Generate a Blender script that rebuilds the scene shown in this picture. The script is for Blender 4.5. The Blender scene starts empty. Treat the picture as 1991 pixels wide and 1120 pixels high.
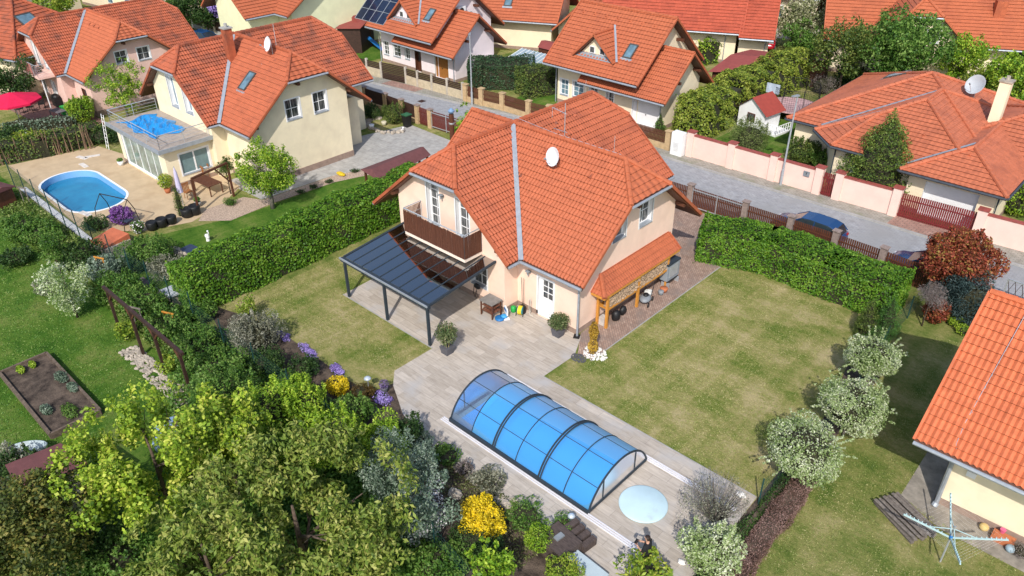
import bpy, bmesh, math, random
import numpy as np
from mathutils import Vector, Matrix
PI = math.pi
sc = bpy.context.scene
# ------------------------------------------------------------------ camera
H = 22.0
YAW, PITCH, ROLL, FPX = -0.7570664793953322, 0.5630787456622257, -0.008086464175823125, 1516.2253038184747
F_ = np.array([math.cos(PITCH)*math.sin(YAW), math.cos(PITCH)*math.cos(YAW), -math.sin(PITCH)])
r0 = np.array([math.cos(YAW), -math.sin(YAW), 0.0]); u0 = np.cross(r0, F_)
R_ = r0*math.cos(ROLL)+u0*math.sin(ROLL); U_ = -r0*math.sin(ROLL)+u0*math.cos(ROLL)
cam = bpy.data.cameras.new('camera'); camo = bpy.data.objects.new('camera', cam); sc.collection.objects.link(camo)
mw = Matrix.Identity(4)
for i in range(3):
    mw[i][0] = R_[i]; mw[i][1] = U_[i]; mw[i][2] = -F_[i]
mw[2][3] = H
camo.matrix_world = mw
cam.sensor_width = 36; cam.lens = FPX/1991*36; cam.clip_end = 2000; cam.clip_start = 0.1
sc.camera = camo
# ------------------------------------------------------------------ sky and sun
SUN = Vector((0.39, -0.62, 0.685)).normalized()
w = bpy.data.worlds.new('World'); sc.world = w; w.use_nodes = True
nt = w.node_tree; nt.nodes.clear()
sky = nt.nodes.new('ShaderNodeTexSky'); sky.sky_type = 'NISHITA'; sky.sun_disc = False
sky.sun_elevation = math.asin(SUN.z); sky.sun_rotation = math.atan2(SUN.x, SUN.y)
sky.air_density = 1.0; sky.dust_density = 1.5
bg = nt.nodes.new('ShaderNodeBackground'); bg.inputs[1].default_value = 0.15
wo = nt.nodes.new('ShaderNodeOutputWorld')
nt.links.new(sky.outputs[0], bg.inputs[0]); nt.links.new(bg.outputs[0], wo.inputs[0])
sl = bpy.data.lights.new('sun', 'SUN'); sl.energy = 3.45; sl.angle = math.radians(0.6); sl.color = (1, .955, .89)
so = bpy.data.objects.new('sun', sl); sc.collection.objects.link(so)
so.rotation_euler = SUN.to_track_quat('Z', 'Y').to_euler(); so.location = (0, 0, 60)
sc.view_settings.view_transform = 'Standard'; sc.view_settings.look = 'None'
sc.view_settings.exposure = 0.32; sc.view_settings.gamma = 1
sc.cycles.max_bounces = 6; sc.cycles.transparent_max_bounces = 16
# ------------------------------------------------------------------ photo pixel -> world point
def ray(px, py): return R_*(px-995.5)/FPX-U_*(py-560)/FPX+F_
def G(px, py, z=0.0):
    d = ray(px, py); t = (z-H)/d[2]; return np.array([d[0]*t, d[1]*t, z])
def onx(px, py, X):
    d = ray(px, py); t = X/d[0]; return np.array([X, d[1]*t, H+d[2]*t])
def ony(px, py, Y):
    d = ray(px, py); t = Y/d[1]; return np.array([d[0]*t, Y, H+d[2]*t])
# ------------------------------------------------------------------ helpers
COL = sc.collection
def tag(o, label, cat, group=None):
    o['label'] = label; o['category'] = cat
    if group: o['group'] = group
    return o
def thing(name, label, cat, loc=(0, 0, 0), rz=0.0, group=None):
    o = bpy.data.objects.new(name, None); COL.objects.link(o)
    o.location = (float(loc[0]), float(loc[1]), float(loc[2]) if len(loc) > 2 else 0.0); o.rotation_euler = (0, 0, rz)
    o.empty_display_size = .2
    return tag(o, label, cat, group)
def kids(o): return [c for c in bpy.data.objects if c.parent == o]
def dup(root, loc, rz=0.0, label=None, group=None, scale=None):
    r = root.copy(); COL.objects.link(r); r.location = (float(loc[0]), float(loc[1]), float(loc[2]) if len(loc) > 2 else 0.0)
    r.rotation_euler = (0, 0, rz)
    if scale: r.scale = (scale,)*3 if not hasattr(scale, '__len__') else scale
    if label: r['label'] = label
    if group: r['group'] = group
    for ch in kids(root):
        c = ch.copy(); COL.objects.link(c); c.parent = r
        for g in kids(ch):
            d = g.copy(); COL.objects.link(d); d.parent = c
    return r
class MB:
    def __init__(s): s.v = []; s.f = []; s.n = 0
    def add(s, vs, fs):
        vs = np.asarray(vs, float).reshape(-1, 3); s.v.append(vs)
        s.f.extend([tuple(i+s.n for i in f) for f in fs]); s.n += len(vs); return s
    def box(s, c, d, rz=0, tilt=None):
        x, y, z = d[0]/2, d[1]/2, d[2]/2
        p = np.array([(-x,-y,-z),(x,-y,-z),(x,y,-z),(-x,y,-z),(-x,-y,z),(x,-y,z),(x,y,z),(-x,y,z)])
        m = Matrix.Rotation(rz, 3, 'Z')
        if tilt is not None: m = m @ Matrix.Rotation(tilt[1], 3, tilt[0])
        p = p @ np.array(m).T + np.array(c)
        return s.add(p, [(0,3,2,1),(4,5,6,7),(0,1,5,4),(1,2,6,5),(2,3,7,6),(3,0,4,7)])
    def bb(s, a, b):
        a = np.array(a, float); b = np.array(b, float); return s.box((a+b)/2, np.abs(b-a))
    def poly(s, pts): return s.add(pts, [tuple(range(len(pts)))])
    def tube(s, pts, r, n=6, cap=True):
        pts = np.array(pts, float); k = len(pts); rs = r if hasattr(r, '__len__') else [r]*k
        ring = []; up = np.array([0, 0, 1.0])
        for i in range(k):
            t = pts[min(i+1, k-1)]-pts[max(i-1, 0)]; t = t/(np.linalg.norm(t)+1e-9)
            a = np.cross(t, up)
            if np.linalg.norm(a) < .05: a = np.cross(t, (1, 0, 0))
            a /= np.linalg.norm(a); b = np.cross(a, t)
            for j in range(n):
                q = 2*PI*j/n; ring.append(pts[i]+rs[i]*(a*math.cos(q)+b*math.sin(q)))
        fs = [(i*n+j, i*n+(j+1) % n, (i+1)*n+(j+1) % n, (i+1)*n+j) for i in range(k-1) for j in range(n)]
        if cap: fs += [tuple(range(n))[::-1], tuple((k-1)*n+j for j in range(n))]
        return s.add(ring, fs)
    def bar(s, a, b, w_, h_):
        a = np.array(a, float); b = np.array(b, float); t = b-a; t /= np.linalg.norm(t)
        x = np.cross(t, (0, 0, 1.)); 
        if np.linalg.norm(x) < .01: x = np.array([1., 0, 0])
        x /= np.linalg.norm(x); y = np.cross(x, t)
        p = []
        for q in (a, b):
            for i, j in ((-1,-1),(1,-1),(1,1),(-1,1)): p.append(q+x*i*w_/2+y*j*h_/2)
        return s.add(p, [(0,3,2,1),(4,5,6,7),(0,1,5,4),(1,2,6,5),(2,3,7,6),(3,0,4,7)])
    def lathe(s, prof, c=(0, 0, 0), n=16, sx=1, sy=1, rz=0):
        vs = []
        for r, z in prof:
            for j in range(n):
                q = 2*PI*j/n+rz; vs.append((c[0]+r*sx*math.cos(q), c[1]+r*sy*math.sin(q), c[2]+z))
        k = len(prof)
        fs = [(i*n+j, i*n+(j+1) % n, (i+1)*n+(j+1) % n, (i+1)*n+j) for i in range(k-1) for j in range(n)]
        fs += [tuple(range(n))[::-1], tuple((k-1)*n+j for j in range(n))]
        return s.add(vs, fs)
    def ball(s, c, r, n=12, m=7, jit=0, seed=0):
        rr = r if hasattr(r, '__len__') else (r, r, r); rg = random.Random(seed); vs = []; 
        for i in range(m+1):
            th = PI*i/m
            for j in range(n):
                q = 2*PI*j/n; k = 1+rg.uniform(-jit, jit)
                vs.append((c[0]+rr[0]*k*math.sin(th)*math.cos(q), c[1]+rr[1]*k*math.sin(th)*math.sin(q), c[2]+rr[2]*k*math.cos(th)))
        fs = [(i*n+j, (i+1)*n+j, (i+1)*n+(j+1) % n, i*n+(j+1) % n) for i in range(m) for j in range(n)]
        return s.add(vs, fs)
    def prism(s, poly, z0, z1):
        n = len(poly); vs = [(p[0], p[1], z0) for p in poly]+[(p[0], p[1], z1) for p in poly]
        return s.add(vs, [tuple(range(n))[::-1], tuple(range(n, 2*n))]+[(i, (i+1) % n, n+(i+1) % n, n+i) for i in range(n)])
    def build(s, name, m, parent=None, smooth=False, loc=None):
        me = bpy.data.meshes.new(name)
        V = np.concatenate(s.v) if s.v else np.zeros((0, 3))
        me.from_pydata(V.tolist(), [], s.f); me.materials.append(m); me.validate(); me.update()
        if smooth: me.polygons.foreach_set('use_smooth', [True]*len(me.polygons))
        o = bpy.data.objects.new(name, me); COL.objects.link(o)
        if parent is not None: o.parent = parent
        if loc is not None: o.location = [float(q) for q in loc]
        return o
# ------------------------------------------------------------------ materials
def nd(t, ty, **kw):
    n = t.nodes.new(ty)
    for k, v in kw.items(): setattr(n, k, v)
    return n
def rgba(c, k=1.0): return (min(1, c[0]*k), min(1, c[1]*k), min(1, c[2]*k), 1)
MATS = {}
def mat(name, c, rough=.8, var=.18, scale=3.0, c2=None, bump=0.0, bscale=None, metal=0.0, spec=.4, stain=None, stretch=None, tiles=0, ramp=(.35, .65), alpha=None, trans=0.0):
    if name in MATS: return MATS[name]
    m = bpy.data.materials.new(name); m.use_nodes = True; t = m.node_tree; b = t.nodes['Principled BSDF']
    L = t.links.new
    tc = nd(t, 'ShaderNodeNewGeometry'); src = tc.outputs['Position']
    if stretch:
        mp = nd(t, 'ShaderNodeMapping'); mp.inputs['Scale'].default_value = stretch; L(src, mp.inputs[0]); src = mp.outputs[0]
    n1 = nd(t, 'ShaderNodeTexNoise'); n1.inputs['Scale'].default_value = scale; n1.inputs['Detail'].default_value = 6; n1.inputs['Roughness'].default_value = .65
    L(src, n1.inputs['Vector'])
    cr = nd(t, 'ShaderNodeValToRGB'); e = cr.color_ramp.elements
    e[0].position, e[1].position = ramp
    e[0].color = rgba(c, 1-var); e[1].color = rgba(c2) if c2 else rgba(c, 1+var)
    L(n1.outputs[0], cr.inputs[0]); out = cr.outputs[0]
    if stain:
        n2 = nd(t, 'ShaderNodeTexNoise'); n2.inputs['Scale'].default_value = stain[1]; n2.inputs['Detail'].default_value = 5; L(src, n2.inputs['Vector'])
        r2 = nd(t, 'ShaderNodeValToRGB'); r2.color_ramp.elements[0].position = stain[2]; r2.color_ramp.elements[1].position = stain[3]; L(n2.outputs[0], r2.inputs[0])
        mx = nd(t, 'ShaderNodeMix', data_type='RGBA'); L(r2.outputs[0], mx.inputs[0]); L(out, mx.inputs[6]); mx.inputs[7].default_value = rgba(stain[0]); out = mx.outputs[2]
    if tiles:        # every tile fired a slightly different shade
        sn = nd(t, 'ShaderNodeVectorMath', operation='SNAP'); L(tc.outputs['Position'], sn.inputs[0]); sn.inputs[1].default_value = (.30, .30, .22)
        wn = nd(t, 'ShaderNodeTexWhiteNoise'); L(sn.outputs[0], wn.inputs[0]); mr = nd(t, 'ShaderNodeMapRange'); mr.inputs['To Min'].default_value = 1-tiles; mr.inputs['To Max'].default_value = 1+tiles*.6; L(wn.outputs[0], mr.inputs[0])
        hs = nd(t, 'ShaderNodeHueSaturation'); L(mr.outputs[0], hs.inputs['Value']); L(out, hs.inputs['Color']); out = hs.outputs[0]
    L(out, b.inputs['Base Color'])
    b.inputs['Roughness'].default_value = rough; b.inputs['Metallic'].default_value = metal; b.inputs['Specular IOR Level'].default_value = spec
    if bump:
        n3 = nd(t, 'ShaderNodeTexNoise'); n3.inputs['Scale'].default_value = bscale or scale*8; n3.inputs['Detail'].default_value = 5; L(src, n3.inputs['Vector'])
        bp = nd(t, 'ShaderNodeBump'); bp.inputs['Strength'].default_value = 1.0; bp.inputs['Distance'].default_value = bump; L(n3.outputs[0], bp.inputs['Height']); L(bp.outputs[0], b.inputs['Normal'])
    if alpha is not None: b.inputs['Alpha'].default_value = alpha
    if trans: b.inputs['Transmission Weight'].default_value = trans
    MATS[name] = m; return m
def leafmat(name, cols, tl=.34, scale=1.2):
    """leaf colours picked per leaf (random per island) and drifting in patches"""
    if name in MATS: return MATS[name]
    m = bpy.data.materials.new(name); m.use_nodes = True; t = m.node_tree; L = t.links.new; b = t.nodes['Principled BSDF']
    g = nd(t, 'ShaderNodeNewGeometry')
    n1 = nd(t, 'ShaderNodeTexNoise'); n1.inputs['Scale'].default_value = scale; n1.inputs['Detail'].default_value = 3; L(g.outputs['Position'], n1.inputs['Vector'])
    a = nd(t, 'ShaderNodeMath', operation='MULTIPLY_ADD'); L(n1.outputs[0], a.inputs[0]); a.inputs[1].default_value = 1.1; a.inputs[2].default_value = -.3
    a2 = nd(t, 'ShaderNodeMath', operation='MULTIPLY_ADD'); L(g.outputs['Random Per Island'], a2.inputs[0]); a2.inputs[1].default_value = .6; L(a.outputs[0], a2.inputs[2])
    cr = nd(t, 'ShaderNodeValToRGB'); e = cr.color_ramp.elements
    while len(e) < len(cols): e.new(.5)
    for i, c in enumerate(cols): e[i].position = i/(len(cols)-1)*.8+.1; e[i].color = rgba(c, 1.15)
    L(a2.outputs[0], cr.inputs[0]); L(cr.outputs[0], b.inputs['Base Color'])
    b.inputs['Roughness'].default_value = .55; b.inputs['Specular IOR Level'].default_value = .35
    tr = nd(t, 'ShaderNodeBsdfTranslucent'); L(cr.outputs[0], tr.inputs[0])
    mx = nd(t, 'ShaderNodeMixShader'); mx.inputs[0].default_value = tl
    o = t.nodes['Material Output']; L(b.outputs[0], mx.inputs[1]); L(tr.outputs[0], mx.inputs[2]); L(mx.outputs[0], o.inputs[0])
    MATS[name] = m; return m
def pavemat(name, c1, c2, mortar, bw, bh, rz=0, ms=.012, off=.5, stain=None, rough=.75, streak=True, bump=.004):
    if name in MATS: return MATS[name]
    m = bpy.data.materials.new(name); m.use_nodes = True; t = m.node_tree; L = t.links.new; b = t.nodes['Principled BSDF']
    g = nd(t, 'ShaderNodeNewGeometry'); mp = nd(t, 'ShaderNodeMapping'); mp.inputs['Rotation'].default_value = (0, 0, rz); L(g.outputs['Position'], mp.inputs[0])
    br = nd(t, 'ShaderNodeTexBrick'); br.offset = off; br.inputs['Scale'].default_value = 1; br.inputs['Brick Width'].default_value = bw; br.inputs['Row Height'].default_value = bh
    br.inputs['Mortar Size'].default_value = ms; br.inputs['Mortar Smooth'].default_value = .3; br.inputs['Bias'].default_value = 0
    br.inputs['Color1'].default_value = rgba(c1); br.inputs['Color2'].default_value = rgba(c2); br.inputs['Mortar'].default_value = rgba(mortar)
    L(mp.outputs[0], br.inputs['Vector'])
    mp2 = nd(t, 'ShaderNodeMapping'); mp2.inputs['Scale'].default_value = (1.2, 7, 1) if streak else (2, 2, 2); L(mp.outputs[0], mp2.inputs[0])
    n = nd(t, 'ShaderNodeTexNoise'); n.inputs['Scale'].default_value = 1.2; n.inputs['Detail'].default_value = 7; n.inputs['Roughness'].default_value = .7; L(mp2.outputs[0], n.inputs['Vector'])
    r = nd(t, 'ShaderNodeValToRGB'); r.color_ramp.elements[0].position = .3; r.color_ramp.elements[1].position = .7; r.color_ramp.elements[0].color = (.68, .65, .62, 1); r.color_ramp.elements[1].color = (1.15, 1.14, 1.12, 1)
    L(n.outputs[0], r.inputs[0])
    mx = nd(t, 'ShaderNodeMix', data_type='RGBA', blend_type='MULTIPLY'); mx.inputs[0].default_value = .85; L(br.outputs[0], mx.inputs[6]); L(r.outputs[0], mx.inputs[7]); out = mx.outputs[2]
    if stain:
        n2 = nd(t, 'ShaderNodeTexNoise'); n2.inputs['Scale'].default_value = stain[1]; n2.inputs['Detail'].default_value = 6; L(g.outputs['Position'], n2.inputs['Vector'])
        r2 = nd(t, 'ShaderNodeValToRGB'); r2.color_ramp.elements[0].position = stain[2]; r2.color_ramp.elements[1].position = stain[3]; L(n2.outputs[0], r2.inputs[0])
        m2 = nd(t, 'ShaderNodeMix', data_type='RGBA'); L(r2.outputs[0], m2.inputs[0]); L(out, m2.inputs[6]); m2.inputs[7].default_value = rgba(stain[0]); out = m2.outputs[2]
    L(out, b.inputs['Base Color']); b.inputs['Roughness'].default_value = rough
    bp = nd(t, 'ShaderNodeBump'); bp.inputs['Distance'].default_value = bump; bp.inputs['Strength'].default_value = .6; bp.invert = True; L(br.outputs['Fac'], bp.inputs['Height']); L(bp.outputs[0], b.inputs['Normal'])
    MATS[name] = m; return m
def grassmat(name, cols, dry=None, s=.35):
    if name in MATS: return MATS[name]
    m = bpy.data.materials.new(name); m.use_nodes = True; t = m.node_tree; L = t.links.new; b = t.nodes['Principled BSDF']
    g = nd(t, 'ShaderNodeNewGeometry')
    def noise(sc_, det, rough=.6, rz=0, st=(1, 1, 1)):
        mp = nd(t, 'ShaderNodeMapping'); mp.inputs['Rotation'].default_value = (0, 0, rz); mp.inputs['Scale'].default_value = st; L(g.outputs['Position'], mp.inputs[0])
        n = nd(t, 'ShaderNodeTexNoise'); n.inputs['Scale'].default_value = sc_; n.inputs['Detail'].default_value = det; n.inputs['Roughness'].default_value = rough; L(mp.outputs[0], n.inputs['Vector']); return n.outputs[0]
    a = noise(s, 8, .68, .2, (1.0, 1.7, 1)); f = noise(5, 8, .8, -.4, (1, 1.5, 1)); f2 = noise(30, 3, .7)
    m1 = nd(t, 'ShaderNodeMath', operation='MULTIPLY_ADD'); L(f, m1.inputs[0]); m1.inputs[1].default_value = .55; L(a, m1.inputs[2])
    st = noise(1.1, 3, .5, .05, (1.6, .12, 1)); m0 = nd(t, 'ShaderNodeMath', operation='MULTIPLY_ADD'); L(st, m0.inputs[0]); m0.inputs[1].default_value = .35; L(m1.outputs[0], m0.inputs[2]); m1 = m0
    m2 = nd(t, 'ShaderNodeMath', operation='MULTIPLY_ADD'); L(f2, m2.inputs[0]); m2.inputs[1].default_value = .3; L(m1.outputs[0], m2.inputs[2])
    mr = nd(t, 'ShaderNodeMapRange'); mr.inputs['From Min'].default_value = .86; mr.inputs['From Max'].default_value = 1.28; L(m2.outputs[0], mr.inputs[0])
    cr = nd(t, 'ShaderNodeValToRGB'); e = cr.color_ramp.elements
    while len(e) < len(cols): e.new(.5)
    for i, c in enumerate(cols): e[i].position = i/(len(cols)-1); e[i].color = rgba(c)
    L(mr.outputs[0], cr.inputs[0]); L(cr.outputs[0], b.inputs['Base Color']); b.inputs['Roughness'].default_value = .95; b.inputs['Specular IOR Level'].default_value = .1
    bp = nd(t, 'ShaderNodeBump'); bp.inputs['Distance'].default_value = .06; bp.inputs['Strength'].default_value = .9
    ad = nd(t, 'ShaderNodeMath', operation='ADD'); L(f, ad.inputs[0]); L(f2, ad.inputs[1]); L(ad.outputs[0], bp.inputs['Height']); L(bp.outputs[0], b.inputs['Normal'])
    MATS[name] = m; return m
def tilemat(name, c, dark, st=(.52, .66), s=.9, tv=.12):
    """roof tile clay, a little different from tile to tile, with weathering in patches that run down the slope"""
    return mat(name, c, .62, .13, 7.0, bump=.004, bscale=60, spec=.3, stain=(dark, s, st[0], st[1]), ramp=(.3, .7), tiles=tv)
ORANGE = tilemat('clay_tile', (.41, .11, .05), (.26, .07, .038), (.54, .84), .8, .12)
ORANGE_W = tilemat('weathered_clay_tile', (.40, .105, .05), (.14, .055, .038), (.46, .74), 1.1)
ORANGE_H = tilemat('bright_clay_tile', (.43, .12, .054), (.31, .085, .043), (.55, .85), .6, .08)
RED_T = tilemat('red_clay_tile', (.42, .085, .045), (.32, .065, .036), (.5, .8))
SALMON_T = tilemat('salmon_clay_tile', (.47, .14, .07), (.33, .10, .055), (.5, .8))
GAP_SHADE = mat('tile_gap_shade', (.13, .04, .022), .95, .2, 5)  # riser colour: the shaded gap under each tile course, painted in
WHITE = mat('white_paint', (.80, .80, .80), .45, .04, 2)
PLAST_P = mat('peach_plaster', (.84, .62, .49), .9, .05, 1.2, bump=.003, bscale=80, stain=((.76, .55, .43), .9, .5, .75))
PLAST_Y = mat('cream_plaster', (.80, .70, .50), .9, .05, 1.2, bump=.003, bscale=80, stain=((.70, .60, .43), .9, .5, .75))
PLAST_K = mat('pink_plaster', (.74, .50, .43), .9, .06, 1.2, bump=.003, bscale=80)
PLAST_W = mat('pinkish_white_plaster', (.80, .70, .72), .9, .05, 1.2, bump=.003, bscale=80)
PLAST_C = mat('pale_cream_plaster', (.82, .70, .50), .9, .05, 1.2, bump=.003, bscale=80)
PLAST_G = mat('lime_cream_plaster', (.76, .76, .50), .9, .05, 1.2, bump=.003, bscale=80)
PINKW = mat('pink_wall_plaster', (.80, .56, .48), .9, .06, .9, bump=.004, bscale=60)
REDCAP = mat('maroon_coping', (.30, .07, .055), .7, .2, 4)
PLINTH = mat('brown_plinth_plaster', (.30, .215, .17), .95, .15, 3, bump=.004, bscale=80)
BROWN = mat('brown_stained_wood', (.10, .035, .018), .6, .3, 5, stretch=(6, 6, 1), bump=.003)
DBROWN = mat('dark_brown_wood', (.045, .022, .016), .6, .3, 6, bump=.003)
MAROON = mat('maroon_paint', (.17, .02, .022), .55, .12, 4)
MARROOF = mat('maroon_felt_roof', (.135, .05, .05), .9, .12, 3, bump=.004, bscale=90)
ZINC = mat('zinc_sheet', (.36, .39, .43), .45, .12, 4, metal=.35)
ANTH = mat('anthracite_aluminium', (.030, .042, .055), .55, .1, 4, spec=.25)
GLASSD = mat('dark_window_glass', (.03, .038, .045), .07, .3, 2.2, c2=(.15, .15, .145), spec=.9, stretch=(5, 5, .6), ramp=(.42, .62))
GLASSB = mat('bluish_window_glass', (.12, .20, .25), .07, .35, 1.2, spec=.9)
CURT = mat('grey_blind_glass', (.24, .28, .31), .15, .1, 2, spec=.7)
BLACK = mat('black_plastic', (.012, .012, .013), .5, .2, 5)
GREYP = mat('grey_plastic', (.22, .24, .26), .5, .1, 5)
STEEL = mat('galvanised_steel', (.50, .53, .56), .4, .1, 6, metal=.5)
SOIL = mat('garden_soil', (.055, .038, .028), 1, .45, 2.2, c2=(.13, .095, .07), bump=.03, bscale=18)
STONE = mat('beige_stone', (.38, .33, .27), .95, .3, 3, bump=.01, bscale=20)
WSTONE = mat('white_pebble', (.70, .68, .65), .8, .2, 8, bump=.006)
CONC = mat('grey_concrete', (.34, .33, .315), .95, .15, 1.6, bump=.004, bscale=60)
OCHRE = mat('ochre_block', (.47, .33, .18), .95, .18, 3.5, bump=.006, bscale=30)
PILLAR = mat('grey_brown_block_pillar', (.26, .20, .175), .95, .22, 6, bump=.008, bscale=25)
BARK = mat('tree_bark', (.10, .07, .05), .95, .35, 8, bump=.01)
BARKG = mat('grey_bark', (.20, .175, .15), .95, .3, 8, bump=.01)
TWIG = mat('hedge_twigs', (.030, .030, .014), 1, .4, 6)
PINE = mat('orange_stained_pine', (.55, .24, .04), .6, .18, 6, stretch=(5, 5, 1))
WOODEND = mat('split_firewood', (.42, .30, .20), .9, .45, 14, bump=.02, bscale=22)
GREYW = mat('weathered_grey_timber', (.17, .145, .125), .95, .35, 9, bump=.006)
BPLAS = mat('blue_plastic', (.02, .16, .42), .4, .15, 5)
TERRA = mat('terracotta', (.42, .14, .06), .8, .12, 5)
GREEN_PL = mat('green_plastic', (.02, .33, .06), .45, .1, 5)
YELLOW_PL = mat('yellow_plastic', (.65, .50, .02), .45, .1, 5)
RED_PL = mat('red_paint', (.50, .015, .03), .3, .1, 5, spec=.6)
# ------------------------------------------------------------------ foliage
def leafcloud(rng, blobs, n, size, aspect=.6, out=.5, up=.35, shell=.25, fold=.25, drip=0):
    B = np.array([b[:6] for b in blobs], float); wgt = (B[:, 3]*B[:, 4]+B[:, 3]*B[:, 5]+B[:, 4]*B[:, 5]); wgt /= wgt.sum()
    k = rng.choice(len(B), n, p=wgt); b = B[k]
    d = rng.normal(size=(n, 3)); d /= np.linalg.norm(d, axis=1)[:, None]
    rad = 1-np.abs(rng.normal(size=n))*shell; rad = np.clip(rad, .05, 1.0)+rng.normal(size=n)*.03
    c = b[:, :3]+d*b[:, 3:6]*rad[:, None]
    nrm = rng.normal(size=(n, 3))*.75+d*out+np.array([0, 0, up]); nrm /= np.linalg.norm(nrm, axis=1)[:, None]
    t = np.cross(nrm, rng.normal(size=(n, 3)))
    if drip: t = t+np.array([0, 0, -drip]); t -= nrm*(t*nrm).sum(1)[:, None]
    t /= np.linalg.norm(t, axis=1)[:, None]; s = np.cross(nrm, t)
    sz = size*rng.uniform(.6, 1.35, n)[:, None]
    return leafquads(c, t, s, nrm, sz, aspect, fold)
def leafquads(c, t, s, nrm, sz, aspect, fold):
    n = len(c)
    V = np.empty((n, 4, 3)); V[:, 0] = c-t*sz*.5; V[:, 1] = c+s*sz*aspect*.5+nrm*sz*fold*.5; V[:, 2] = c+t*sz*.5; V[:, 3] = c-s*sz*aspect*.5+nrm*sz*fold*.5
    return V.reshape(-1, 3)
def quadmesh(name, V, m, parent=None, loc=None):
    me = bpy.data.meshes.new(name); n = len(V)//4
    me.vertices.add(len(V)); me.vertices.foreach_set('co', V.astype(np.float32).ravel())
    me.loops.add(4*n); me.loops.foreach_set('vertex_index', np.arange(4*n, dtype=np.int32))
    me.polygons.add(n); me.polygons.foreach_set('loop_start', np.arange(n, dtype=np.int32)*4)
    try: me.polygons.foreach_set('loop_total', np.full(n, 4, dtype=np.int32))
    except Exception: pass
    me.materials.append(m); me.update(calc_edges=True); me.validate()
    o = bpy.data.objects.new(name, me); COL.objects.link(o)
    if parent is not None: o.parent = parent
    if loc is not None: o.location = [float(q) for q in loc]
    return o
def clumps(rng, r, h, z0, n, cr, tall=.8):
    """sub-clumps set about an uneven crown"""
    bl = []
    for i in range(n):
        d = rng.normal(size=3); d /= np.linalg.norm(d); q = rng.uniform(.35, .95)
        k = cr*rng.uniform(.6, 1.3)
        bl.append((d[0]*r*q, d[1]*r*q, z0+h*.5+d[2]*h*.5*q, k, k, k*tall))
    return bl
def trunk(rng, h, r, spread, n=6, z0=0, lean=0, m=None):
    b = MB(); top = np.array([lean, lean*.5, h]); 
    b.tube([(0, 0, z0-.05), (lean*.2, 0, h*.35), (lean*.6, lean*.2, h*.7), top], [r, r*.8, r*.55, r*.25], 7)
    for i in range(n):
        a = 2*PI*i/n+rng.uniform(-.4, .4); zz = h*rng.uniform(.3, .75); s = spread*rng.uniform(.55, .95)
        p0 = (lean*.4, 0, zz); p1 = (math.cos(a)*s*.5+lean*.4, math.sin(a)*s*.5, zz+s*.45); p2 = (math.cos(a)*s+lean*.4, math.sin(a)*s, zz+s*.8)
        b.tube([p0, p1, p2], [r*.45, r*.3, r*.1], 5)
        for q in range(2):
            a2 = a+rng.uniform(-.9, .9); b.tube([p1, (p1[0]+math.cos(a2)*s*.4, p1[1]+math.sin(a2)*s*.4, p1[2]+s*.35)], [r*.2, r*.06], 4)
    return b
def tree(name, px, py, zc, r, h, m, label, n=6000, ls=.2, cat='tree', group=None, cl=26, cr=None, tr=.12, seed=None, z0=None, aspect=.6, bark=None, loc=None, lean=0, up=.35, drip=0, shell=.35, sy=1, tall=.8):
    """crown centre seen at photo pixel (px,py) at height zc; r radius, h crown height"""
    seed = seed if seed is not None else int(px*7+py*13)
    rng = np.random.default_rng(seed); p = G(px, py, zc) if loc is None else np.array(loc)
    t = thing(name, label, cat, (p[0], p[1], 0), 0, group); zb = zc-h/2 if z0 is None else z0
    bl = clumps(rng, r, h, zb, cl, cr or r*.38, tall)
    if sy != 1: bl = [(a, b_*sy, c, d, e*sy, f) for a, b_, c, d, e, f in bl]
    V = leafcloud(rng, bl, n, ls, aspect, up=up, shell=shell, drip=drip)
    sh = []
    for i in range(int(16*r)):
        d = rng.normal(size=3); d[2] = abs(d[2])*.8; d /= np.linalg.norm(d); sh.append((d[0]*r*1.0, d[1]*r*sy*1.0, zb+h*.5+d[2]*h*.55, r*.09, r*.09, r*.16))
    V = np.concatenate([V, leafcloud(rng, sh, n//8, ls, aspect, up=up, shell=.5, drip=drip)]); quadmesh('crown', V, m, t)
    trunk(rng, zc+h*.2, tr, r*.75, lean=lean).build('trunk', bark or BARK, t, True)
    return t
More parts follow.
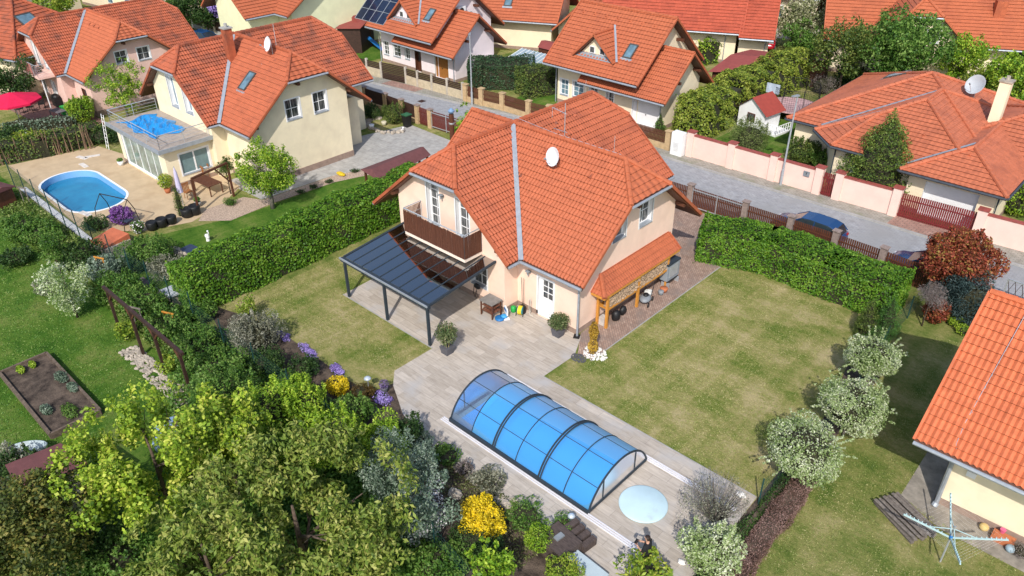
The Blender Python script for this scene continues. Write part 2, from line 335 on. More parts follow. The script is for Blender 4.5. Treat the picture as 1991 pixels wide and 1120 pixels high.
def shrub(name, px, py, r, h, m, label, n=1500, ls=.1, cat='shrub', group=None, seed=None, flat=.5, rx=1, ry=1, aspect=.6, loc=None, core=True, z=None, cl=None, up=.35, extra=None, base=0):
    """a bush seen centred on photo pixel (px,py)"""
    seed = seed if seed is not None else int(px*3+py*17)
    rng = np.random.default_rng(seed); p = G(px, py, h*.5 if z is None else z) if loc is None else np.array(loc)
    t = thing(name, label, cat, (p[0], p[1], base), 0, group)
    bl = [(0, 0, h*.5, r*rx*.82, r*ry*.82, h*.48)]
    for i in range(cl or 10):
        a = rng.uniform(0, 2*PI); q = rng.uniform(.3, .75); k = r*rng.uniform(.25, .45)
        bl.append((math.cos(a)*r*rx*q, math.sin(a)*r*ry*q, h*rng.uniform(.35, .88), k, k, min(k, h*.3)))
    V = leafcloud(rng, bl, n, ls, aspect, up=up, shell=.14)
    if r > .7 and cat != 'conifer':      # shoots that break the outline
        sh = []
        for i in range(int(14*r)):
            a = rng.uniform(0, 2*PI); q = rng.uniform(.2, .85); sh.append((math.cos(a)*r*rx*q, math.sin(a)*r*ry*q, h*(1.02-.35*q*q), .09, .09, h*rng.uniform(.10, .2)))
        V = np.concatenate([V, leafcloud(rng, sh, n//5, ls, aspect, up=up, shell=.5)])
    V[:, 2] = np.maximum(V[:, 2], .01)
    quadmesh('foliage', V, m, t)
    b = MB()
    for i in range(7):
        a = rng.uniform(0, 2*PI); b.tube([(0, 0, 0), (math.cos(a)*r*.3, math.sin(a)*r*.3, h*.4), (math.cos(a)*r*.55, math.sin(a)*r*.55, h*.75)], [.03, .02, .008], 4)
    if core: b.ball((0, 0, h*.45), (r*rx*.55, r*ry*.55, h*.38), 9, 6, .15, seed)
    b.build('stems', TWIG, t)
    if extra:
        V = leafcloud(rng, bl, extra[1], extra[2], .9, up=.9, shell=.05); quadmesh('blossom', V, extra[0], t)
    return t
def hedge(name, label, path, wid, h, m, dens=260, ls=.1, seed=1, cat='hedge', group=None, rough=.12, core=TWIG, taper=.0, sharp=.35, hv=.06):
    """clipped hedge along a ground path"""
    rng = np.random.default_rng(seed); path = [np.array(p[:2], float) for p in path]
    o = path[0]; t = thing(name, label, cat, (o[0], o[1], 0), 0, group)
    L = [0]
    for a, b in zip(path, path[1:]): L.append(L[-1]+np.linalg.norm(b-a))
    tot = L[-1]; per = wid+2*h; area = tot*per+2*wid*h; n = int(area*dens)
    LA = np.array(L); P = np.array(path)
    s = rng.uniform(-wid*.35, tot+wid*.35, n); end = rng.uniform(size=n) < (1.6*wid*h/area)
    q = rng.uniform(0, per, n); 
    off = np.where(q < h, -wid/2, np.where(q < h+wid, q-h-wid/2, wid/2)); zz = np.where(q < h, q, np.where(q < h+wid, h, h-(q-h-wid)))
    nx = np.where(q < h, -1., np.where(q < h+wid, 0, 1.)); nz = np.where((q >= h) & (q < h+wid), 1., 0.)
    # rounded shoulders
    e = np.clip((np.abs(off)/(wid/2)), 0, 1)**4*np.clip(zz/h, 0, 1)**6; zz = zz-e*h*.10
    s = np.where(end, np.where(rng.uniform(size=n) < .5, -wid*.35, tot+wid*.35), s); off = np.where(end, rng.uniform(-wid/2, wid/2, n), off); zz = np.where(end, rng.uniform(0, h, n), zz)
    sc_ = np.clip(s, 0, tot); i = np.clip(np.searchsorted(LA, sc_, side='right')-1, 0, len(L)-2)
    f = (s-LA[i])/(LA[i+1]-LA[i]); base = P[i]+(P[i+1]-P[i])*f[:, None]; d = (P[i+1]-P[i])/np.linalg.norm(P[i+1]-P[i], axis=1)[:, None]
    side = np.stack([d[:, 1], -d[:, 0]], 1)
    lump = (np.sin(s*1.7+seed)+np.sin(s*4.3+off*3+zz*2.7)+np.sin(zz*5.1+s*2.2))/3
    hs = 1+hv*np.sin(s*.9+seed*2)+hv*.6*np.sin(s*2.3+off)
    jit = np.abs(rng.normal(size=n))*.07
    c = np.zeros((n, 3)); c[:, :2] = base+side*(off*(1-taper*zz/h)+nx*(lump*rough-jit))[:, None]; c[:, 2] = zz*hs+nz*(lump*rough-jit)
    c += rng.normal(size=(n, 3))*.025; c[:, 2] = np.maximum(c[:, 2], .02)
    on = np.zeros((n, 3)); on[:, :2] = side*nx[:, None]; on[:, 2] = nz; on[end, :2] += d[end]*np.where(s[end] < 0, -1, 1)[:, None]
    nrm = rng.normal(size=(n, 3))*.5+on*.7+np.array([0, 0, .45]); nrm /= np.linalg.norm(nrm, axis=1)[:, None]
    tt = np.cross(nrm, rng.normal(size=(n, 3))); tt /= np.linalg.norm(tt, axis=1)[:, None]; ss = np.cross(nrm, tt)
    c[:, 0] -= o[0]; c[:, 1] -= o[1]
    V = leafquads(c, tt, ss, nrm, ls*rng.uniform(.6, 1.3, n)[:, None], .7, .25); quadmesh('foliage', V, m, t)
    b = MB()
    for a, q in zip(path, path[1:]):
        a = a-o; q = q-o; dd = (q-a)/np.linalg.norm(q-a); a2 = a-dd*wid*.2; q2 = q+dd*wid*.2; sd = np.array([dd[1], -dd[0]])*(wid/2-.12)
        hz = h*.9
        b.prism([a2-sd, q2-sd, q2+sd, a2+sd], 0.02, hz-.06)
    b.build('branches', core, t)
    return t
# ------------------------------------------------------------------ roofs
def clip2(poly, p, d, lab):
    out = []; n = len(poly)
    for i in range(n):
        (a, la), (b, lb) = poly[i], poly[(i+1) % n]      # la: label of edge a->b
        fa = (a-p) @ d; fb = (b-p) @ d
        if fa >= -1e-9:
            out.append((a, la))
            if fb < -1e-9: out.append((a+(b-a)*fa/(fa-fb), lab))
        elif fb >= -1e-9 and fb-fa > 1e-12:
            out.append((a+(b-a)*fa/(fa-fb), la))
    return out
class Roof:
    """the lowest of several pitched planes inside its gable ends; every plane is laid with real tile courses"""
    def __init__(s, slopes, gables=()):
        s.sl = [(np.array(p, float), np.array(d, float)/np.linalg.norm(d), ze, k) for p, d, ze, k in slopes]
        s.ga = [(np.array(p, float), np.array(d, float)/np.linalg.norm(d)) for p, d in gables]
        s.faces = []
        for i, (p, d, ze, k) in enumerate(s.sl):
            B = 80; c = p
            poly = [(c+np.array(q, float), None) for q in ((-B,-B),(B,-B),(B,B),(-B,B))]; lines = []
            def cl(pp, dd, lab):
                nonlocal poly
                poly = clip2(poly, pp, dd, lab); lines.append((pp, dd))
            cl(p, d, ('own', i))
            for g, (gp, gd) in enumerate(s.ga): cl(gp, gd, ('g', g))
            for j, (pj, dj, zj, kj) in enumerate(s.sl):
                if j == i: continue
                # z_j - z_i >= 0 : linear
                g2 = kj*dj-k*d; c0 = (zj-kj*(pj @ dj))-(ze-k*(p @ d)); ng = np.linalg.norm(g2)
                if ng > 1e-6: cl(-c0*g2/ng**2, g2/ng, ('s', j))
                cl(pj, dj, ('sv', j))
            s.faces.append((poly, lines))
    def z(s, x, y):
        q = np.array([x, y]); 
        for p, d in s.ga:
            if (q-p) @ d < -.01: return -1e9
        m = 1e9
        for p, d, ze, k in s.sl:
            w_ = (q-p) @ d
            if w_ < -.01: return -1e9
            m = min(m, ze+k*w_)
        return m
    def build(s, parent, m, per=.17, row=.34, amp=.045, coarse=(), label=None, soffit=None, ridge_m=None, gutter=True, gm=None, thick=.16, lift=.06, name='roof', verge=True, cap=.115):
        allv = []; allf = []; alli = []; nv = 0
        caps = []; gut = []; sof = MB(); seen = set(); vg = []
        for i, ((poly, lines), (p, d, ze, k)) in enumerate(zip(s.faces, s.sl)):
            if len(poly) < 3: continue
            P2 = np.array([q for q, l in poly]); e = np.array([d[1], -d[0]]); c = math.sqrt(1+k*k)
            us = (P2-p) @ e; ws = (P2-p) @ d; u0_, u1_ = us.min(), us.max(); w1 = ws.max()
            pr = per*(2.2 if i in coarse else 1)
            if amp: fr = [0, .22, .48, .76]; hh = [0, .5, 1, .55]
            else: fr = [0]; hh = [0]; pr = 1.0
            nu = int((u1_-u0_)/pr)+2; U = (np.arange(nu)[:, None]+np.array(fr)).ravel()*pr+u0_-.01; HU = np.tile(hh, nu)*amp
            rh = row/c; nr = int(w1/rh)+2
            Wd, LT = [], []
            for r in range(nr): Wd += [r*rh-.02*(r > 0), r*rh+.001-.02*(r > 0), (r+1)*rh]; LT += [.0, lift, .0]
            Wd = np.array(Wd); LT = np.array(LT)
            nrm = np.array([-d[0]*k, -d[1]*k, 1.])/c
            UU, WW = np.meshgrid(U, Wd); HH = HU[None, :]+LT[:, None]
            X = p[0]+e[0]*UU+d[0]*WW; Y = p[1]+e[1]*UU+d[1]*WW; Z = ze+k*WW
            V = np.stack([X+nrm[0]*HH, Y+nrm[1]*HH, Z+nrm[2]*HH], -1).reshape(-1, 3); a, b = UU.shape
            idx = np.arange(a*b).reshape(a, b); Fq = np.stack([idx[:-1, :-1], idx[:-1, 1:], idx[1:, 1:], idx[1:, :-1]], -1).reshape(-1, 4)
            bm = bmesh.new(); vs = [bm.verts.new(v) for v in V]
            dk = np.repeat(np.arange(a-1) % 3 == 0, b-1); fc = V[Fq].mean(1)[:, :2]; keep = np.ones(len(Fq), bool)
            for lp, ld in lines: keep &= ((fc-lp) @ ld) > -max(pr, row)*1.1
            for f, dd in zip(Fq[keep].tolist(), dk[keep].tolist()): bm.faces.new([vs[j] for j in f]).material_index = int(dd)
            for lp, ld in lines:
                # skip lines that do not touch this face
                bmesh.ops.bisect_plane(bm, geom=bm.verts[:]+bm.edges[:]+bm.faces[:], plane_co=(lp[0]-ld[0]*.02, lp[1]-ld[1]*.02, 0), plane_no=(ld[0], ld[1], 0), clear_inner=True)
            bmesh.ops.delete(bm, geom=[v for v in bm.verts if not v.link_faces], context='VERTS')
            bm.verts.index_update(); allv += [tuple(v.co) for v in bm.verts]; allf += [tuple(v.index+nv for v in f.verts) for f in bm.faces]; alli += [f.material_index for f in bm.faces]; nv = len(allv); bm.free()
            zf = lambda q: ze+k*((q-p) @ d)
            n = len(poly); top = [(q[0], q[1], zf(q)-.015) for q, l in poly]; bot = [(q[0], q[1], zf(q)-.015-thick) for q, l in poly]
            sof.add(top+bot, [tuple(range(n)), tuple(range(n, 2*n))[::-1]]+[(j, (j+1) % n, n+(j+1) % n, n+j) for j in range(n)])
            for j, (q, lab) in enumerate(poly):
                q2 = poly[(j+1) % n][0]; L = np.linalg.norm(q2-q)
                if L < .15 or lab is None: continue
                A = np.array([q[0], q[1], zf(q)]); Bp = np.array([q2[0], q2[1], zf(q2)])
                if lab[0] == 's':
                    key = (min(i, lab[1]), max(i, lab[1]))
                    if key in seen: continue
                    seen.add(key); 
                    if A[2] > Bp[2]+.01: A, Bp = Bp, A
                    Ls = np.linalg.norm(Bp-A); ns = max(1, int(Ls/.4)); dv = (Bp-A)/ns; cp = MB(); caps.append(cp)
                    for t in range(ns):
                        a0 = A+dv*t-dv*.04; a1 = A+dv*(t+1.04); cp.tube([a0+(0, 0, .065), a1+(0, 0, .05)], [cap*1.15, cap], 8)
                elif lab[0] == 'own' and gutter:
                    off = -np.array([d[0], d[1], 0])*.07+np.array([0, 0, -.06]); gut.append(MB().tube([A+off, Bp+off], .075, 8))
                elif lab[0] in ('g', 'sv') and verge:
                    ii = s.ga[lab[1]][1] if lab[0] == 'g' else s.sl[lab[1]][1]; off = -np.array([ii[0], ii[1], 0])*.03
                    Ls = np.linalg.norm(Bp-A); 
                    vg.append(MB().bar(A+off+(0, 0, .02), Bp+off+(0, 0, .02), .09, .15))
        me = bpy.data.meshes.new(name); me.from_pydata(allv, [], allf); me.materials.append(m); me.materials.append(GAP_SHADE); me.polygons.foreach_set('material_index', alli); me.update()
        o = bpy.data.objects.new(name, me); COL.objects.link(o); o.parent = parent
        if label: o['label'] = label
        for q in caps: q.build('ridge_tiles', ridge_m or m, o)
        for q in vg: q.build('verge_tiles', ridge_m or m, o)
        for q in gut: q.build('gutter', gm or ZINC, o)
        sof.build('soffit', soffit or BROWN, o)
        return o
def gable(axis, a0, a1, c, hw, ze, zr, h0=None, h1=None, hd=1.5, hw2=None):
    """gable roof along axis; h0/h1 = gutter height of a half hip at that end; hd its depth"""
    k = (zr-ze)/hw; hw2 = hw2 or hw; k2 = (zr-ze)/hw2; sl = []; ga = []
    if axis == 'x':
        sl = [((a0, c-hw), (0, 1), ze, k), ((a0, c+hw2), (0, -1), ze, k2)]
        e0, e1 = ((a0, c), (1, 0)), ((a1, c), (-1, 0))
    else:
        sl = [((c-hw, a0), (1, 0), ze, k), ((c+hw2, a0), (-1, 0), ze, k2)]
        e0, e1 = ((c, a0), (0, 1)), ((c, a1), (0, -1))
    for (p, d), h in ((e0, h0), (e1, h1)):
        if h is None: ga.append((p, d))
        else: sl.append((p, d, h, (zr-h)/hd))
    return Roof(sl, ga)
# ------------------------------------------------------------------ walls and openings
class Walls:
    def __init__(s, parent, roofs, m, zb=-.1, reveal=WHITE):
        s.p = parent; s.roofs = roofs; s.m = m; s.mb = MB(); s.pl = []; s.zb = zb; s.openings = []
    def ztop(s, x, y): 
        z = max(r.z(x, y) for r in s.roofs)
        return z-.10 if z > -100 else 2.5
    def wall(s, a, b, ops=(), top=None, plinth=.3, n_=None):
        a = np.array(a, float); b = np.array(b, float); L = np.linalg.norm(b-a); t = (b-a)/L; nn = np.array([t[1], -t[0]])
        N = n_ or max(2, int(L/.12)); S = np.linspace(0, L, N+1)
        Z = [top if top is not None else s.ztop(*(a+t*q-nn*.0)) for q in S]
        pts = [(0, s.zb), (L, s.zb)]+[(q, z) for q, z in zip(S[::-1], Z[::-1])]
        # drop collinear
        cl = []
        for i in range(len(pts)):
            p0, p1, p2 = pts[i-1], pts[i], pts[(i+1) % len(pts)]
            if abs((p1[0]-p0[0])*(p2[1]-p1[1])-(p1[1]-p0[1])*(p2[0]-p1[0])) > 1e-6: cl.append(p1)
        bm = bmesh.new(); bm.faces.new([bm.verts.new((x, 0, z)) for x, z in cl])
        bmesh.ops.triangulate(bm, faces=bm.faces[:])
        for o in ops:
            for co, no in (((o[0], 0, 0), (1, 0, 0)), ((o[1], 0, 0), (1, 0, 0)), ((0, 0, o[2]), (0, 0, 1)), ((0, 0, o[3]), (0, 0, 1))):
                bmesh.ops.bisect_plane(bm, geom=bm.verts[:]+bm.edges[:]+bm.faces[:], plane_co=co, plane_no=no)
            dl = [f for f in bm.faces if o[0] < f.calc_center_median().x < o[1] and o[2] < f.calc_center_median().z < o[3]]
            bmesh.ops.delete(bm, geom=dl, context='FACES')
        bm.verts.index_update()
        vs = [(a[0]+t[0]*v.co.x, a[1]+t[1]*v.co.x, v.co.z) for v in bm.verts]; s.mb.add(vs, [tuple(v.index for v in f.verts) for f in bm.faces]); bm.free()
        for o in ops:
            if o[4]: opening(s.p, a, t, nn, o)
        if plinth:
            segs = [(0, L)]
            for o in ops:
                if o[2] < plinth: segs = [q for x0, x1 in segs for q in ((x0, min(x1, o[0])), (max(x0, o[1]), x1)) if q[1]-q[0] > .05]
            for x0, x1 in segs:
                p0 = a+t*x0+nn*.015; p1 = a+t*x1+nn*.015; s.pl.append(MB().add([(p0[0], p0[1], s.zb), (p1[0], p1[1], s.zb), (p1[0], p1[1], plinth), (p0[0], p0[1], plinth), (a[0]+t[0]*x0, a[1]+t[1]*x0, plinth), (a[0]+t[0]*x1, a[1]+t[1]*x1, plinth)], [(0, 1, 2, 3), (3, 2, 5, 4)]))
        return s
    def done(s, plm=None):
        o = s.mb.build('wall', s.m, s.p)
        if s.pl and plm != 0:
            for p in s.pl: p.build('plinth', plm or PLINTH, s.p)
        return o
def opening(parent, a, t, nn, o):
    s0, s1, z0, z1, kind = o[:5]; opt = o[5] if len(o) > 5 else {}
    dep = opt.get('dep', .18); bw = opt.get('bw', .09); cols = opt.get('cols', 2); rows = opt.get('rows', 3); fm = opt.get('fm', WHITE); gl = opt.get('gl', GLASSD)
    def W(x, z, d): return (a[0]+t[0]*x-nn[0]*d, a[1]+t[1]*x-nn[1]*d, z)
    fr = MB()
    # plaster surround, 15 mm proud, and the reveal
    if bw:
        for x0, x1, y0, y1 in ((s0-bw, s0, z0-bw*(z0 > .3), z1+bw), (s1, s1+bw, z0-bw*(z0 > .3), z1+bw), (s0, s1, z1, z1+bw))+(((s0, s1, z0-bw, z0),) if z0 > .3 else ()):
            P = [W(x0, y0, -.015), W(x1, y0, -.015), W(x1, y1, -.015), W(x0, y1, -.015), W(x0, y0, .01), W(x1, y0, .01), W(x1, y1, .01), W(x0, y1, .01)]
            fr.add(P, [(0, 1, 2, 3), (0, 4, 5, 1), (1, 5, 6, 2), (2, 6, 7, 3), (3, 7, 4, 0)])
    for A, B in (((s0, z0), (s0, z1)), ((s0, z1), (s1, z1)), ((s1, z1), (s1, z0)), ((s1, z0), (s0, z0))):
        fr.add([W(A[0], A[1], -.014), W(B[0], B[1], -.014), W(B[0], B[1], dep+.05), W(A[0], A[1], dep+.05)], [(0, 1, 2, 3)])
    def barr(x0, x1, y0, y1, d0, d1):
        P = [W(x, y, d) for d in (d0, d1) for x, y in ((x0, y0), (x1, y0), (x1, y1), (x0, y1))]; fr.add(P, [(0, 1, 2, 3), (4, 7, 6, 5), (0, 4, 5, 1), (1, 5, 6, 2), (2, 6, 7, 3), (3, 7, 4, 0)])
    if kind == 'garage':
        g = MB(); g.add([W(s0, z0, dep), W(s1, z0, dep), W(s1, z1, dep), W(s0, z1, dep)], [(0, 1, 2, 3)])
        f = fr.build('garage_door', fm, parent); pn = g.build('door_panel', opt.get('pm', fm), f)
        h = MB(); h.ball(W((s0+s1)/2, z0+.9, dep-.03), .05); h.build('handle', BLACK, f); return
    nm = 'window' if kind == 'window' else 'door'
    k = .06; p0 = z0
    if kind == 'door':                      # solid lower panel, glazed upper part
        p0 = z0+(z1-z0)*opt.get('panel', .42); barr(s0, s1, z0, p0, dep-.03, dep+.02)
        x0g = s0+(s1-s0)*opt.get('g0', .12); x1g = s1-(s1-s0)*opt.get('g1', .12); y1g = z1-.18
        barr(s0, x0g, p0, z1, dep-.03, dep+.02); barr(x1g, s1, p0, z1, dep-.03, dep+.02); barr(x0g, x1g, y1g, z1, dep-.03, dep+.02)
        gx0, gx1, gz0, gz1 = x0g, x1g, p0, y1g; k = .0
    else:
        barr(s0, s0+k, z0, z1, dep-.05, dep+.02); barr(s1-k, s1, z0, z1, dep-.05, dep+.02); barr(s0+k, s1-k, z0, z0+k, dep-.05, dep+.02); barr(s0+k, s1-k, z1-k, z1, dep-.05, dep+.02)
        gx0, gx1, gz0, gz1 = s0+k, s1-k, z0+k, z1-k
    mt = .035
    for i in range(1, cols): x = gx0+(gx1-gx0)*i/cols; wd = mt if not (opt.get('mull') and i == cols//2) else .1; barr(x-wd/2, x+wd/2, gz0, gz1, dep-.025, dep+.01)
    for i in range(1, rows): y = gz0+(gz1-gz0)*i/rows; barr(gx0, gx1, y-mt/2, y+mt/2, dep-.02, dep+.01)
    f = fr.build(nm, fm, parent)
    if opt.get('label'): f['label'] = opt['label']
    g = MB(); g.add([W(gx0, gz0, dep+.005), W(gx1, gz0, dep+.005), W(gx1, gz1, dep+.005), W(gx0, gz1, dep+.005)], [(0, 1, 2, 3)]); g.build('pane', gl, f)
    if z0 > .3 and opt.get('sill', True):
        sb = MB(); P = [W(s0, z0+.035, dep-.05), W(s1, z0+.035, dep-.05), W(s1, z0-.0, -.06), W(s0, z0-.0, -.06), W(s0, z0-.035, -.06), W(s1, z0-.035, -.06), W(s1, z0-.03, dep-.05), W(s0, z0-.03, dep-.05)]
        sb.add(P, [(0, 3, 2, 1), (3, 4, 5, 2), (0, 7, 4, 3), (1, 2, 5, 6), (7, 6, 5, 4)]); sb.build('sill', ZINC, f)
    if kind == 'door':
        h = MB(); x = s1-.1 if opt.get('hs', 1) > 0 else s0+.1; h.box(W(x, z0+1.0, dep-.06), (.05, .12, .03)); h.build('handle', STEEL, f)
def bb(pa, pb, plane, val, a, t):
    """opening rectangle from the photo: two pixel corners on a wall plane"""
    f = onx if plane == 'x' else ony; q = [f(*pa, val), f(*pb, val)]
    s = sorted((np.array(p[:2])-np.array(a)) @ np.array(t) for p in q); z = sorted(p[2] for p in q)
    return s[0], s[1], z[0], z[1]
def skylight(parent, c, ex, up, w_, h_, label=None, gl=None):
    """roof window: c centre on slope, ex along-eave unit, up up-slope unit"""
    c, ex, up = (np.array(q, float) for q in (c, ex, up)); n = np.cross(ex, up); n /= np.linalg.norm(n); n = n if n[2] > 0 else -n
    b = MB()
    def q(x0, x1, y0, y1, d0, d1): b.add([c+ex*x+up*y+n*d for d in (d0, d1) for x, y in ((x0, y0), (x1, y0), (x1, y1), (x0, y1))], [(0, 3, 2, 1), (4, 5, 6, 7), (0, 1, 5, 4), (1, 2, 6, 5), (2, 3, 7, 6), (3, 0, 4, 7)])
    W2, H2 = w_/2, h_/2; k = .09
    q(-W2, -W2+k, -H2, H2, 0, .13); q(W2-k, W2, -H2, H2, 0, .13); q(-W2+k, W2-k, -H2, -H2+k, 0, .125); q(-W2+k, W2-k, H2-k, H2, 0, .135)
    f = b.build('roof_window', mat('dark_window_frame', (.07, .065, .06), .5), parent)
    g = MB(); g.add([c+ex*x+up*y+n*.1 for x, y in ((-W2+k, -H2+k), (W2-k, -H2+k), (W2-k, H2-k), (-W2+k, H2-k))], [(0, 1, 2, 3)]); g.build('pane', gl or GLASSB, f)
    fl = MB(); fl.add([c+ex*x+up*y+n*d for x, y, d in ((-W2-.12, -H2-.2, .045), (W2+.12, -H2-.2, .045), (W2+.12, -H2, .06), (-W2-.12, -H2, .06))], [(0, 1, 2, 3)]); fl.build('flashing', ZINC, f)
def vents(parent, pts, up, ex, m):
    """little hooded ventilation tiles"""
    up = np.array(up, float); ex = np.array(ex, float)
    for p in pts:
        p = np.array(p, float); b = MB(); n = np.cross(ex, up); n = n/np.linalg.norm(n)*(1 if np.cross(ex, up)[2] > 0 else -1)
        b.add([p-ex*.13+n*.03, p+ex*.13+n*.03, p+n*.17, p+up*.35+n*.04], [(0, 1, 2), (0, 2, 3), (1, 3, 2), (0, 3, 1)]); b.build('vent_tile', m, parent)
def strip(parent, a, b, wd, m, name='valley_flashing', lift=.09):
    a = np.array(a, float)+(0, 0, lift); b = np.array(b, float)+(0, 0, lift); mb = MB(); mb.bar(a, b, wd, .02); return mb.build(name, m, parent)
def dish(name, label, base, h, r, az, el, m=None, pole=.03, group=None):
    """satellite dish: mast, bowl, feed arm"""
    t = thing(name, label, 'satellite dish', base, 0, group); b = MB(); b.tube([(0, 0, -.1), (0, 0, h)], pole, 6); b.build('mast', STEEL, t)
    n = Vector((math.cos(az)*math.cos(el), math.sin(az)*math.cos(el), math.sin(el))); q = n.to_track_quat('Z', 'Y').to_matrix()
    d = MB(); N = 20
    prof = [(0.001, 0), (r*.4, .03*r*2), (r*.75, .09*r*2), (r, .17*r*2), (r*1.01, .17*r*2), (r*.75, .06*r*2), (.001, -.04)]
    d.lathe(prof, n=N); V = np.concatenate(d.v) @ np.array(q).T+np.array([n.x*.12, n.y*.12, h-.1]); d.v = [V]; d.build('bowl', m or mat('dish_white', (.72, .73, .75), .4, .04, 3), t, True)
    o = np.array([n.x, n.y, n.z]); c = np.array([n.x*.12, n.y*.12, h-.1]); dn = np.array(q @ Vector((0, -1, 0))); dn = dn if dn[2] < 0 else -dn
    a = MB(); a.tube([c+dn*r*.95, c+o*r*1.2+dn*r*.3], .018, 5); a.build('feed_arm', STEEL, t); a = MB(); a.tube([c+o*r*1.12+dn*r*.32, c+o*r*1.35+dn*r*.25], .05, 7); a.build('feed_horn', GREYP, t)
    return t
def chimney(parent, x, y, z0, z1, wx, wy, m, capm=None, name='chimney'):
    b = MB(); b.bb((x-wx/2, y-wy/2, z0), (x+wx/2, y+wy/2, z1)); o = b.build(name, m, parent)
    c = MB(); c.bb((x-wx/2-.07, y-wy/2-.07, z1), (x+wx/2+.07, y+wy/2+.07, z1+.09)); c.tube([(x, y, z1+.09), (x, y, z1+.35)], .12, 8); c.build('chimney_cap', capm or CONC, o); return o
def rail(mb, pts, z0, z1, n, post=1.2, r=.02, top=.025):
    for a, b in zip(pts, pts[1:]):
        a = np.array(a, float); b = np.array(b, float); L = np.linalg.norm(b-a); k = max(1, int(L/post))
        for i in range(k+1): q = a+(b-a)*i/k; mb.tube([(q[0], q[1], z0), (q[0], q[1], z1)], r, 5)
        mb.tube([(a[0], a[1], z1), (b[0], b[1], z1)], top, 5)
        for i in range(1, n+1): z = z0+(z1-z0)*i/(n+1); mb.tube([(a[0], a[1], z), (b[0], b[1], z)], r*.5, 4)
# ------------------------------------------------------------------ the setting: ground, lawns, paving, street
def struct(o): o['kind'] = 'structure'; return o
def sheet(name, pts, z, m, px=True):
    P = [G(a, b, z) if px else (a, b, z) for a, b in pts]; b = MB()
    bm = bmesh.new(); vs = [bm.verts.new((p[0], p[1], z)) for p in P]; bm.faces.new(vs); bmesh.ops.triangulate(bm, faces=bm.faces[:]); bm.verts.index_update()
    b.add([tuple(v.co) for v in bm.verts], [tuple(v.index for v in f.verts) for f in bm.faces]); bm.free(); o = b.build(name, m)
    for p_ in o.data.polygons:
        if p_.normal.z < 0: p_.flip()
    return struct(o)
GR_DRY = grassmat('dry_lawn', [(.075, .14, .018), (.17, .205, .045), (.31, .285, .105), (.46, .38, .20)])
GR_GRN = grassmat('green_lawn', [(.025, .08, .008), (.055, .135, .014), (.10, .18, .025), (.18, .22, .055)])
GR_MIX = grassmat('meadow_grass', [(.06, .115, .018), (.135, .18, .038), (.25, .25, .08), (.38, .33, .15)])
PAV = pavemat('travertine_pavers', (.42, .37, .315), (.53, .475, .415), (.32, .28, .245), 1.2, .4, 0, .008, stain=((.42, .40, .385), .7, .52, .70))
CLINK = pavemat('reddish_clinker_pavers', (.30, .20, .155), (.42, .30, .24), (.17, .13, .11), .22, .11, .785, .01, streak=False, stain=((.22, .17, .145), .9, .5, .68))
ROADM = pavemat('grey_street_pavers', (.31, .32, .345), (.36, .37, .39), (.23, .235, .245), .3, .15, 0, .01, streak=False, stain=((.27, .27, .27), .3, .5, .72))
SIDEM = pavemat('brown_grey_sidewalk_pavers', (.29, .275, .245), (.36, .34, .30), (.18, .185, .15), .3, .15, 0, .014, streak=False, stain=((.19, .20, .13), .8, .52, .72))
REDPAV = pavemat('red_driveway_pavers', (.34, .19, .15), (.42, .26, .21), (.16, .12, .10), .4, .2, 0, .02, streak=False)
DECKM = mat('sand_resin_deck', (.50, .375, .235), .9, .08, 1.5, bump=.002, bscale=90, stain=((.42, .30, .18), .8, .5, .75))
Z1, Z2, Z3, Z4 = .004, .008, .012, .016
sheet('front_lawn', [(-33.4, 12.6), (-8.2, 12.6), (-6.6, 20), (-6.6, 34.0), (-9.5, 35.6), (-19, 36.5), (-19, 23), (-33.4, 23)], Z1, GR_DRY, False)
sheet('orchard_lawn', [(-75, -20), (-14, -20), (-14, 12.0), (-75, 12.0)], Z1, GR_GRN, False)
sheet('pool_garden_lawn', [(-44.5, 12.2), (-36.1, 12.2), (-36.1, 30.2), (-40.5, 31.5), (-41.9, 27), (-42.1, 20)], Z1, GR_GRN, False)
sheet('upper_garden_lawn', [(-75, 44), (-62.8, 44), (-62.8, 55), (-75, 55)], Z1, GR_GRN, False)
sheet('playhouse_lawn', [(-27, 50), (-22, 50), (-22, 62), (-27, 62)], Z1, GR_GRN, False)
# beds
sheet('garden_bed', [(400, 590), (470, 612), (560, 655), (640, 712), (715, 765), (765, 745), (800, 800), (880, 866), (1000, 968), (1092, 1044), (1190, 1130), (1000, 1240), (860, 1100), (790, 960), (700, 850), (560, 730), (430, 650)], Z2, SOIL)
sheet('hedge_bed', [(-7.6, 33.6), (-6.9, 33.6), (-6.5, 24), (-6.1, 13), (-7.35, 13), (-7.3, 20), (-7.45, 27), (-8.9, 34.5)], Z2, SOIL, False)
sheet('tile_terrace', [(-30.0, 18.93), (-23.05, 18.93), (-23.05, 16.6), (-22.3, 15.9), (-20.5, 14.95), (-18.0, 14.35), (-14.0, 14.12), (-10.9, 13.9), (-9.5, 12), (-7.0, 12), (-7.35, 20.88), (-17.82, 20.88), (-17.78, 23.0), (-18.5, 24.4), (-30.3, 24.4)], Z3, PAV, False)
sheet('clinker_path', [(-18.7, 24.6), (-17.75, 23.2), (-17.0, 23.3), (-17.0, 35.3), (-18.6, 36.6), (-20.5, 39.7), (-31, 39.7), (-31, 32), (-18.75, 32)], Z2, CLINK, False)
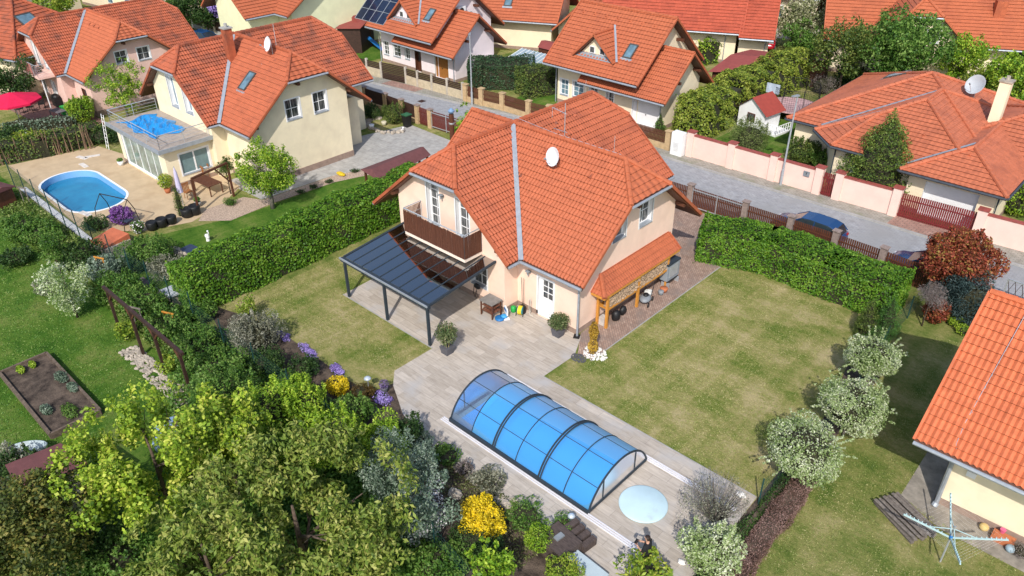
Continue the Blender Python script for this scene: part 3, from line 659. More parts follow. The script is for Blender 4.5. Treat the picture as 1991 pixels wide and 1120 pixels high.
def holed(name, outer, hole, z, m):
    bm = bmesh.new()
    for lp in (outer, hole):
        vs = [bm.verts.new((x, y, z)) for x, y in lp]
        for i in range(len(vs)): bm.edges.new((vs[i], vs[(i+1) % len(vs)]))
    bmesh.ops.triangle_fill(bm, edges=bm.edges[:], use_beauty=True, normal=(0, 0, 1)); bm.verts.index_update(); b = MB()
    b.add([tuple(v.co) for v in bm.verts], [tuple(v.index for v in f.verts) for f in bm.faces]); bm.free(); o = b.build(name, m)
    for p_ in o.data.polygons:
        if p_.normal.z < 0: p_.flip()
    return struct(o)
def kerb(name, a, b, w_=.12, h=.1, m=CONC):
    mb = MB(); mb.bar((a[0], a[1], h/2), (b[0], b[1], h/2), w_, h); return struct(mb.build(name, m))
# street bends slightly: near edge / far kerb / wall foot
NE = [(-95, 34.6), (-58, 38.6), (-44, 38.6), (-31, 40.15), (-10, 40.5), (12, 40.6)]
FE = [(-95, 37.5), (-57, 42.2), (-45, 43.9), (-37, 45.3), (-22, 45.55), (-4, 45.75), (12, 45.8)]
WF = [(-95, 39), (-57, 43.6), (-45, 45.4), (-37, 46.5), (-26, 46.75), (-5, 47.6), (12, 47.8)]
sheet('road', NE+FE[::-1], Z1, ROADM, False)
sheet('sidewalk', FE+WF[::-1], .09, SIDEM, False)
for a, b in zip(FE, FE[1:]): kerb('kerb', a, b, .14, .11)
sheet('driveway_apron', [(-12.2, 45.8), (-7.7, 45.85), (-7.7, 47.5), (-12.2, 47.2)], .095, REDPAV, False)
sheet('driveway_apron', [(-56.2, 42.5), (-52.2, 42.95), (-52.2, 44.1), (-56.2, 43.7)], .095, REDPAV, False)
for a, b in (((-23.05, 18.9), (-30.0, 18.9)), ((-17.8, 20.85), (-7.4, 20.85)), ((-16.96, 23.2), (-16.96, 35.2))): kerb('lawn_edging', a, b, .05, .03)
def stadium(x0, x1, y0, y1, r, n=8):
    o = []
    for cx, cy, a0 in ((x1-r, y1-r, 0), (x0+r, y1-r, 90), (x0+r, y0+r, 180), (x1-r, y0+r, 270)):
        for i in range(n+1): a = math.radians(a0+90*i/n); o.append((cx+r*math.cos(a), cy+r*math.sin(a)))
    return o
HOLE = stadium(-57.1, -49.4, 13.1, 16.75, 1.82, 10)
holed('ground', [(-420, -260), (260, -260), (260, 520), (-420, 520)], HOLE, 0, GR_MIX)
holed('pool_deck', [(-61.5, 13.0), (-60.4, 18.9), (-55, 20), (-48.9, 22.5), (-46, 22.3), (-44.6, 20.3), (-43.6, 17.6), (-44.6, 15.0), (-47.5, 12.6)], HOLE, Z3, DECKM)
sheet('concrete_yard', [(-47.5, 22), (-43.2, 22.2), (-42.9, 27.5), (-41.5, 31.5), (-40.2, 33), (-38.5, 37.3), (-46.5, 37.6), (-47.5, 33)], Z2, pavemat('pale_concrete_pavers', (.36, .355, .34), (.43, .42, .40), (.25, .25, .24), .5, .5, 0, .01, streak=False), False)
sheet('gravel_strip', [(-44.6, 19.0), (-43.4, 17.9), (-42.0, 19.3), (-42.2, 22.5), (-41.9, 27), (-40.4, 31.6), (-41.3, 31.9), (-42.85, 27.6), (-43.1, 22.2), (-44.4, 21.6)], Z4, mat('pinkish_gravel', (.40, .30, .23), 1, .4, 12, bump=.03, bscale=16), False)
sheet('patio', [(-75, 17.2), (-65, 18.0), (-64.5, 21.5), (-75, 21.5)], Z2, mat('red_clinker_patio', (.24, .13, .11), .95, .25, 5, bump=.01), False)
sheet('concrete_strip', [(-3.5, 24.6), (-3.6, 28.5), (-2.2, 28.5), (-2.2, 25.2), (1.5, 25.3), (1.5, 23.9), (-1.9, 23.9)], Z2, mat('stained_concrete', (.27, .24, .20), 1, .3, 1.5, bump=.01, bscale=30), False)
# far yards
sheet('yard_paving', [(-48, 76), (-30, 84), (-20, 104), (-60, 104)], Z2, mat('far_yard_gravel', (.34, .30, .25), 1, .2, 1), False)
sheet('carport_yard', [(-28, 84), (-16, 84), (-16, 104), (-28, 104)], Z3, CONC, False)
sheet('front_yard', [(-45.5, 46.8), (-31.5, 47.6), (-31.5, 50), (-42, 50)], Z2, CLINK, False)
sheet('front_garden_lawn', [(-44.0, 46.4), (-40.5, 46.8), (-42, 52), (-46, 52)], Z3, GR_GRN, False)
# ------------------------------------------------------------------ houses of the cross-gabled kind
C0 = np.array([0, 0, H]); MO = (-26.95, 28.7, 0)
def settle(root, O):
    for c in kids(root): c.location = (c.location.x-O[0], c.location.y-O[1], c.location.z)
def cross_house(label, D, k, wm, rm, base_zb=-.1, zr=7.4, hg=6.05, near=True, ops={}, per=.2, g3=-30.05):
    D = np.array(D, float); L = (np.array(MO)+D-C0)*k+C0
    t = thing('house', label, 'house', L); t.scale = (k, k, k)
    r1 = gable('y', 22.9, 36.9, -26.95, 5.05, 3.2, zr, hg, hg, 1.5); r2 = gable('x', g3, -18.1, 28.75, 5.0, 3.2, zr, None, hg, 1.6)
    W = Walls(t, [r1, r2], wm, base_zb)
    W.wall((-30.4, 23.4), (-22.6, 23.4), ops.get('front', ())); W.wall((-22.6, 23.4), (-22.6, 24.35)); W.wall((-22.6, 24.35), (-18.75, 24.35), ops.get('wing', ()))
    W.wall((-18.75, 24.35), (-18.75, 32.15), ops.get('east', ())); W.wall((-18.75, 32.15), (-22.6, 32.15)); W.wall((-22.6, 32.15), (-22.6, 36.3))
    W.wall((-22.6, 36.3), (-30.4, 36.3)); W.wall((-30.4, 36.3), (-30.4, 23.4)); W.done()
    m1, m2 = rm
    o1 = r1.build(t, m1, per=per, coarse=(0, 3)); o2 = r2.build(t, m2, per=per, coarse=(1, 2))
    a = (-26.95, 28.7+.0, zr); b = (-21.72, 23.62, 3.2); strip(t, a, b, .24, ZINC, lift=.13); strip(t, (-26.95, 28.8, zr), (-21.8, 33.85, 3.2), .24, ZINC, lift=.13)
    # purlin ends under the overhangs
    for n_, (x, y) in enumerate(((-30.4, 22.95), (-22.75, 22.95), (-18.2, 24.5), (-18.2, 32.2))):
        mb = MB(); z = max(r1.z(x, y+.1) if n_ < 2 else -9, r2.z(x, y) if n_ >= 2 else -9)-.34
        if n_ < 2: mb.bb((x-.09, y, z), (x+.09, y+.5, z+.2))
        else: mb.bb((x-.55, y-.09, z), (x, y+.09, z+.2))
        mb.build('purlin', BROWN, t)
    mb = MB(); mb.bb((-18.75, 28.0, 5.6), (-18.2, 28.18, 5.8)); mb.build('purlin', BROWN, t)
    return t, D, k
def unD(p, D, k):           # world point -> coordinates of the first house of the kind
    return (np.array(p)-C0)/k+C0-D
def hbox(pa, pb, plane, val, D, k, a, s=1):
    """opening from photo pixels on a wall of a cross_house"""
    ax = 0 if plane == 'x' else 1; wv = ((val+D[ax]))*k
    f = onx if plane == 'x' else ony; q = [unD(f(*p, wv), D, k) for p in (pa, pb)]
    o = sorted(q_[1-ax]-a for q_ in q); z = sorted(q_[2] for q_ in q); return o[0], o[1], z[0], z[1]
Z0 = (0, 0, 0)
o_e = [(4.62, 5.66, 4.02, 5.42, 'window', dict(cols=2, rows=2, dep=.24)), (2.45, 3.47, 4.05, 5.42, 'window', dict(cols=2, rows=2, dep=.24))]
o_w = [(1.35, 2.32, .12, 2.28, 'door', dict(cols=2, rows=3, panel=.45, g0=.2, g1=.16, dep=.2))]
o_f = [(2.35, 3.22, 3.1, 5.62, 'window', dict(cols=2, rows=5, dep=.3)), (4.5, 5.4, 3.1, 5.3, 'window', dict(cols=2, rows=4, dep=.3)), (5.45, 6.55, .85, 2.0, 'window', dict(cols=2, rows=2, dep=.22)), (1.4, 3.9, .1, 2.1, 'window', dict(cols=2, rows=1, mull=1, sill=False))]
mh, _, _ = cross_house('peach house under an orange cross-gabled tile roof, with a wooden balcony above the glass pergola', Z0, 1, PLAST_P, (ORANGE, ORANGE_H), ops=dict(east=o_e, wing=o_w, front=o_f))
nu = (1, 0, 0); sl_ = 4.2/5.0; cc = math.sqrt(1+sl_*sl_); upS = (0, 1/cc, sl_/cc)
def onG2(x, y): return (x, y, 3.2+sl_*(y-23.75))
vents(mh, [onG2(-24.1, 28.0), onG2(-22.0, 28.0), onG2(-20.9, 27.6), onG2(-24.6, 26.7)], upS, nu, ORANGE_W)
sl1 = 4.2/5.05; c1_ = math.sqrt(1+sl1*sl1); upE = (-1/c1_, 0, sl1/c1_)
vents(mh, [(-26.2, y, 3.2+sl1*(-21.9+26.2)) for y in (25.2, 26.6, 31.4, 33.0, 34.4)], upE, (0, 1, 0), ORANGE_W)
# downpipe of the wing
b = MB(); b.tube([(-19.15, 23.9, 3.02), (-19.0, 23.95, 2.85), (-18.62, 24.22, 2.75), (-18.62, 24.22, .05)], .055, 8); b.build('downpipe', ZINC, mh)
b = MB(); b.box((-18.62, 24.2, .05), (.3, .3, .06), .5); b.build('drain_box', BLACK, mh)
# balcony on the front gable
bo = MB(); bo.bb((-28.55, 22.2, 2.82), (-24.1, 23.39, 2.98)); bal = bo.build('balcony', mat('pale_balcony_edge', (.72, .60, .50), .9, .05), mh)
rg = random.Random(4); sc1 = MB(); sc2 = MB()
for i in range(100):
    x = -28.53+4.42*i/100; hgt = rg.uniform(-.02, .03); sc1.box((x+.022, 22.17+rg.uniform(-.01, .01), 3.62+hgt/2), (.036, .02, 1.18+hgt))
sc1.build('slat_screen', BROWN, bal)
for i in range(24):
    y = 22.2+1.15*i/24; sc2.box((-24.08+rg.uniform(-.01, .01), y+.025, 3.62), (.02, .036, 1.2))
sc2.build('slat_screen', BROWN, bal); sc3 = MB()
for i in range(14): sc3.box((-28.58, 22.2+1.15*i/14+.03, 3.62), (.02, .04, 1.2))
sc3.build('slat_screen', BROWN, bal)
b = MB(); rail(b, [(-28.55, 23.4), (-28.55, 22.22), (-24.12, 22.22), (-24.12, 23.4)], 3.0, 4.3, 2, 1.1, .02, .032); b.build('railing', STEEL, bal)
# wall lamp and thermometer-like lamps
def wall_lamp(parent, x, y, z, m=GREYP):
    b = MB(); b.box((x, y-.06, z), (.1, .1, .08)); b.lathe([(.02, .04), (.13, .0), (.14, -.02), (.03, -.02)], (x, y-.2, z+.12), 10); b.tube([(x, y-.2, z+.1), (x, y-.2, z-.12)], .045, 8); b.build('wall_lamp', m, parent)
wall_lamp(mh, -21.75, 24.35, 2.35); wall_lamp(mh, -26.75, 23.4, 5.15)
# lightning wire on the ridge and aerials
b = MB(); b.tube([(-26.9, 29.0, 7.62), (-24, 28.75, 7.58), (-20, 28.75, 7.58), (-19.6, 30.2, 6.6)], .012, 4)
for x in np.linspace(-26.5, -20, 9): b.tube([(x, 28.75, 7.48), (x, 28.75, 7.6)], .008, 3)
for p, h in (((-20.4, 28.75, 7.5), .9), ((-26.95, 34.8, 7.5), .8)): b.tube([p, (p[0], p[1], p[2]+h)], .012, 4)
b.build('lightning_wire', STEEL, mh)
settle(mh, MO)
dish('satellite_dish', 'white oval satellite dish on the ridge of the peach house with the balcony', (-23.0, 27.6, 6.3), .8, .47, -1.75, .3)
ta = thing('roof_aerial', 'thin roof aerial with crossbars behind the dish of the peach house', 'aerial', (-24.0, 29.4, 6.9)); b = MB()
b.tube([(0, 0, -.3), (0, 0, 2.1)], .022, 5); b.build('mast', STEEL, ta); b = MB()
b.tube([(-1.1, .3, 1.55), (.1, 0, 1.55)], .016, 4); b.tube([(-1.1, .3, 1.55), (-1.1, .3, 1.0)], .012, 4); b.tube([(-.9, .2, .5), (.2, -.05, .62)], .014, 4)
for i in range(5): b.tube([(-1.0+.22*i, .27-.05*i-.15, 1.56), (-1.0+.22*i, .27-.05*i+.15, 1.56)], .008, 3)
b.build('crossbar', STEEL, ta)
# second house of the kind: cream, with the winter garden
D2 = np.array((-27.64, -.26, 0)); k2 = .9641
e2 = [hbox((559, 235), (580.5, 189), 'x', -18.75, D2, k2, 24.35)+('window', dict(cols=2, rows=2, dep=.24, gl=GLASSD)), hbox((612.6, 221), (632.7, 175), 'x', -18.75, D2, k2, 24.35)+('window', dict(cols=2, rows=2, dep=.24))]
f2 = [(2.5, 3.5, 3.2, 5.4, 'window', dict(cols=2, rows=1, dep=.3, gl=GLASSB)), (4.6, 5.6, 3.2, 5.0, 'window', dict(cols=2, rows=1, dep=.3, gl=GLASSB))]
yh, _, _ = cross_house('cream house under an orange cross-gabled roof with tiled chimney, by the oval pool', D2, k2, PLAST_Y, (ORANGE_W, ORANGE), -.9, g3=-27.2, ops=dict(east=e2, front=f2))
for c in list(kids(yh)):
    if c.name.startswith('plinth'): bpy.data.objects.remove(c)
b = MB()
b.bb((-18.75, 24.35, -.83), (-18.7, 32.15, -.38)); b.bb((-22.6, 24.3, -.83), (-18.7, 24.35, -.38)); b.build('plinth', PLINTH, yh)
chimney(yh, -25.3, 27.3, 4.5, 8.35, .55, .55, ORANGE_W)
skylight(yh, onG2(-22.0, 26.45), nu, upS, .85, 1.5)
b = MB(); b.tube([onG2(-21.9, 27.3), onG2(-21.5, 28.6)], .02, 4); b.tube([(-21.5, 28.8, 7.5), (-21.5, 28.8, 9.0)], .02, 4); b.build('lightning_wire', STEEL, yh)
vents(yh, [onG2(-24.0, 28.0), onG2(-20.7, 28.0)], upS, nu, ORANGE_W); vents(yh, [(-26.3, y, 3.2+sl1*(-21.9+26.3)) for y in (25.4, 26.6, 31.0, 32.4, 33.9)], upE, (0, 1, 0), ORANGE_W)
b = MB(); b.bb((-22.6, 32.15, -.85), (-20.4, 34.2, 2.9)); b.build('side_porch', PLAST_Y, yh)
settle(yh, MO)
q = (np.array((-21.3, 28.3, 6.9))+D2-C0)*k2+C0
dish('satellite_dish', 'white satellite dish seen edge-on above the roof window of the cream house with the chimney', q, .95, .48, -1.75, .3)
# third: pink house far left
D3 = np.array((-55.08, -.47, -2.1)); k3 = .905
e3 = [hbox((228, 125), (244, 97), 'x', -18.75, D3, k3, 24.35)+('window', dict(cols=2, rows=2, dep=.16)), hbox((271, 118), (288, 89), 'x', -18.75, D3, k3, 24.35)+('window', dict(cols=2, rows=2, dep=.16))]
f3 = [(2.6, 3.6, 3.1, 5.2, 'window', dict(cols=1, rows=1)), (4.7, 5.6, 3.1, 5.0, 'window', dict(cols=1, rows=1)), (2.0, 3.0, .4, 1.6, 'window', dict(cols=2, rows=2)), (4.6, 5.6, .0, 1.9, 'door', {})]
w3 = [(1.6, 2.6, .8, 2.0, 'window', dict(cols=2, rows=1, bw=0, fm=BROWN, gl=GLASSD))]
ph, _, _ = cross_house('pink house under an orange cross-gabled roof behind the crimson parasol', D3, k3, PLAST_K, (ORANGE_W, ORANGE_H), -.45, 7.2, g3=-27.2, ops=dict(east=e3, front=f3, wing=w3))
bo = MB(); bo.bb((-28.9, 21.9, 2.7), (-23.6, 23.39, 2.9)); bal3 = bo.build('balcony', PLAST_K, ph)
b = MB(); b.bb((-28.95, 21.85, 3.0), (-24.6, 21.88, 3.95)); b.build('screen', mat('old_pink_fabric', (.42, .16, .14), .9, .08), bal3)
b = MB(); rail(b, [(-28.9, 23.4), (-28.9, 21.9), (-23.6, 21.9), (-23.6, 23.4)], 2.9, 4.0, 4, .8, .02, .03); b.build('railing', STEEL, bal3)
b = MB()
for y in np.linspace(23.6, 36, 1): pass
b.tube([(-23.9, 22.2, 2.7), (-23.9, 22.2, -.3)], .05, 6); b.build('post', WHITE, ph)
vents(ph, [onG2(x, 27.6) for x in (-24.2, -23.2, -22.2)], upS, nu, ORANGE); vents(ph, [(-26.3, y, 3.2+.79*(4.4)) for y in (25.6, 27.0, 31.0, 32.4)], upE, (0, 1, 0), ORANGE_W)
settle(ph, MO)
# ------------------------------------------------------------------ houses with a triangular dormer and a lower garage wing
HB = (-37, 52.5, 0)
def dormer_house(label, D, wm, rm, front, gable_ops, solar=False, gdoor=WHITE):
    D = np.array(D, float); t = thing('house', label, 'house', np.array(HB)+D)
    main = gable('x', -41.9, -32.6, 53.0, 4.7, 3.5, 7.6); gar = gable('x', -38.4, -30.2, 52.0, 3.45, 2.55, 5.6)
    W = Walls(t, [main], wm); W.wall((-41.4, 49.6), (-38.2, 49.6), [o for o in front if o[1] < 3.2]); W.wall((-33.3, 49.6), (-33.3, 56.6), gable_ops, plinth=0); W.wall((-33.3, 56.6), (-41.4, 56.6)); W.wall((-41.4, 56.6), (-41.4, 49.6))
    W.done()
    W = Walls(t, [gar, main], wm); W.roofs = [gar]
    W.wall((-38.2, 49.6), (-31.0, 49.6), [(o[0]-3.2, o[1]-3.2)+tuple(o[2:]) for o in front if o[0] > 3.2]); W.wall((-31.0, 49.6), (-31.0, 54.6)); W.wall((-31.0, 54.6), (-33.3, 54.6)); W.done()
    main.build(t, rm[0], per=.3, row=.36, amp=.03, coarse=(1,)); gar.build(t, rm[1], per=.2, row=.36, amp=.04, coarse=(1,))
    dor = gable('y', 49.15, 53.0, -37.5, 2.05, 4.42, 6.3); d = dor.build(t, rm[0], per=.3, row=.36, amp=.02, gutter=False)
    dw = MB(); dw.add([(-39.2, 49.6, 4.45), (-35.8, 49.6, 4.45), (-37.5, 49.6, 6.15)], [(0, 1, 2)]); dwo = dw.build('dormer_wall', wm, t)
    for x in (-37.55-.35, -37.45+.55):
        f = MB(); f.bb((x-.27, 49.54, 4.75), (x+.27, 49.6, 5.3)); f = f.build('window', WHITE, t); gq = MB(); gq.bb((x-.2, 49.52, 4.82), (x+.2, 49.545, 5.23)); gq.build('pane', GLASSD, f)
    fl = MB(); fl.add([(-39.3, 49.25, 4.42), (-35.7, 49.25, 4.42), (-35.7, 49.62, 4.72), (-39.3, 49.62, 4.72)], [(0, 1, 2, 3)]); fl.build('flashing', ZINC, t)
    strip(t, (-37.45, 51.75, 6.52), (-35.3, 49.3, 4.5), .16, ZINC)
    k = 4.1/4.7; c = math.sqrt(1+k*k); skylight(t, (-34.75, 50.3, 3.5+k*2.0+.02), (1, 0, 0), (0, 1/c, k/c), .8, 1.3)
    vents(t, [(x, 52.2, 3.5+k*3.9) for x in np.linspace(-41, -34, 7)], (0, 1/c, k/c), (1, 0, 0), rm[0])
    for a_, c_ in (((-33.3, 51.5, 5.6), (-32.65, 51.68, 5.8)), ((-33.3, 54.3, 5.6), (-32.65, 54.5, 5.8)), ((-31, 50.6, 3.5), (-30.3, 50.8, 3.7)), ((-31, 53.4, 3.9), (-30.3, 53.6, 4.1)), ((-31, 51.9, 5.1), (-30.3, 52.1, 5.3))): b = MB(); b.bb(a_, c_); b.build('purlin', BROWN, t)
    b = MB(); b.tube([(-31.1, 48.6, 2.4), (-31.1, 49.0, 2.25), (-31.1, 49.5, 2.1), (-31.1, 49.5, 0)], .05, 7); b.tube([(-41.5, 48.4, 3.3), (-41.5, 49.5, 3.0), (-41.5, 49.5, 0)], .05, 7); b.build('downpipe', ZINC, t)
    if solar:
        s = MB(); n = (0, -k/c, 1/c)
        for i in range(4):
            for j in range(4):
                x = -43.9+i*1.08-.0; w0 = .35+j*1.28/1.0*.75; p = [(x+dx, 48.3+(w0+dw)*1.0, 3.5+k*(w0+dw)+.12) for dx, dw in ((0, 0), (1.02, 0), (1.02, .93), (0, .93))]; s.add(p, [(0, 1, 2, 3)])
        s = s.build('solar_panel', mat('solar_cell_blue', (.012, .018, .04), .15, .3, 3, spec=.8), t)
        gq = MB()
        for i in range(5): x = -43.93+i*1.08; gq.bar((x, 48.65, 3.5+k*.35+.13), (x, 52.4, 3.5+k*4.1+.13), .04, .03)
        for j in range(5): w0 = .33+j*.96; gq.bar((-43.93, 48.3+w0, 3.5+k*w0+.13), (-39.6, 48.3+w0, 3.5+k*w0+.13), .04, .03)
        gq.build('panel_frame', STEEL, s)
    return t
fr5 = [(.3, 1.15, .75, 2.05, 'window', dict(gl=GLASSB, dep=.12)), (1.65, 2.75, .85, 2.15, 'window', dict(gl=GLASSB, dep=.12)), (3.4, 4.2, .9, 2.2, 'window', dict(dep=.12)), (5.1, 5.8, .1, 2.1, 'door', dict(cols=2, rows=2, dep=.3)), (7.7, 10.1, .05, 2.15, 'garage', dict(dep=.12))]
c5 = dormer_house('pale cream house with a triangular dormer, orange roof and white garage door', (0, 0, 0), PLAST_C, (ORANGE_H, ORANGE_H), fr5, ())
settle(c5, HB)
fr4 = [(.3, 1.1, .75, 2.05, 'window', dict(dep=.12)), (1.75, 2.85, .85, 2.15, 'window', dict(dep=.12)), (3.5, 4.2, .9, 2.2, 'window', dict(dep=.12)), (5.0, 5.7, .1, 2.1, 'door', dict(cols=2, rows=2, dep=.3, fm=BROWN)), (7.7, 9.5, .05, 2.2, 'garage', dict(dep=.12, pm=mat('brown_garage_door', (.30, .12, .025), .6, .15, 6)))]
D4 = (-20.5, -2.3, 0)
c4 = dormer_house('pinkish white house with dark solar panels and a brown garage door', D4, PLAST_W, (ORANGE_H, ORANGE_H), fr4, [(3.7, 4.5, 4.3, 5.2, 'window', dict(cols=2, rows=2, bw=.05))], solar=True)
b = MB(); b.box((-33.3+.18, 52.6, 5.55), (.34, .9, .7)); b = b.build('air_conditioner', WHITE, c4); f = MB(); f.tube([(-33.3+.34, 52.55, 5.55), (-33.3+.37, 52.55, 5.55)], .26, 14); f.build('fan', BLACK, b)
settle(c4, HB)
# ------------------------------------------------------------------ hipped bungalow on the right
t9 = thing('bungalow', 'wide peach bungalow with a many-hipped salmon tile roof and white garage door', 'house', (-13, 54, 0)); k9 = .448
def hip(x0, x1, y0, y1, z, ks=(k9,)*4): return Roof([((x0, y0), (0, 1), z, ks[0]), ((x1, y0), (-1, 0), z, ks[1]), ((x0, y1), (0, -1), z, ks[2]), ((x0, y0), (1, 0), z, ks[3])])
B1 = hip(-21.95, -8.5, 51.3, 64.7, 2.8); B2 = Roof([((-19.5, 48.5), (0, 1), 2.8, k9), ((-8.55, 48.5), (-1, 0), 2.8, k9), ((-19.5, 62), (0, -1), 2.8, k9), ((-19.5, 48.5), (1, 0), 2.8, k9), ((-18.5, 49.5), (.7071, .7071), 2.8, k9*1.0)]); B3 = hip(-12.85, -6.95, 47.75, 60, 2.75)
B4 = hip(-12.8, 4, 53.2, 63.0, 2.85)
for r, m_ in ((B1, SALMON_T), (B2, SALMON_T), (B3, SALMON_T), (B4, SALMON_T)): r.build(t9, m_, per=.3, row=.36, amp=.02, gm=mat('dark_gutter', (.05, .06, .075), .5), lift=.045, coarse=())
strip(t9, (-14.1, 54.0-.1, 5.15), (-19.4, 51.25, 2.85), .01, ZINC)
strip(t9, (-19.45, 51.35, 2.86), (-14.05, 56.6, 5.2), .15, ZINC); strip(t9, (-12.75, 48.6, 2.86), (-10.0, 51.35, 4.07), .15, ZINC)
W = Walls(t9, [B1, B2, B3, B4], PLAST_C)
W.wall((-21.4, 64), (-21.4, 51.85), top=2.7); W.wall((-21.4, 51.85), (-19.0, 51.85), top=2.7); W.wall((-19.0, 51.85), (-17.3, 49.1), top=2.7); W.wall((-17.3, 49.1), (-12.4, 49.1), [(1.3, 2.6, .9, 2.1, 'window', dict(cols=2, rows=1, dep=.15))], top=2.7)
W.wall((-12.4, 49.1), (-12.4, 48.5), top=2.65); W.wall((-12.4, 48.5), (-7.5, 48.5), [(1.0, 4.0, .05, 2.2, 'garage', dict(dep=.3, bw=0))], top=2.65); W.wall((-7.5, 48.5), (-7.5, 57), top=2.65); W.wall((-7.5, 57), (3, 57), top=2.65)
W.done()
chimney(t9, -10.5, 56.9, 3.4, 6.5, .65, .65, PLAST_C, STONE)
c9 = math.sqrt(1+k9*k9); skylight(t9, (-18.2, 60.6, 2.8+k9*3.75), (0, -1, 0), (1/c9, 0, k9/c9), 1.2, 1.6, gl=mat('bright_roof_glass', (.45, .50, .54), .2, .1)); 
vents(t9, [(-15.6, 52.5, 2.8+k9*4), (-12.9, 51.0, 2.8+k9*2.5), (-9.9, 50.0, 2.75+k9*2.2)], (0, 1/c9, k9/c9), (1, 0, 0), SALMON_T)
b = MB(); b.tube([(-7.4, 48.0, 2.6), (-7.4, 48.5, 2.3), (-7.4, 48.45, 0)], .05, 6); b.tube([(-17.3, 48.7, 2.7), (-17.3, 49.0, 2.4), (-17.3, 49.0, 0)], .05, 6); b.build('downpipe', mat('dark_gutter', (.05, .06, .075)), t9)
settle(t9, (-13, 54))
dish('satellite_dish', 'large grey satellite dish on the salmon roof of the bungalow', (-12.4, 58.4, 4.3), 1.3, .65, -1.9, .5, mat('dish_grey', (.42, .45, .48), .5, .05))
# ------------------------------------------------------------------ house at the lower right corner
t10 = thing('house', 'cream house with a bright orange roof and grey downpipe at the lower right corner', 'house', (1.5, 28.5, 0))
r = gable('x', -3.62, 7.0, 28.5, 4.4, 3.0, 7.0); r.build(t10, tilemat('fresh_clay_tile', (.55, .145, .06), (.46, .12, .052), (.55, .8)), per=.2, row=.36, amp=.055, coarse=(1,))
W = Walls(t10, [r], PLAST_Y); W.wall((-2.5, 25.1), (6.5, 25.35)); W.wall((-2.5, 32), (-2.5, 25.1)); W.wall((6.5, 25.35), (6.5, 32)); W.wall((6.5, 32), (-2.5, 32)); W.done()
b = MB(); b.tube([(-2.45, 24.2, 2.85), (-2.45, 24.4, 2.7), (-2.40, 24.93, 2.45), (-2.40, 24.93, .12)], .08, 8); b.tube([(-2.40, 24.93, .14), (-2.42, 24.85, .02)], .11, 8); b.build('downpipe', ZINC, t10)
b = MB(); k = 4/4.4; b.tube([(-2.2, 24.1, 2.95), (-2.45, 24.4, 3.35), (-2.5, 25.0, 3.9), (-2.35, 28.4, 7.05)], .012, 4)
for q in np.linspace(25.3, 28.2, 9): z = 3+k*(q-24.1)+.03; b.tube([(-2.46+(q-25)*.03, q, z), (-2.46+(q-25)*.03, q, z+.09)], .01, 4)
b.build('lightning_wire', STEEL, t10); b = MB(); b.box((-1.75, 25.08, 1.9), (.3, .1, .22)); b.build('wall_box', WHITE, t10)
c = math.sqrt(1+k*k); vents(t10, [(-1.5, 27.4, 3+k*3.3)], (0, 1/c, k/c), (1, 0, 0), RED_T)
settle(t10, (1.5, 28.5))
# ------------------------------------------------------------------ second row of houses, turned about 26 degrees
def far_house(label, o, rz, parts, wm, rm, name='house', ops=(), extra=None, per=.3, zb=-.1):
    t = thing(name, label, 'house', o, rz); W = Walls(t, [r for r, w_ in parts], wm, zb)
    for r, wl in parts:
        W.roofs = [r]
        for a in wl: W.wall(*a[:2], ops=a[2] if len(a) > 2 else (), top=a[3] if len(a) > 3 else None)
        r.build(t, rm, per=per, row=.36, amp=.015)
    W.done()
    if extra: extra(t)
    return t
def boxw(x0, x1, y0, y1, fo=(), eo=()): return [((x0, y0), (x1, y0), fo), ((x1, y0), (x1, y1), eo), ((x1, y1), (x0, y1)), ((x0, y1), (x0, y0))]
def ex6(t): skylight(t, (3.8, 1.65, 3+.85*1.65+.03), (1, 0, 0), (0, .76, .65), .8, 1.1)
far_house('plain peach house with one roof window behind the solar panel house', (-59.0, 56.3, 0), .442, [(gable('x', -3, 9.3, 4.5, 4.5, 3, 6.8), boxw(-2.3, 8.5, .9, 8.2)), (gable('y', -.8, 9, 11.6, 2.6, 2.6, 4.9), boxw(9.4, 13.6, .3, 8))], PLAST_C, ORANGE_H, extra=ex6)
def ex7(t):
    c = (8.0-2.6, 3.1, 3+.85*3.1+.03); skylight(t, c, (1, 0, 0), (0, .76, .65), .85, 1.0); b = MB(); b.tube([(3.0, 5.0, 6.8), (3.0, 4.9, 8.6)], .16, 8); b.build('flue', ZINC, t)
    b = MB(); b.tube([(6.7, .1, 2.8), (6.7, .8, 2.5), (6.7, .85, 0)], .06, 6); b.tube([(10.4, -.2, 2.5), (10.4, .5, 2.2), (10.4, .55, 0)], .06, 6); b.build('downpipe', ZINC, t)
far_house('cream house with a wide brick-red roof, roof window and steel flue, behind the maroon shed', (-42.57, 65.26, 0), .442, [(gable('x', -5.5, 8.2, 5.5, 5.5, 3, 7.9), boxw(-5, 7.7, .9, 10)), (gable('x', 8.0, 11.1, 5.4, 5.8, 2.75, 7.3), boxw(8.0, 10.7, .6, 10))], PLAST_C, RED_T, extra=ex7)
def ex8(t):
    b = MB(); b.bb((14.5, 2.6, 3.4), (15.4, 3.4, 6.6)); b.build('chimney', ORANGE, t)
    q = dish('satellite_dish', 'small white satellite dish on the orange roof beyond the leafy tree', (-22.9, 73.5, 7.3), .9, .4, -1.5, .4)
far_house('cream house with a half-hipped orange gable behind the large leafy tree', (-29.0, 71.2, 0), .50, [(gable('x', .6, 17.0, 5.2, 5.0, 3.1, 7.4, 6.3), boxw(1.4, 16, 1.2, 9.5)), (gable('y', -2.2, 6, 8.0, 4.6, 3.1, 7.3, 6.0, None, 1.4), boxw(4.4, 11.6, -1.6, 5, [(4.2, 5.2, 3.7, 4.9, 'window', dict(cols=1, rows=1))]))], PLAST_C, ORANGE_H, extra=ex8)
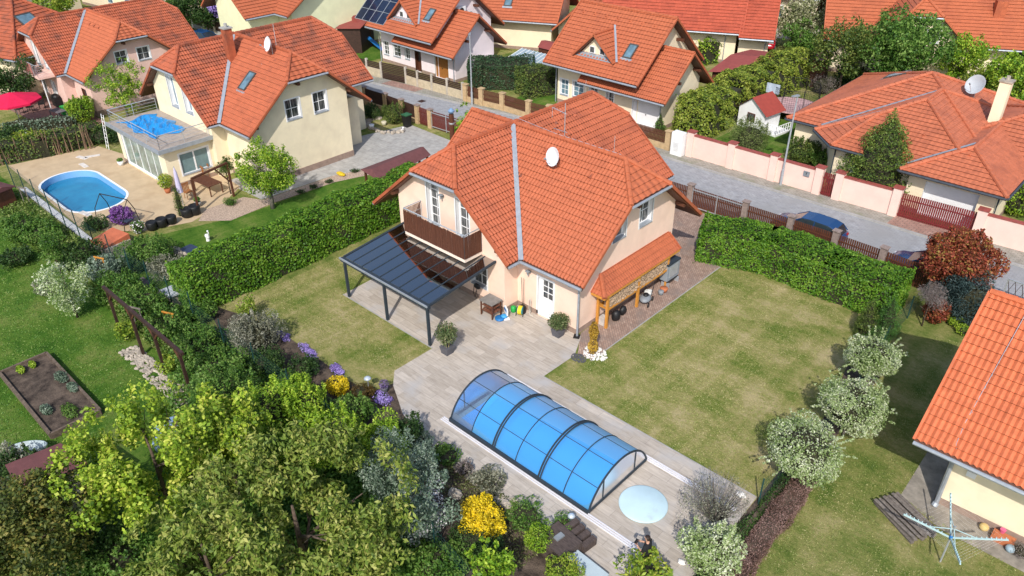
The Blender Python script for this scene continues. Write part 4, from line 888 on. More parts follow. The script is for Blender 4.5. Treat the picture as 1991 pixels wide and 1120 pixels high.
def winrow(t, xs, y, z0=1.1, z1=2.2, w_=1.0):
    for x in xs:
        f = MB(); f.bb((x-w_/2-.1, y-.06, z0-.1), (x+w_/2+.1, y, z1+.1)); f = f.build('window', WHITE, t); g = MB(); g.bb((x-w_/2, y-.08, z0), (x+w_/2, y-.055, z1)); g.build('pane', GLASSB, f)
far_house('long peach house with white windows at the top edge, right of the brick-red roof', (-41.5, 83.8, 0), .48, [(gable('x', 0, 26, 5, 5, 3.1, 6.5), boxw(.6, 25.4, .6, 9))], PLAST_C, RED_T, extra=lambda t: winrow(t, (2.2, 5.2, 8.5, 12, 15.5, 22), .6))
far_house('lime cream house at the top edge, behind the ridge of the cream pool house', (-70.0, 36.5, 0), .0, [(gable('x', -8, 3.0, 10, 6.0, 4.6, 8.5), boxw(-7, 2.2, 5.0, 15.5)), (gable('y', .9, 10, -3.2, 4.1, 4.6, 8.0), boxw(-6.2, -.2, 1.9, 8))], PLAST_G, ORANGE_H)
far_house('house with a weathered orange hipped roof and blue roof window at the left edge', (-86, 15, 0), .35, [(hip(0, 12, 0, 10, 3.6, (.75,)*4), boxw(.6, 11.4, .6, 9.4)), ], PLAST_C, ORANGE_W, extra=lambda t: skylight(t, (9.2, 4.2, 3.6+.75*2.8+.05), (0, 1, 0), (-.8, 0, .6), 1.6, 1.3), per=.25)
far_house('house with a dark grey tile roof at the top left corner', (-112, 22, 0), .3, [(gable('x', -8, 14, 5, 5.5, 3.4, 7.6), boxw(-7, 13, .4, 9.5))], PLAST_C, mat('dark_grey_roof_tile', (.10, .095, .09), .8, .2, 4))
far_house('pale house with an orange roof far behind the pink house', (-103, 38, 0), .1, [(gable('x', -8, 10, 5, 5, 3.2, 6.8), boxw(-7.4, 9.4, .6, 9.4))], PLAST_C, ORANGE_H, extra=lambda t: winrow(t, (-4, 0, 4, 8), .6))
far_house('white house with garden windows at the top edge, above the cream dormer house', (-66.5, 79.5, 0), .45, [(gable('x', -6, 14, 5, 5, 3.2, 6.8), boxw(-5.4, 13.4, .6, 9.4))], mat('white_plaster', (.78, .75, .68), .9, .05), ORANGE_H, extra=lambda t: winrow(t, (-2, 2, 6, 10), .6))
far_house('peach house behind the carport at the top right corner', (-27, 98.5, 0), .35, [(gable('x', 0, 18, 5, 5, 3.3, 6.6), boxw(.6, 17.4, .6, 9))], PLAST_C, RED_T, extra=lambda t: winrow(t, (3, 12.5), .6))
# ------------------------------------------------------------------ glass-like materials
def thinglass(name, tcol, rough=.05, base=.08, rcol=(1, 1, 1)):
    m = bpy.data.materials.new(name); m.use_nodes = True; t = m.node_tree; L = t.links.new
    tr = nd(t, 'ShaderNodeBsdfTransparent'); tr.inputs[0].default_value = rgba(tcol); gl = nd(t, 'ShaderNodeBsdfGlossy'); gl.inputs['Roughness'].default_value = rough; gl.inputs[0].default_value = rgba(rcol)
    fr = nd(t, 'ShaderNodeFresnel'); fr.inputs[0].default_value = 1.5; mm = nd(t, 'ShaderNodeMath', operation='MULTIPLY_ADD'); L(fr.outputs[0], mm.inputs[0]); mm.inputs[1].default_value = .8; mm.inputs[2].default_value = base
    mx = nd(t, 'ShaderNodeMixShader'); L(mm.outputs[0], mx.inputs[0]); L(tr.outputs[0], mx.inputs[1]); L(gl.outputs[0], mx.inputs[2]); L(mx.outputs[0], t.nodes['Material Output'].inputs[0]); return m
SMOKE = thinglass('smoked_roof_glass', (.035, .03, .03), .04, .34)
POLY = thinglass('clear_polycarbonate', (.86, .90, .95), .3, .0)
POLYB = thinglass('blue_tinted_polycarbonate', (.52, .77, .98), .4, .0, (.7, .85, 1))
def milky(name, m, col, f):
    c = m.copy(); c.name = name; t = c.node_tree; mx = t.nodes['Mix Shader']; d = nd(t, 'ShaderNodeBsdfDiffuse'); d.inputs[0].default_value = rgba(col); m2 = nd(t, 'ShaderNodeMixShader'); m2.inputs[0].default_value = f
    t.links.new(mx.outputs[0], m2.inputs[1]); t.links.new(d.outputs[0], m2.inputs[2]); t.links.new(m2.outputs[0], t.nodes['Material Output'].inputs[0]); return c
POLYC = milky('smoky_polycarbonate', POLYB, (.25, .33, .50), .25); POLYB = milky('milky_blue_polycarbonate', POLYB, (.11, .44, .82), .45)
# ------------------------------------------------------------------ pergola
t = thing('pergola', 'anthracite pergola with a smoked glass roof against the peach house', 'pergola', (-26.4, 21.1, 0)); 
def pz(y): return 2.3+(y-18.9)*.1+.0
for x in (-29.58, -26.45, -23.3):
    b = MB(); b.bb((x-.06, 18.92, 0), (x+.06, 19.04, 2.25)); b.build('post', ANTH, t)
b = MB(); b.bb((-29.72, 18.84, 2.16), (-23.12, 19.04, 2.36)); b.build('front_beam', ANTH, t)
b = MB(); b.bb((-29.74, 18.78, 2.31), (-23.1, 18.835, 2.40)); b.build('gutter', ZINC, t)
for i in range(10):
    x = -29.66+i*(6.5/9); b = MB(); wd = .09 if i in (0, 9) else .05
    b.bar((x, 19.05, pz(19.05)+.03), (x, 23.36, pz(23.36)+.03), wd, .11 if i in (0, 9) else .07); b.build('rafter', ANTH, t)
for i in range(9):
    x0 = -29.66+i*(6.5/9)+.028+.02*(i == 0); x1 = x0+6.5/9-.056-.02*(i == 0)-.02*(i == 8); b = MB(); b.add([(x0, 19.05, pz(19.05)+.045), (x1, 19.05, pz(19.05)+.045), (x1, 23.36, pz(23.36)+.045), (x0, 23.36, pz(23.36)+.045)], [(0, 1, 2, 3)]); b.build('glass_panel', SMOKE, t)
settle(t, (-26.4, 21.1))
# ------------------------------------------------------------------ pool and its telescopic enclosure
t = thing('pool_enclosure', 'low arched clear pool enclosure with dark ribs over the blue pool', 'pool enclosure', (-15, 17.85, 0))
PX0, PX1, PY0, PY1, PH = -18.75, -11.42, 16.02, 19.62, 1.28
def arc(q, k=1.0, dz=0):
    c = (PY0+PY1)/2; a = (PY1-PY0)/2*k; h = PH*k; R = (a*a+h*h)/(2*h); t0 = math.asin(a/R) if h < a else PI-math.asin(a/R); th = t0*(2*q-1); return c+R*math.sin(th), R*math.cos(th)-(R-h)+.12+dz
N = 22; xs = np.linspace(PX0, PX1, 7)
for i in range(6):
    k = (.955, .955, .978, .978, 1, 1)[i]; b = MB(); ring = []
    for x in (xs[i], xs[i+1]): ring += [(x, *arc(j/N, k)) for j in range(N+1)]
    b.add(ring, [(j, j+1, N+2+j, N+1+j) for j in range(N)]); b.build('panel', POLYC if i == 0 else POLYB, t, True)
for i in range(7):
    k = (.955, .955, .978, .978, 1, 1, 1)[i]; thick = .042 if i in (0, 2, 4, 6) else .022; b = MB(); b.tube([(xs[i], *arc(j/N, k, .015)) for j in range(N+1)], thick, 6)
    if i in (2, 4): b.tube([(xs[i]+.12, *arc(j/N, k+.02, .015)) for j in range(N+1)], .035, 6)
    b.build('rib', ANTH, t)
for q in (.2, .42, .64, .82):
    for i in range(3):
        k = (.955, .978, 1)[i]; b = MB(); y, z = arc(q, k); b.tube([(xs[2*i], y, z), (xs[2*i+2], y, z)], .018, 4); b.build('purlin', ANTH, t)
b = MB(); b.bb((PX0, PY0-.06, .03), (PX1, PY0+.04, .17)); b.build('sill_rail', ANTH, t); b = MB(); b.bb((PX0, PY1-.04, .03), (PX1, PY1+.06, .17)); b.build('sill_rail', ANTH, t)
for x, k in ((PX0, .955), (PX1, 1)):
    b = MB(); b.add([(x, *arc(j/N, k)) for j in range(N+1)], [tuple(range(N+1))]); b.build('end_panel', POLY, t)
    b = MB(); b.bb((x-.03, PY0, .05), (x+.03, PY1, .17))
    for q in (.28, .72): y, z = arc(q, k); b.bb((x-.02, y-.025, .15), (x+.02, y+.025, z))
    b.build('end_frame', ANTH, t)
settle(t, (-15, 17.85))
pw = MB()
def watermat(name, c1, c2, rough, sc_=1.0, bump=.01):
    return mat(name, c1, rough, .0, sc_, c2=c2, bump=bump, bscale=3, spec=.6, ramp=(.3, .7))
pw.poly([(x, y, .03) for x, y in stadium(-18.5, -11.7, 16.12, 19.5, .3)]); o = struct(pw.build('water', watermat('blue_pool_cover', (.04, .46, .88), (.10, .58, .93), .35, .8)))
for y, ex in ((15.93, -8.7), (19.80, -7.6)):
    nmm = 'near' if y < 17 else 'far'
    t = thing('slide_rail', 'long white triple slide rail along the %s side of the pool enclosure' % ('bed' if y < 17 else 'lawn'), 'rail', (-13, y, 0))
    for j in range(3):
        b = MB(); b.bb((-19.1, y-.13+j*.09, .012), (ex, y-.09+j*.09, .05)); b.build('track', mat('white_aluminium', (.70, .70, .75), .4, .05), t)
    settle(t, (-13, y))
# round cover
b = MB(); b.lathe([(.001, 0), (.86, 0), (.9, .02), (.9, .06), (.86, .085), (.001, .10)][::-1], n=40); b.v[0][:, 2] = b.v[0][:, 2]; 
o = b.build('round_cover', mat('pale_aqua_cover', (.50, .66, .72), .5, .05, 1.2, stain=((.42, .52, .55), 1.6, .58, .72)), None, True, loc=(-10.22, 17.72, .012)); tag(o, 'round pale aqua cover lying on the terrace in front of the pool enclosure', 'pool cover')
# ------------------------------------------------------------------ firewood lean-to on the gable wall
t = thing('firewood_shelter', 'orange tiled lean-to full of split firewood on the gable wall of the peach house', 'wood shelter', (-18.3, 28.5, 0))
rf = Roof([((-17.92, 25.3), (-1, 0), 1.95, .85), ((-17.92, 25.3), (0, 1), 1.95, 1.0)], [((-18.73, 28), (1, 0)), ((-18, 31.75), (0, -1))]); rf.build(t, ORANGE_H, per=.17, row=.3, amp=.02, soffit=PINE, gutter=False, thick=.08)
for x, y in ((-18.05, 25.75), (-18.6, 25.75), (-18.05, 28.3), (-18.05, 30.9)): b = MB(); b.bb((x-.06, y-.06, 0), (x+.06, y+.06, 1.98)); b.build('post', PINE, t)
b = MB(); b.bb((-18.1, 25.7, 1.02), (-18.0, 31.0, 1.12)); b.bb((-18.65, 25.8, 1.03), (-18.1, 31.0, 1.08)); b.build('shelf', PINE, t)
rg = random.Random(8)
b = MB(); y = 25.85
while y < 30.95:
    z = 1.16
    while z < 1.86:
        r = rg.uniform(.045, .075); yy = y+rg.uniform(-.02, .02); xx = -18.0+rg.uniform(-.05, .03); a0 = rg.uniform(0, 6)
        n = rg.choice((3, 4, 5)); pts = [(xx-.3, yy+r*math.cos(a0+2*PI*i/n), z+r*math.sin(a0+2*PI*i/n)) for i in range(n)]+[(xx, yy+r*math.cos(a0+2*PI*i/n), z+r*math.sin(a0+2*PI*i/n)) for i in range(n)]
        b.add(pts, [tuple(range(n))[::-1], tuple(range(n, 2*n))]+[(i, (i+1) % n, n+(i+1) % n, n+i) for i in range(n)]); z += .115
    y += .115
o = b.build('firewood', WOODEND, t); o['kind'] = 'stuff'
settle(t, (-18.3, 28.5))
t = thing('lawn_mower', 'grey and black lawn mower standing beneath the firewood shelter', 'lawn mower', (-17.95, 28.9, 0), .3)
b = MB(); b.ball((0, 0, .28), (.3, .42, .16), 12, 6); b.build('deck', GREYP, t, True); b = MB(); b.ball((0, .05, .46), (.15, .17, .1), 10, 6); b.build('motor', BLACK, t, True)
for x in (-.28, .28):
    for y in (-.35, .35): b = MB(); b.tube([(x-.03, y, .13), (x+.03, y, .13)], .13, 12); b.build('wheel', BLACK, t)
b = MB(); b.tube([(-.2, .3, .3), (-.2, .8, .9), (.2, .8, .9), (.2, .3, .3)], .015, 5); b.build('handle', BLACK, t)
b = MB()
b.ball((0, 0, .3), (.22, .25, .3), 10, 7, .08, 3); o = b.build('garden_bag', BLACK, None, True, loc=(-18.1, 26.6, 0)); tag(o, 'round black garden bag under the near end of the firewood shelter', 'bag')
b = MB(); b.ball((0, 0, .26), (.17, .24, .26), 10, 7, .08, 5); o = b.build('garden_bag', BLACK, None, True, loc=(-18.15, 27.25, 0)); tag(o, 'slim black garden bag beside the rounder one under the firewood shelter', 'bag')
b = MB(); b.ball((0, 0, .2), (.2, .28, .2), 10, 7, .15, 6); o = b.build('sack', mat('white_sack', (.6, .6, .57), .8, .1), None, False, loc=(-18.2, 29.5, 0)); tag(o, 'crumpled white sack under the far end of the firewood shelter', 'sack')
b = MB(); b.lathe([(.12, 0), (.15, .22), (.13, .24)], n=12); o = b.build('watering_bucket', GREYP, None, True, loc=(-17.8, 30.1, 0)); tag(o, 'grey bucket in front of the firewood shelter near the heat pump', 'bucket')
b = MB(); b.lathe([(.16, 0), (.22, .2), (.2, .24)], n=12); o = b.build('clay_pot', TERRA, None, True, loc=(-17.85, 30.45, 0)); tag(o, 'orange clay pot between the firewood shelter and the heat pump', 'pot')
b = MB(); b.bb((-.18, -.12, 0), (.14, .2, .45)); o = b.build('stone_block', mat('pale_block', (.5, .46, .42), .9), None, False, loc=(-18.35, 25.9, 0)); tag(o, 'pale block at the foot of the nearest firewood shelter post', 'block')
t = thing('heat_pump', 'grey heat pump unit with dark top at the end of the firewood shelter', 'heat pump', (-18.15, 31.35, 0))
b = MB(); b.bb((-.24, -.55, .38), (.22, .55, 1.32)); b.build('casing', mat('heat_pump_grey', (.25, .28, .31), .5, .05), t); b = MB(); b.bb((-.27, -.58, 1.32), (.25, .58, 1.4)); b.build('top', ANTH, t); b = MB(); b.bb((-.22, -.5, .28), (.22, .5, .38)); b.build('base', BLACK, t)
b = MB(); b.bb((-.15, -.5, 0), (.3, -.42, .28)); b.bb((-.15, .42, 0), (.3, .5, .28)); b.bb((.22, -.4, .55), (.235, .4, 1.2)); b.build('frame', STEEL, t)
# ------------------------------------------------------------------ terrace furniture and pots
def potplant(px, py, r, h, m, label, potm=None, n=700, ls=.14, pw_=.26):
    p = G(px, py); rng = np.random.default_rng(px); t = thing('potted_plant', label, 'potted plant', (p[0], p[1], 0))
    b = MB(); b.prism([(-pw_*.8, -pw_*.8), (pw_*.8, -pw_*.8), (pw_*.8, pw_*.8), (-pw_*.8, pw_*.8)], 0, .05); 
    v = [(s*pw_*k, q*pw_*k, z) for k, z in ((.75, 0), (1, .38)) for s, q in ((-1, -1), (1, -1), (1, 1), (-1, 1))]; b.add(v, [(0, 3, 2, 1), (4, 5, 6, 7), (0, 1, 5, 4), (1, 2, 6, 5), (2, 3, 7, 6), (3, 0, 4, 7)]); b.build('pot', potm or mat('grey_planter', (.10, .10, .115), .6), t)
    s = MB()
    for i in range(16):
        a = rng.uniform(0, 2*PI); q = rng.uniform(.2, 1); s.tube([(math.cos(a)*.1, math.sin(a)*.1, .35), (math.cos(a)*r*.5*q, math.sin(a)*r*.5*q, .35+h*.5), (math.cos(a)*r*.9*q, math.sin(a)*r*.9*q, .3+h*rng.uniform(.8, 1))], [.012, .01, .004], 4)
    s.build('stems', mat('cane', (.42, .36, .16), .7), t)
    bl = [(0, 0, .35+h*.6, r, r, h*.42)]+[(math.cos(a)*r*.5, math.sin(a)*r*.5, .35+h*.55, r*.5, r*.5, h*.35) for a in (0, 1.3, 2.6, 3.9, 5.2)]
    quadmesh('foliage', leafcloud(rng, bl, n, ls, .28, shell=.4, up=.3), m, t); return t
BAMB = leafmat('bamboo_leaf', [(.03, .06, .02), (.08, .13, .04), (.16, .20, .08), (.30, .30, .15)])
potplant(870, 686, .55, 1.35, BAMB, 'tall bamboo in a square grey pot beside the corner post of the pergola', n=1500)
potplant(1085, 652, .55, .85, BAMB, 'low bushy bamboo in a dark pot between the front door and the downpipe', n=1500)
t = thing('trolley', 'brown wooden garden trolley with a grey top against the peach wall', 'trolley', (-23.0, 22.8, 0))
for x in (-.38, .38):
    for y in (-.3, .3): b = MB(); b.bb((x-.03, y-.03, 0), (x+.03, y+.03, .86)); b.build('leg', BROWN, t)
b = MB(); b.bb((-.44, -.38, .86), (.44, .38, .91)); b.build('top', mat('grey_table_top', (.20, .19, .18), .5), t)
for z in (.3, .6): 
    b = MB(); 
    for i in range(7): b.bb((-.37, -.3+i*.09, z), (.37, -.24+i*.09, z+.02))
    b.build('shelf', mat('red_brown_wood', (.16, .06, .035), .6, .3, 6), t)
t = thing('pool_robot_caddy', 'white and blue pool cleaner caddy with coiled blue hose on the terrace', 'pool cleaner', (*G(985, 618)[:2], 0), -.5)
b = MB(); b.bb((-.2, -.05, .25), (.2, .02, .62)); b.bb((-.22, -.2, 0), (.22, .1, .06)); b.build('caddy', WHITE, t); b = MB(); b.bb((-.18, -.07, .45), (.18, -.05, .56)); b.build('label_panel', BPLAS, t)
b = MB(); b.lathe([(.17, 0), (.25, .02), (.25, .1), (.17, .12)], (0, -.35, 0), 18); b.build('hose_coil', BPLAS, t, True); b = MB(); b.lathe([(.09, 0), (.17, .02), (.17, .08), (.09, .1)], (0, -.12, .1), 16); b.build('robot', mat('bright_blue_plastic', (.05, .3, .6), .4), t, True)
t = thing('hose_reel', 'teal and yellow hose reel on wheels by the corner of the peach wall', 'hose reel', (*G(1012, 612)[:2], 0), .4)
b = MB(); b.tube([(-.13, 0, .28), (.13, 0, .28)], .2, 16); b.build('reel', mat('teal_plastic', (.02, .25, .30), .4), t); b = MB(); b.tube([(-.1, 0, .28), (.1, 0, .28)], .23, 16); b.build('hose', YELLOW_PL, t)
b = MB(); b.tube([(-.18, -.2, .02), (-.18, 0, .5), (-.18, .15, .02)], .018, 5); b.tube([(.18, -.2, .02), (.18, 0, .5), (.18, .15, .02)], .018, 5); b.build('stand', BLACK, t)
b = MB(); b.lathe([(.12, 0), (.15, .05), (.14, .3), (.04, .36)], n=12); b.tube([(.1, 0, .2), (.32, 0, .36)], .02, 5); o = b.build('watering_can', GREEN_PL, None, True, loc=(-22.35, 23.75, 0)); tag(o, 'green watering can in the corner of the peach house', 'watering can')
b = MB(); b.lathe([(.16, 0), (.2, .08), (.18, .42), (.1, .48)], n=14); b.tube([(.0, .02, .45), (-.25, .22, 1.9)], .012, 5); b.tube([(.05, .02, .45), (-.12, .26, 1.9)], .012, 5); o = b.build('vacuum_barrel', BLACK, None, True, loc=(-21.95, 23.95, 0)); tag(o, 'black barrel with two thin poles leaning in the corner of the peach house', 'barrel')
b = MB(); b.tube([(0, 0, .1), (.06, 0, .2), (.05, .0, .8), (0, 0, .95), (-.07, 0, .8), (-.06, 0, .3), (.1, -.1, .06), (.3, -.1, .05)], .022, 5); o = b.build('hose', mat('white_hose', (.6, .57, .5), .6), None, True, loc=(-21.6, 24.15, 0)); tag(o, 'white garden hose hung on the wall left of the front door', 'hose')
t = thing('bag', 'black bag with hanging straps on the window sill beside the trolley', 'bag', (-24.35, 23.2, .82)); b = MB(); b.ball((0, 0, .1), (.22, .1, .15), 10, 6, .15, 2); b.build('pouch', BLACK, t); b = MB(); b.tube([(-.15, -.08, .1), (-.17, -.12, -.3), (-.05, -.12, -.5), (.02, -.1, -.1)], .018, 5); b.tube([(.05, -.1, .05), (.1, -.14, -.25), (.2, -.12, -.45)], .015, 5); b.build('strap', BLACK, t)
# thuja by the path, with pebbles
YTH = leafmat('golden_thuja', [(.20, .11, .01), (.42, .26, .03), (.62, .42, .08)]); rng = np.random.default_rng(3)
pp = G(1152, 688); t = thing('golden_thuja', 'narrow golden column conifer at the terrace corner with white pebbles round it', 'conifer', (pp[0], pp[1], 0))
bl = [(0, 0, .25+i*.17, .19+.05*math.sin(i*1.3), .19+.05*math.sin(i*1.3), .2) for i in range(9)]; quadmesh('foliage', leafcloud(rng, bl, 2600, .065, .8, shell=.1), YTH, t); b = MB(); b.tube([(0, 0, 0), (0, 0, 1.6)], [.14, .08], 7); b.build('trunk', BARK, t)
b = MB(); rg = random.Random(5)
for i in range(170):
    a = rg.uniform(0, 2*PI); q = rg.uniform(0, 1)**.5; x, y = math.cos(a)*.62*q, math.sin(a)*.5*q
    b.ball((x+.1, y+.05, .02), (rg.uniform(.025, .06),)*3, 6, 4, .2, i)
o = b.build('pebbles', WSTONE, None, False, loc=(pp[0], pp[1], .01)); o['label'] = 'white pebbles spread round the golden column conifer'; o['category'] = 'pebbles'; o['kind'] = 'stuff'
b = MB()
for i in range(160): 
    a = rg.uniform(0, 2*PI); q = rg.uniform(0, 1)**.5; b.ball((math.cos(a)*.4*q, math.sin(a)*.3*q, .015), (rg.uniform(.02, .04),)*3, 5, 4, .2, i)
o = b.build('dark_gravel', mat('dark_gravel', (.09, .09, .10), 1, .3, 20), None, False, loc=(pp[0]-.25, pp[1]-.7, .01)); tag(o, 'patch of dark gravel in front of the golden column conifer', 'gravel'); o['kind'] = 'stuff'
b = MB(); b.lathe([(.12, 0), (.17, .25), (.15, .27)], n=12); p = G(748, 762); t = thing('potted_lavender', 'purple lavender in a dark round pot at the terrace edge', 'potted plant', p); b.build('pot', mat('grey_planter', (.1, .1, .1)), t)
LAV = leafmat('lavender_flower', [(.05, .05, .05), (.14, .10, .20), (.28, .20, .42)]); quadmesh('foliage', leafcloud(rng, [(0, 0, .45, .24, .24, .2)], 500, .07, .3, up=.8), LAV, t)
def garden_lamp(px, py, h, label, r=.17):
    p = G(px, py); t = thing('garden_lamp', label, 'lamp', p); b = MB(); b.tube([(0, 0, 0), (0, 0, h)], .018, 6); b.build('pole', STEEL, t); b = MB(); b.lathe([(.02, .1), (r*.7, .06), (r, 0), (r*.9, -.02), (.03, -.02)], (0, 0, h), 16); b.build('shade', mat('pale_metal_shade', (.55, .62, .68), .3, .05, metal=.3), t, True)
garden_lamp(718, 762, .75, 'mushroom garden lamp on a thin pole beside the brown mounded shrub'); garden_lamp(1110, 1022, .5, 'small mushroom garden lamp near the end of the bed-side slide rail', .14)
# ------------------------------------------------------------------ person
def person():
    p = (-8.50, 15.33); t = bpy.data.objects.new('person', None)
    bm = bmesh.new()
    J = {}
    def v(n, co, r, par=None):
        q = bm.verts.new(co); J[n] = (q, r)
        if par: bm.edges.new((J[par][0], q))
    v('pelvis', (0, 0, .95), .135); v('waist', (0, 0, 1.08), .125, 'pelvis'); v('chest', (.01, 0, 1.28), .15, 'waist'); v('neckb', (.0, 0, 1.44), .075, 'chest'); v('neck', (.02, 0, 1.52), .052, 'neckb'); v('jaw', (.04, 0, 1.58), .07, 'neck'); v('head', (.035, 0, 1.66), .093, 'jaw'); v('crown', (.02, 0, 1.73), .075, 'head')
    for s, k in ((1, 'l'), (-1, 'r')):
        v('hip'+k, (0, .09*s, .90), .095, 'pelvis'); v('knee'+k, (.03, .11*s, .50), .06, 'hip'+k); v('ank'+k, (0, .12*s, .10), .042, 'knee'+k); v('toe'+k, (.15, .14*s, .045), .04, 'ank'+k)
        v('sho'+k, (0, .17*s, 1.40), .065, 'chest'); v('elb'+k, (.06, .24*s, 1.14), .045, 'sho'+k); v('wri'+k, (.28, .13*s, 1.20), .03, 'elb'+k); v('palm'+k, (.34, .09*s, 1.22), .032, 'wri'+k)
    me = bpy.data.meshes.new('person'); bm.verts.index_update(); rr = [J[n][1] for n in J]; bm.to_mesh(me); bm.free()
    o = bpy.data.objects.new('person', me); COL.objects.link(o); bpy.data.objects.remove(t)
    sk = o.modifiers.new('skin', 'SKIN'); o.modifiers.new('sub', 'SUBSURF').render_levels = 2; sk.use_smooth_shade = True; o.modifiers['sub'].levels = 2
    sv = me.skin_vertices[0].data
    for i, r in enumerate(rr): sv[i].radius = (r, r)
    sv[0].use_root = True
    SKIN = mat('skin', (.50, .28, .19), .6, .06); me.materials.append(SKIN)
    dg = bpy.context.evaluated_depsgraph_get(); em = bpy.data.meshes.new_from_object(o.evaluated_get(dg)); o.modifiers.clear(); o.data = em; o.name = 'person'
    tag(o, 'dark-haired person in a black T-shirt holding a controller behind the round cover', 'person')
    rg_ = np.array([v_.co[:] for v_ in em.vertices])
    # nose, ears, fingers join the body mesh
    b = MB(); b.ball((.135, 0, 1.635), (.02, .012, .022), 6, 5); 
    for s in (1, -1):
        b.ball((.02, .094*s, 1.64), (.022, .01, .032), 7, 5)
        for i in range(4): a = (i-1.5)*.3; b.tube([(.355, .09*s+(i-1.5)*.017*1, 1.235), (.40, .08*s+(i-1.5)*.016, 1.23-.01*i), (.405, .06*s+(i-1.5)*.01, 1.205)], [.0095, .009, .007], 5)
        b.tube([(.33, .07*s, 1.24), (.365, .04*s, 1.26), (.385, .03*s, 1.255)], [.011, .010, .008], 5)
    bx = MB(); vs = [tuple(v_.co) for v_ in em.vertices]; bx.add(vs, [tuple(p_.vertices) for p_ in em.polygons]); bx.v += [q for q in b.v]; bx.f += [tuple(i+len(vs) for i in f) for f in b.f]
    m2 = bpy.data.meshes.new('person'); m2.from_pydata(np.concatenate(bx.v).tolist(), [], bx.f); m2.materials.append(SKIN); m2.update(); m2.polygons.foreach_set('use_smooth', [True]*len(m2.polygons)); o.data = m2
    V = np.array([v_.co[:] for v_ in em.vertices]); Nn = np.array([v_.normal[:] for v_ in em.vertices])
    def shell(name, test, grow, m):
        keep = [p_ for p_ in em.polygons if all(test(V[i]) for i in p_.vertices)]; idx = {}; nv = []; fs = []
        for p_ in keep:
            f = []
            for i in p_.vertices:
                if i not in idx: idx[i] = len(nv); nv.append(V[i]+Nn[i]*grow)
                f.append(idx[i])
            fs.append(tuple(f))
        q = MB(); q.add(nv, fs); return q.build(name, m, o, True)
    BT = mat('black_cotton', (.012, .012, .014), .9, .2, 9)
    shell('t_shirt', lambda c: c[2] > .93 and c[2] < 1.47 and c[0] < .10+.06*(c[2] > 1.2) and (abs(c[1]) < .19 or c[2] > 1.19), .016, BT)
    shell('trousers', lambda c: .12 < c[2] < .97, .014, mat('dark_denim', (.02, .025, .04), .9, .2, 9))
    shell('hair', lambda c: c[2] > 1.60 and (c[0] < .06 or c[2] > 1.70), .018, mat('dark_brown_hair', (.025, .014, .009), .6, .3, 30))
    q = MB()
    for s in (1, -1): q.ball((.06, .13*s, .045), (.15, .05, .05), 9, 6)
    q.build('shoes', BLACK, o, True)
    q = MB()
    for s in (1, -1): q.ball((.118, .035*s, 1.665), (.01, .012, .008), 6, 4)
    q.build('eyes', WHITE, o); q = MB(); q.ball((.125, 0, 1.585), (.008, .025, .006), 6, 4); q.build('mouth', mat('lips', (.35, .12, .1), .6), o)
    o.location = (p[0], p[1], .01); o.rotation_euler = (0, 0, math.radians(188))
    c = MB(); c.bb((-.05, -.09, -.02), (.05, .09, .025)); c.tube([(0, -.05, .02), (0, -.05, .05)], .012, 6); c.tube([(0, .05, .02), (0, .05, .05)], .012, 6)
    a = math.radians(188); cc_ = c.build('remote_controller', BLACK, None, False, loc=(p[0]+.395*math.cos(a), p[1]+.395*math.sin(a), 1.25)); cc_.rotation_euler = (0, 0, a); tag(cc_, 'black remote controller held in both hands by the person', 'controller')
person()
